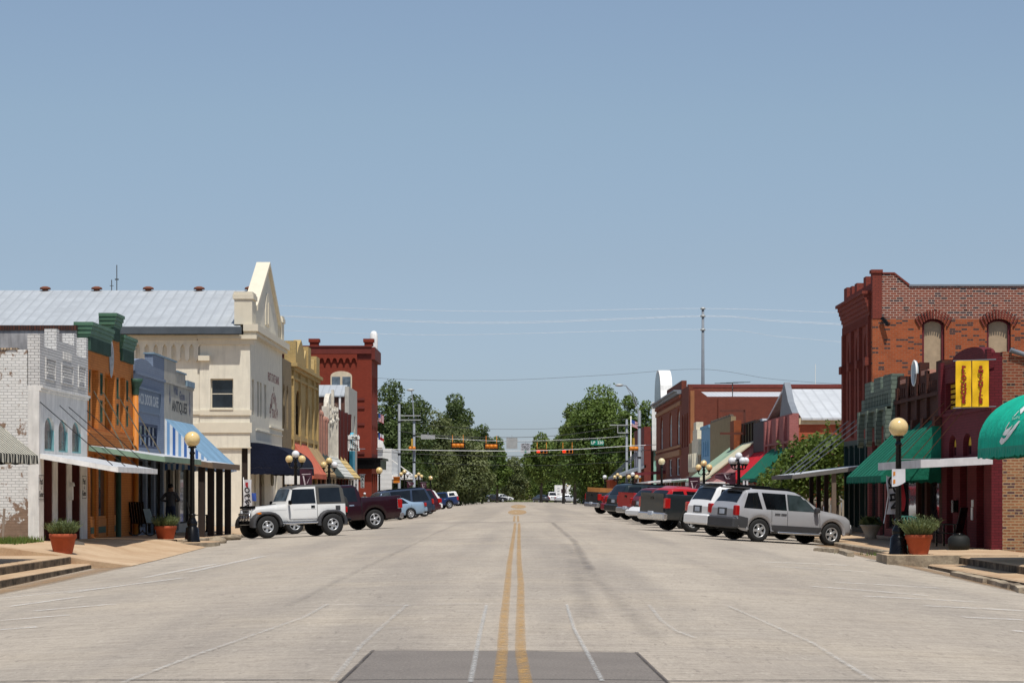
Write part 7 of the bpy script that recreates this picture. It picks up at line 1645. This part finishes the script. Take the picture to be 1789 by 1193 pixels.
feather('white and red OPEN flag under the green awning', 11.05, 68.5, .92, .46, 1.12, -1.42, [(.0, 1.0, 0, .78, m_fw), (.08, 1.0, .78, 1.1, m_fr)], 'OPEN', .06, (.86, .28, .40, .36))
t = thing('paper_sign', 'small white and orange paper sign strapped to the right lamp pole', 'sign', (9.6, 57.4, 2.1)); fb = FS(57.45)
(a, z1), (b_, z0) = PS(1557.5, 819, 57.5), PS(1581, 850, 57.5); mb = MB(); mb.grid([[fb.P(lerp(a, b_, i / 6), lerp(z0 + .12 * (i / 6) ** 2, z1, j / 3), .06 - .05 * abs(i / 3 - 1)) for i in range(7)] for j in range(4)], 0, True); mb.build('sheet', m_fw, t)
mb = MB(); [fb.box(mb, a + .03, a + .11, z, z + .1, .03, .035) for z in (z0 + .08, z0 + .28)]; mb.build('print', paint('orange_print', (.55, .20, .03), .7), t)
def vsign(label, x0, x1, y0, y1, Y, word, m=m_fw):
    (a, z1), (b_, z0) = PS(x0, y0, Y), PS(x1, y1, Y); t = thing('vertical_sign', label, 'sign', ((a + b_) / 2, Y, z0), 'vertical lettered cloth signs'); fb = FS(Y); mb = MB(); fb.box(mb, a, b_, z0, z1, -.02, 0); mb.build('cloth', m, t)
    for k, ch in enumerate(word): letters(t, fb, ch, (a + b_) / 2, lerp(z1, z0, (k + .6) / (len(word) + .2)), .003, (z1 - z0) / len(word) * 1.15, m_black_letters, offset=.012)
    mb = MB(); mb.tube([(a - .1, Y, z1 + .02), (b_ + .1, Y, z1 + .02)], .02, 5); mb.build('bar', m_steel, t)
vsign('white ANTIQUES cloth sign beyond the striped board awnings', 618, 626, 831, 858, 172, 'ANTIQUES'); vsign('grey MALL cloth sign right of the first one', 630, 636.5, 829, 852, 176, 'MALL', m_sback)
vsign('white SALE cloth sign under the red awning', 1298, 1307, 839, 858, 112, 'SALE')
t = thing('picket_fence_sign', 'white picket shaped shop sign lettered THE PICKET FENCE', 'sign', (-12.6, 173.6, 5.5)); Y = 173.6; fb = FS(Y)
for i in range(7): (a, z1), (b_, z0) = PS(606.8 + i * 3.05, 757 + abs(i - 3) * .8, Y), PS(609 + i * 3.05, 787, Y); mb = MB(); fb.pris(mb, [(a, z0), (b_, z0), (b_, z1 - .06), ((a + b_) / 2, z1), (a, z1 - .06)], -.04, 0); mb.build('picket', m_white, t)
mb = MB()
for y0, y1 in ((762, 767), (783, 787.5)): (a, z1), (b_, z0) = PS(606.8, y0, Y), PS(628.5, y1, Y); fb.box(mb, a, b_, z0, z1, .001, .05)
mb.build('rail', m_white, t); X = lx(619.5, Y)
letters(t, fb, 'THE', X, PS(0, 765, Y)[1], .055, .24, m_black_letters, offset=.012); letters(t, fb, 'PICKET', X - .06, PS(0, 775, Y)[1], .055, .24, m_black_letters, offset=.012, rot=-.72); letters(t, fb, 'FENCE', X - .05, PS(0, 785, Y)[1], .055, .23, m_black_letters, offset=.012)
mb = MB(); mb.tube([(-13, Y + .05, PS(0, 784, Y)[1]), (-11.5, Y + .05, PS(0, 784, Y)[1])], .03, 6); mb.build('bracket', m_steel, t)

# ------------------------------------------------------------------ pots, bin, chairs
m_terra = paint('terracotta', (.36, .075, .03), .8, var=.12, vs=4, dirt=.2); m_herb = leaf('herb_leaf', (.07, .10, .04), (.19, .22, .09), 3.0, .2)
POTS = 'terracotta pots of grey green herbs along the kerbs'
def pot(label, X, Y, z, r, h, ph, n=420, spread=1.0):
    t = thing('potted_plant', label, 'potted plant', (X, Y, z), POTS)
    mb = MB(); mb.lathe((X, Y, z), [(0, 0), (r * .68, 0), (r * .70, .02), (r * .93, h * .76), (r, h * .77), (r * 1.02, h * .97), (r * .98, h), (r * .88, h), (r * .86, h - .06), (0, h - .06)], 22); mb.build('pot', m_terra, t)
    mb = MB()
    for i in range(n):
        a, q = random.uniform(0, 6.28), random.random() ** .5; x0, y0 = X + r * .75 * q * math.cos(a), Y + r * .75 * q * math.sin(a); l = ph * random.uniform(.55, 1.1) * (1.15 - .35 * q); dx, dy = math.cos(a) * q * spread * l * .75 + random.uniform(-.08, .08), math.sin(a) * q * spread * l * .75 + random.uniform(-.08, .08)
        A = Vector((x0, y0, z + h - .08)); T = Vector((x0 + dx, y0 + dy, z + h - .08 + l)); M = A.lerp(T, .5) + Vector((dx * -.08, dy * -.08, l * .08)); b_ = random.uniform(0, 6.28); s = Vector((math.cos(b_), math.sin(b_), 0)) * .012
        mb.poly([A - s * .5, A + s * .5, M + s, M - s]); mb.poly([M - s, M + s, T])
        for k in range(3): f = random.uniform(.35, .95); p = A.lerp(T, f); c_ = Vector((random.uniform(-1, 1), random.uniform(-1, 1), random.uniform(.2, 1))).normalized() * .07; mb.poly([p, p + c_ + s * .8, p + c_ * 1.3, p + c_ - s * .8])
    mb.build('foliage', m_herb, t); return t
X, Yp = lx(110, 57.6), 57.6; pot('terracotta pot nearest on the left by the white brick building', X, Yp, .035, .345, .50, .42)
pot('terracotta pot beside the left cream globe lamp', lx(289.5, 71), 71.0, .04, .34, .49, .40); pot('terracotta pot with bushy herb on the right raised kerb', lx(1605, 57.4), 57.4, .02, .34, .50, .52, 460, 1.25)
t = thing('litter_bin', 'green slatted litter bin behind the right terracotta pot', 'bin', (9.95, 58.4, .02)); mb = MB()
m_bin = paint('bin_green', (.03, .13, .10), .5); mb.lathe((9.95, 58.4, .0), [(.0, .02), (.22, .02), (.24, .75), (0, .75)], 18); mb.build('liner', m_black, t); mb = MB()
for i in range(22): a = 6.2832 * i / 22; c_, s_ = math.cos(a), math.sin(a); mb.tube([(9.95 + .25 * c_, 58.4 + .25 * s_, .03), (9.95 + .27 * c_, 58.4 + .27 * s_, .7), (9.95 + .31 * c_, 58.4 + .31 * s_, .86), (9.95 + .26 * c_, 58.4 + .26 * s_, .93), (9.95 + .12 * c_, 58.4 + .12 * s_, .97)], .014, 5)
mb.build('slats', m_bin, t)
def chair(label, X, Y, z, rot, m, rocker=True):
    t = thing('porch_chair', label, 'chair', (X, Y, z), 'dark porch chairs under the canopies'); c_, s_ = math.cos(rot), math.sin(rot); R = lambda x, y, q: (X + x * c_ - y * s_, Y + x * s_ + y * c_, z + q)
    mb = MB(); [mb.bar(R(-.25 + i * .1, -.25, .42), R(-.25 + i * .1, .25, .42), .085, .025) for i in range(6)]; mb.build('seat', m, t)
    mb = MB(); [mb.bar(R(-.28, -.25 + i * .1, .44), R(-.45, -.25 + i * .1, 1.15), .08, .025) for i in range(6)]; mb.build('backrest', m, t)
    for y in (-.29, .29):
        for x in (-.26, .27): mb = MB(); mb.bar(R(x, y, .05), R(x, y, .66), .05); mb.build('leg', m, t)
        mb = MB(); mb.bar(R(-.34, y, .67), R(.33, y, .67), .08, .03); mb.build('armrest', m, t)
        if rocker: mb = MB(); mb.tube([R(lerp(-.5, .5, i / 8), y, .02 + .16 * (abs(lerp(-1, 1, i / 8)) ** 2)) for i in range(9)], .025, 5); mb.build('rocker', m, t)
    return t
chair('black rocking chair by the orange drainpipe', lx(251, 77.2), 77.0, walkL(77), 1.2, m_black); chair('black rocking chair below the striped awning', lx(347, 86), 86.3, walkL(86), .2, m_black)
chair('black folding armchair outside the maroon playhouse door', 12.2, 64.6, .0, 2.6, m_black, False)
t = thing('stone_bin', 'dark round lidded tub beside the playhouse pier', 'bin', (12.2, 63.2, 0)); mb = MB(); mb.lathe((12.2, 63.2, 0), [(0, 0), (.28, 0), (.31, .12), (.30, .30), (.22, .38), (0, .42)], 16); mb.build('body', paint('dark_tub', (.008, .010, .010), .7), t)
mb = MB(); mb.lathe((12.2, 63.2, 0), [(.16, .40), (.17, .43), (0, .45)], 14); mb.build('lid', m_black, t)
t = thing('leaning_board', 'pale blue board leaning in the chair by the orange drainpipe', 'sign', (lx(258, 76.4), 76.3, .5)); mb = MB(); X = lx(258, 76.4); mb.prism([(X - .14, 76.3, 1.02), (X + .08, 76.3, 1.02), (X + .22, 76.3, .55), (X - .02, 76.3, .55)], (0, .04, 0)); mb.build('board', paint('pale_blue_board', (.24, .34, .38), .6), t)
t = thing('stone_planter', 'grey stone planter in the shade of the green awning', 'planter', (11.9, 77.0, .02)); mb = MB(); mb.lathe((11.9, 77, .02), [(0, 0), (.22, 0), (.18, .08), (.34, .40), (.38, .44), (.34, .46), (0, .42)], 16); mb.build('bowl', m_conc, t)
mb = MB(); [mb.poly([(11.9 + random.uniform(-.3, .3), 77 + random.uniform(-.3, .3), .45), (11.9 + random.uniform(-.4, .4), 77 + random.uniform(-.4, .4), .45 + random.uniform(.1, .35)), (11.9 + random.uniform(-.4, .4), 77 + random.uniform(-.4, .4), .5)]) for _ in range(120)]; mb.build('foliage', m_herb, t)
t = thing('timber_stake', 'bare wooden stake standing in the grass by the white brick wall', 'post', (lx(5, 61.2), 61.2, .2)); mb = MB(); mb.tube([(lx(4, 61.2), 61.2, .1), (lx(7, 61.2), 61.25, 1.14)], .035, 7); mb.build('stake', m_wood, t)
# loose kerb stones
for k, (lab, x0, y0, x1, y1) in enumerate((('concrete wheel stop under the nose of the silver car', 1426, 962, 1462, 966), ('short broken kerb stone right of the silver car', 1466, 965, 1486, 972), ('long loose kerb stone below the right steps', 1667, 1006, 1725, 1020), ('second loose kerb stone below the right steps', 1727, 1019, 1768, 1030), ('loose kerb stone at the right edge', 1772, 1030, 1789, 1036))):
    (xa, ya), (xb, yb) = unproj(x0, y0), unproj(x1, y1); mb = MB(); z = road_z((xa + xb) / 2, (ya + yb) / 2); d = Vector((xb - xa, yb - ya, 0)).normalized(); nn = Vector((-d.y, d.x, 0)) * .10
    rows = []
    for i in range(7): p = Vector((lerp(xa, xb, i / 6), lerp(ya, yb, i / 6), z)); j = lambda: Vector((random.uniform(-.01, .01), random.uniform(-.01, .01), random.uniform(-.012, .012))); rows.append([p - nn, p - nn * .9 + Z3 * .11 + j(), p + nn * .9 + Z3 * .12 + j(), p + nn])
    mb.grid(rows, 0, False); mb.poly(rows[0]); mb.poly(rows[-1]); mb.build('kerb_stone', m_kerb, None, lab, 'kerb stone', 'loose kerb stones', at=(xa, ya, z))
for lab, x, y, r in (('dark rounded rock at the end of the left upper step', 131, 972, .22), ('pale rock by the kerb near the off-roader', 408, 938, .2), ('second pale rock left of the off-roader wheel', 380, 944, .22)):
    xa, ya = unproj(x, y + 5); mb = MB(); mb.sphere((xa, ya, road_z(xa, ya) + r * .35 + (.28 if r > .215 and x < 200 else 0)), r, 12, 8, 0, (1.4, 1, .7)); mb.v = [(a + random.uniform(-.03, .03), b_ + random.uniform(-.03, .03), c_ + random.uniform(-.02, .02)) for a, b_, c_ in mb.v]; mb.build('rock', paint('dark_rock', (.10, .085, .07), .9) if x < 200 else m_kerb, None, lab, 'rock', 'rocks at the kerb', at=(xa, ya, road_z(xa, ya)))

# ------------------------------------------------------------------ people
def person(label, X, Y, z, rot, hgt, shirt, trousers, skin, hat=None, hair=None, arms='down'):
    import bmesh
    t = thing('person', label, 'person', (X, Y, z), 'people on the pavements'); k = hgt / 1.76
    V, E, Rr = [], [], []
    def v(p, r, link=None):
        V.append(Vector(p) * k); Rr.append(r * k); i = len(V) - 1
        if link is not None: E.append((link, i))
        return i
    pel = v((0, 0, .95), .155); wa = v((0, 0, 1.10), .150, pel); ch = v((.0, 0, 1.30), .175, wa); sh = v((0, 0, 1.43), .13, ch); nk = v((.01, 0, 1.52), .06, sh); hd0 = v((.02, 0, 1.60), .085, nk); hd1 = v((.02, 0, 1.69), .095, hd0); v((.01, 0, 1.75), .06, hd1); v((.115, 0, 1.635), .018, hd0)
    for s in (1, -1):
        hp = v((0, s * .10, .90), .105, pel); kn = v((.02, s * .12, .50), .07, hp); an = v((-.02, s * .13, .09), .05, kn); v((.10, s * .15, .045), .045, an)
        so = v((0, s * .19, 1.42), .072, sh)
        if arms == 'down': el = v((-.03, s * .27, 1.14), .05, so); wr = v((.05, s * .27, .90), .034, el); d = Vector((.03, 0, -1))
        else: el = v((-.04, s * .36, 1.20), .05, so); wr = v((.20, s * .16, 1.16), .034, el); d = Vector((.75, -s * .6, .1))
        d.normalize(); pw = (V[wr] / k); pa = v(pw + d * .06, .034, wr); sd = Vector((1, 0, 0)) if arms == 'down' else Vector((0, 0, 1))
        for f, (o_, l) in enumerate(((-.03, .075), (-.01, .085), (.01, .08), (.03, .065))): q = v(pw + d * .10 + sd * o_, .010, pa); v(pw + d * (.10 + l) + sd * o_ + Vector((0, -s * .02, 0)), .008, q)
        q = v(pw + d * .07 + sd * .045, .011, pa); v(pw + d * .11 + sd * .06, .009, q)
    me = bpy.data.meshes.new('tmp'); me.from_pydata([tuple(p) for p in V], E, []); bm = bmesh.new(); bm.from_mesh(me); sk = bm.verts.layers.skin.verify()
    for i, q in enumerate(bm.verts): q[sk].radius = (Rr[i] * (.80 if i < 4 else 1), Rr[i]); q[sk].use_root = i == 0
    bm.to_mesh(me); bm.free(); ob = bpy.data.objects.new('tmp', me); COL.objects.link(ob); ob.modifiers.new('s', 'SKIN'); sb = ob.modifiers.new('u', 'SUBSURF'); sb.levels = 2; sb.render_levels = 2
    dg = bpy.context.evaluated_depsgraph_get(); m2 = bpy.data.meshes.new_from_object(ob.evaluated_get(dg)); bpy.data.objects.remove(ob); m2.name = 'body'
    for m in (shirt, trousers, skin, m_black): m2.materials.append(m)
    for p in m2.polygons:
        c_ = p.center / k; p.use_smooth = True; ay = abs(c_.y)
        p.material_index = 3 if c_.z < .085 else 2 if c_.z > 1.50 or (arms == 'down' and ay > .19 and c_.z < 1.16 and ay > .22) or (arms != 'down' and c_.x > .12 and 1.0 < c_.z < 1.3 and ay < .34) else 1 if c_.z < 1.0 else 0
    o = bpy.data.objects.new('body', m2); COL.objects.link(o); o.parent = t; t.rotation_euler = (0, 0, rot)
    mb = MB(); mb.sphere((.015 * k, 0, 1.70 * k), .108 * k, 16, 10, 0, (1.1, .9, .85)); mb.v = [q for q in mb.v]; 
    hm = hat or hair; ho = mb.build('cap' if hat else 'hair', hm, None); ho.parent = t
    if hat: mb = MB(); mb.sphere((.12 * k, 0, 1.68 * k), .08 * k, 12, 6, 0, (1, .8, .12)); q = mb.build('brim', hm, None); q.parent = ho
    for s in (1, -1): mb = MB(); mb.sphere((.098 * k, s * .032 * k, 1.655 * k), .012 * k, 8, 6); q = mb.build('eye', m_black, None); q.parent = t
    mb = MB(); mb.sphere((.098 * k, 0, 1.585 * k), .025 * k, 8, 6, 0, (.4, 1, .25)); q = mb.build('mouth', paint('lip_tone', (.22, .08, .06), .6), None); q.parent = t
    return t
m_skin = paint('skin_tone', (.33, .18, .11), .6, bump=0); m_jean = paint('dark_jeans', (.02, .03, .06), .9); m_plaid = stripes('plaid_shirt', [(.10, .10, .11), (.035, .04, .05)], .05)
person('person in plaid shirt and dark cap standing under the striped awning', lx(298, 81.8), 81.8, walkL(81.8) , 1.3, 1.78, m_plaid, m_jean, m_skin, hat=m_black, arms='akimbo')
person('person with dark hair in blue shirt behind the maroon pickup bed', lx(618.7, 165), 165, walkL(165) + .02, -.9, 1.76, paint('blue_shirt', (.14, .2, .32), .9), m_jean, m_skin, hair=m_black)
person('person in white cap behind the maroon pickup bed, right one', lx(637, 162), 162, walkL(162) + .02, -1.3, 1.74, paint('grey_shirt', (.2, .2, .2), .9), m_jean, m_skin, hat=m_fw)
# ------------------------------------------------------------------ trees and other plants
L_DK = leaf('leaf_dark', (.026, .048, .015), (.12, .165, .05), .35); L_MD = leaf('leaf_mid', (.045, .085, .018), (.17, .24, .05), .35); L_LT = leaf('leaf_light', (.06, .10, .022), (.21, .27, .06), .4); L_OL = leaf('leaf_olive', (.06, .08, .03), (.20, .225, .09), .3)
m_bark = paint('bark', (.09, .07, .05), .95, var=.3, vs=3, bump=.8, bs=12)
def leaf_mesh(clumps, n, size, rg, fill=.35):
    """n small leaf faces spread through a list of ellipsoid clumps (cx,cy,cz,rx,ry,rz)"""
    C_ = np.array(clumps); vol = (C_[:, 3] * C_[:, 4] * C_[:, 5]) ** .7; idx = rg.choice(len(C_), n, p=vol / vol.sum()); c = C_[idx]
    d = rg.normal(size=(n, 3)); d /= np.linalg.norm(d, axis=1)[:, None]; rr = np.where(rg.random(n) < fill, rg.random(n) ** .5, .78 + .30 * rg.random(n) ** 1.6 + .25 * rg.random(n) ** 8)[:, None]
    p = c[:, :3] + d * c[:, 3:] * rr; nrm = d * .8 + rg.normal(size=(n, 3)) * .65 + np.array([0, 0, .45]); nrm /= np.linalg.norm(nrm, axis=1)[:, None]
    a = np.cross(nrm, rg.normal(size=(n, 3))); a /= np.linalg.norm(a, axis=1)[:, None] + 1e-9; b = np.cross(nrm, a); s = (size * (.6 + .8 * rg.random(n)))[:, None]
    droop = nrm * s * -.18
    v = np.stack([p - a * s * .5, p + b * s * .34 + droop * .2, p + a * s * .55 + droop, p - b * s * .34 + droop * .2], 1).reshape(-1, 3)
    return v
def leaf_obj(name, v, mat, parent=None, at=None, **kw):
    me = bpy.data.meshes.new(name); o0 = np.array(org(parent)) if parent else np.array(at or (0, 0, 0)); v = v - o0; n = len(v) // 4
    me.vertices.add(len(v)); me.vertices.foreach_set('co', v.ravel()); me.loops.add(n * 4); me.loops.foreach_set('vertex_index', np.arange(n * 4, dtype=np.int32))
    me.polygons.add(n); me.polygons.foreach_set('loop_start', np.arange(0, n * 4, 4, dtype=np.int32)); me.polygons.foreach_set('loop_total', np.full(n, 4, dtype=np.int32)); me.update(calc_edges=True); me.materials.append(mat)
    ob = bpy.data.objects.new(name, me); COL.objects.link(ob)
    if parent: ob.parent = parent
    elif at: ob.location = at
    return tag(ob, **kw)
def tree(label, x, ytop, wpx, Y, mat, seed, n=7000, zb=.5, zg=-.6, nm='broadleaf_tree', skew=0, size=.42, gappy=.0):
    rg = np.random.default_rng(seed); X = lx(x, Y); zt = CAMZ + (VY - ytop) * Y / F; R_ = wpx * Y / F / 2; H = zt - zb
    t = thing(nm, label, 'tree', (X, Y, zg), 'trees beyond the crossing'); cl = []; limbs = []
    k = int(26 + R_ * 3); hz = H / 2; cz0 = zb + hz
    for i in range(k):
        d = rg.normal(size=3); d /= np.linalg.norm(d); q = (.25 + .75 * rg.random() ** .6) * .78; r = R_ * (.22 + .16 * rg.random())
        tp = 1.0 - .30 * max(0, d[2] * q) ; cz = cz0 + d[2] * q / .78 * (hz - r * .8)
        cl.append((X + skew * d[2] + d[0] * q * R_ * tp, Y + d[1] * q * R_ * tp, cz, r * 1.2, r * 1.2, r * .85)); limbs.append(cl[-1])
    cl.append((X + skew, Y, zt - R_ * .42, R_ * .42, R_ * .42, R_ * .42)); cl.append((X, Y, cz0, R_ * .62, R_ * .62, hz * .72)); cl.append((X, Y, cz0 - hz * .5, R_ * .8, R_ * .8, hz * .5))
    v = leaf_mesh(cl, int(n * 1.6), size * .80, rg, .12); leaf_obj('crown', v, mat, t)
    mb = MB(); tr = max(.18, R_ * .06); zc = zb + H * .45; mb.tube([(X, Y, zg - .4), (X + .1, Y, lerp(zg, zc, .5)), (X + skew * .4, Y, zc), (X + skew * .8, Y, zb + H * .8)], [tr * 1.3, tr, tr * .75, tr * .25], 8)
    for c_ in limbs[::3]: f = min(.8, max(.25, (c_[2] - zg) / (zt - zg) - .2)); mb.tube([(X + skew * f * .6, Y, lerp(zg, zt, f * .75)), ((X + c_[0]) / 2, (Y + c_[1]) / 2, (lerp(zg, zt, f * .75) + c_[2]) / 2 + .2), c_[:3]], [tr * .45, tr * .28, tr * .08], 5)
    mb.build('trunk', m_bark, t); return t
for i, (lab, x, yt, wpx, Y, m, n, zb) in enumerate((
    ('tall dark evergreen tree rising beside the red corner building', 686, 664, 96, 272, L_DK, 9000, 1.0), ('dark tree behind the left lamp arm pole', 726, 690, 90, 286, L_DK, 8000, 1.0),
    ('mid green bushy tree right of the left signal poles', 758, 716, 100, 300, L_OL, 9000, .2), ('tall open crowned tree standing above its neighbours at left', 795, 686, 76, 330, L_DK, 8000, 5.0),
    ('olive green drooping tree under the tall open crowned one', 800, 738, 116, 312, L_OL, 13000, -.2), ('small dark crowned tree left of the street gap', 842, 740, 60, 360, L_DK, 5000, 2.0),
    ('low spreading tree over the far left lamps', 826, 778, 84, 345, L_OL, 9000, -.3), ('pointed tree right at the street gap', 868, 762, 52, 385, L_MD, 5000, 2.0),
    ('pale feathery tree closing the far end of the street', 898, 796, 60, 440, L_OL, 5200, -.3), ('dark bushy tree behind the left signal pole base', 706, 775, 90, 266, L_DK, 9000, -.4),
    ('broad leafy tree, largest on the right of the street', 1050, 672, 140, 300, L_MD, 24000, .8), ('leafy tree behind the right lamp arm pole', 1100, 690, 60, 284, L_MD, 8000, 1.0),
    ('round tree left of the broad right one', 1004, 704, 80, 325, L_LT, 11000, 2.6), ('bushy tree overhanging the white box truck', 984, 756, 76, 345, L_MD, 10000, 3.4),
    ('slender tree at the right of the street gap', 945, 756, 66, 385, L_LT, 8000, 2.8), ('low dark tree behind the white van', 965, 800, 80, 432, L_MD, 7000, -.3),
    ('tree top showing above the mint green building', 1128, 700, 50, 335, L_MD, 5000, 3.0), ('dark undergrowth tree behind the low brick house', 1060, 800, 110, 306, L_DK, 9000, -.4), ('far hazy tree behind the street end', 920, 806, 70, 480, L_LT, 5200, -.4))):
    tree(lab, x, yt, wpx, Y, m, 100 + i, n, zb, nm='broadleaf_tree', size=.40 if Y < 340 else .5)
for nm_, lab, x0, x1, Yu in (('undergrowth', 'dark undergrowth below the left trees', 655, 838, 352), ('undergrowth', 'dark undergrowth below the right trees', 1012, 1130, 352)):
    rg = np.random.default_rng(x0); cl = [(lx(x, Yu) , Yu + rg.random() * 12, .4 + rg.random() * 1.6, 1.5, 1.5, 1.1) for x in range(x0, x1, 8) for k in (0, 1)]
    leaf_obj(nm_, leaf_mesh(cl, 9000, .34, rg, .2), L_DK, None, (0, Yu, 0), label=lab, cat='bushes', kind='stuff')
rg = np.random.default_rng(5); cl = [(x, 540 + rg.random() * 30, 2 + rg.random() * 2.5, 6, 5, 3.2 + 2 * rg.random()) for x in np.arange(-60, 62, 5)]
leaf_obj('distant_wood', leaf_mesh(cl, 20000, .7, rg), L_MD, None, (0, 540, 0), label='low distant wood closing the far end of the street', cat='wood', kind='stuff')
mb = MB(); mb.grid([[(x, y, -.43 + .25 * max(0, (y - 450) / 80)) for x in (-60, -20, -6, 0, 20, 60)] for y in (432, 460, 500, 545)]); mb.build('grass_bank', paint('dry_grass', (.16, .14, .06), .95, var=.3, vs=.4, bump=.4, bs=15), kind='structure')
mb = MB(); mb.grid([[(x - 1.5 + (y - 432) * .02, y, -.41 + .25 * max(0, (y - 450) / 80)) for x in (-3, 0, 5)] for y in (432, 460, 490)]); mb.build('path', m_walk, kind='structure')
grass = [(lx(x, 420), 420 + rg.random() * 12, -.35, 2.2, 2, .35) for x in range(820, 990, 12)]; leaf_obj('rough_grass', leaf_mesh(grass, 2500, .35, rg), L_OL, None, (0, 420, 0), label='rough grass and weeds at the far end of the road', cat='grass', kind='stuff')
# flowering vine over the garden arbour
t = thing('flowering_vine', 'large green vine with pink flowers spilling over a garden arbour', 'plant', (12.5, 98, 0)); rg = np.random.default_rng(11); cl = []
for (x, y, r) in ((1360, 848, .62), (1375, 828, .7), (1392, 812, .75), (1405, 790, .6), (1420, 800, .8), (1435, 776, .62), (1450, 790, .85), (1462, 768, .6), (1470, 775, .6), (1478, 800, .9), (1400, 838, .75), (1425, 828, .85), (1450, 822, .9), (1380, 852, .55), (1350, 860, .42), (1345, 838, .35), (1410, 857, .5), (1440, 852, .6), (1462, 846, .7)):
    for dy in (-1.2, 0.6, 2.2): Y = 98 + dy; X, z = PS(x, y, 97); cl.append((X + rg.normal() * .15, Y, z + rg.normal() * .1, r, r, r * .75))
m_vine = leaf('vine_leaf', (.035, .07, .012), (.16, .22, .035), .9); leaf_obj('foliage', leaf_mesh(cl, 12000, .17, rg, .3), m_vine, t)
fl = leaf_mesh(cl, 46, .14, rg, 0); leaf_obj('flowers', fl, paint('pink_petal', (.50, .05, .16), .7), t)
mb = MB()
for k in range(16): c_ = cl[int(rg.integers(len(cl)))]; p = Vector(c_[:3]) + Vector((rg.normal() * .3, rg.normal() * .3, c_[5])); q = p + Vector((rg.normal() * .25, rg.normal() * .2, .3 + rg.random() * .3)); mb.tube([p - Z3 * .3, p, q], [.012, .01, .004], 4)
for (x, y) in ((11.2, 97), (11.2, 100), (14, 97), (14, 100)): mb.tube([(x, y, 0), (x, y, 2.6)], .07, 7)
mb.build('stems', m_bark, t)
sp = []
for k in range(24): c_ = cl[int(rg.integers(len(cl)))]; sp.append((c_[0] + rg.normal() * .3, c_[1], c_[2] + c_[5] + .25, .10, .10, .3))
leaf_obj('shoots', leaf_mesh(sp, 600, .13, rg, .5), m_vine, t)
t = thing('garden_fence', 'pale upright board fence in the garden behind the canopy posts', 'fence', (13.6, 102, 0)); mb = MB()
for i in range(26): mb.box(11.6 + i * .16, 11.73 + i * .16, 102, 102.03, 0, 1.45 + .03 * math.sin(i))
mb.build('boards', paint('weathered_board', (.30, .27, .22), .9, dirt=.3), t); mb = MB(); mb.box(11.6, 15.8, 102.031, 102.07, 1.1, 1.2); mb.build('rail', m_wood, t)
for i, (x, y, n) in enumerate(((1505, 970, 60), (455, 1000, 0), (160, 985, 160))):
    if n: xa, ya = unproj(x, y); grass_tufts('weeds', xa - .8, xa + .8, ya - .3, ya + .3, road_z(xa, ya), n, .12, m_grass)['label'] = 'few green weeds along the kerb edge'
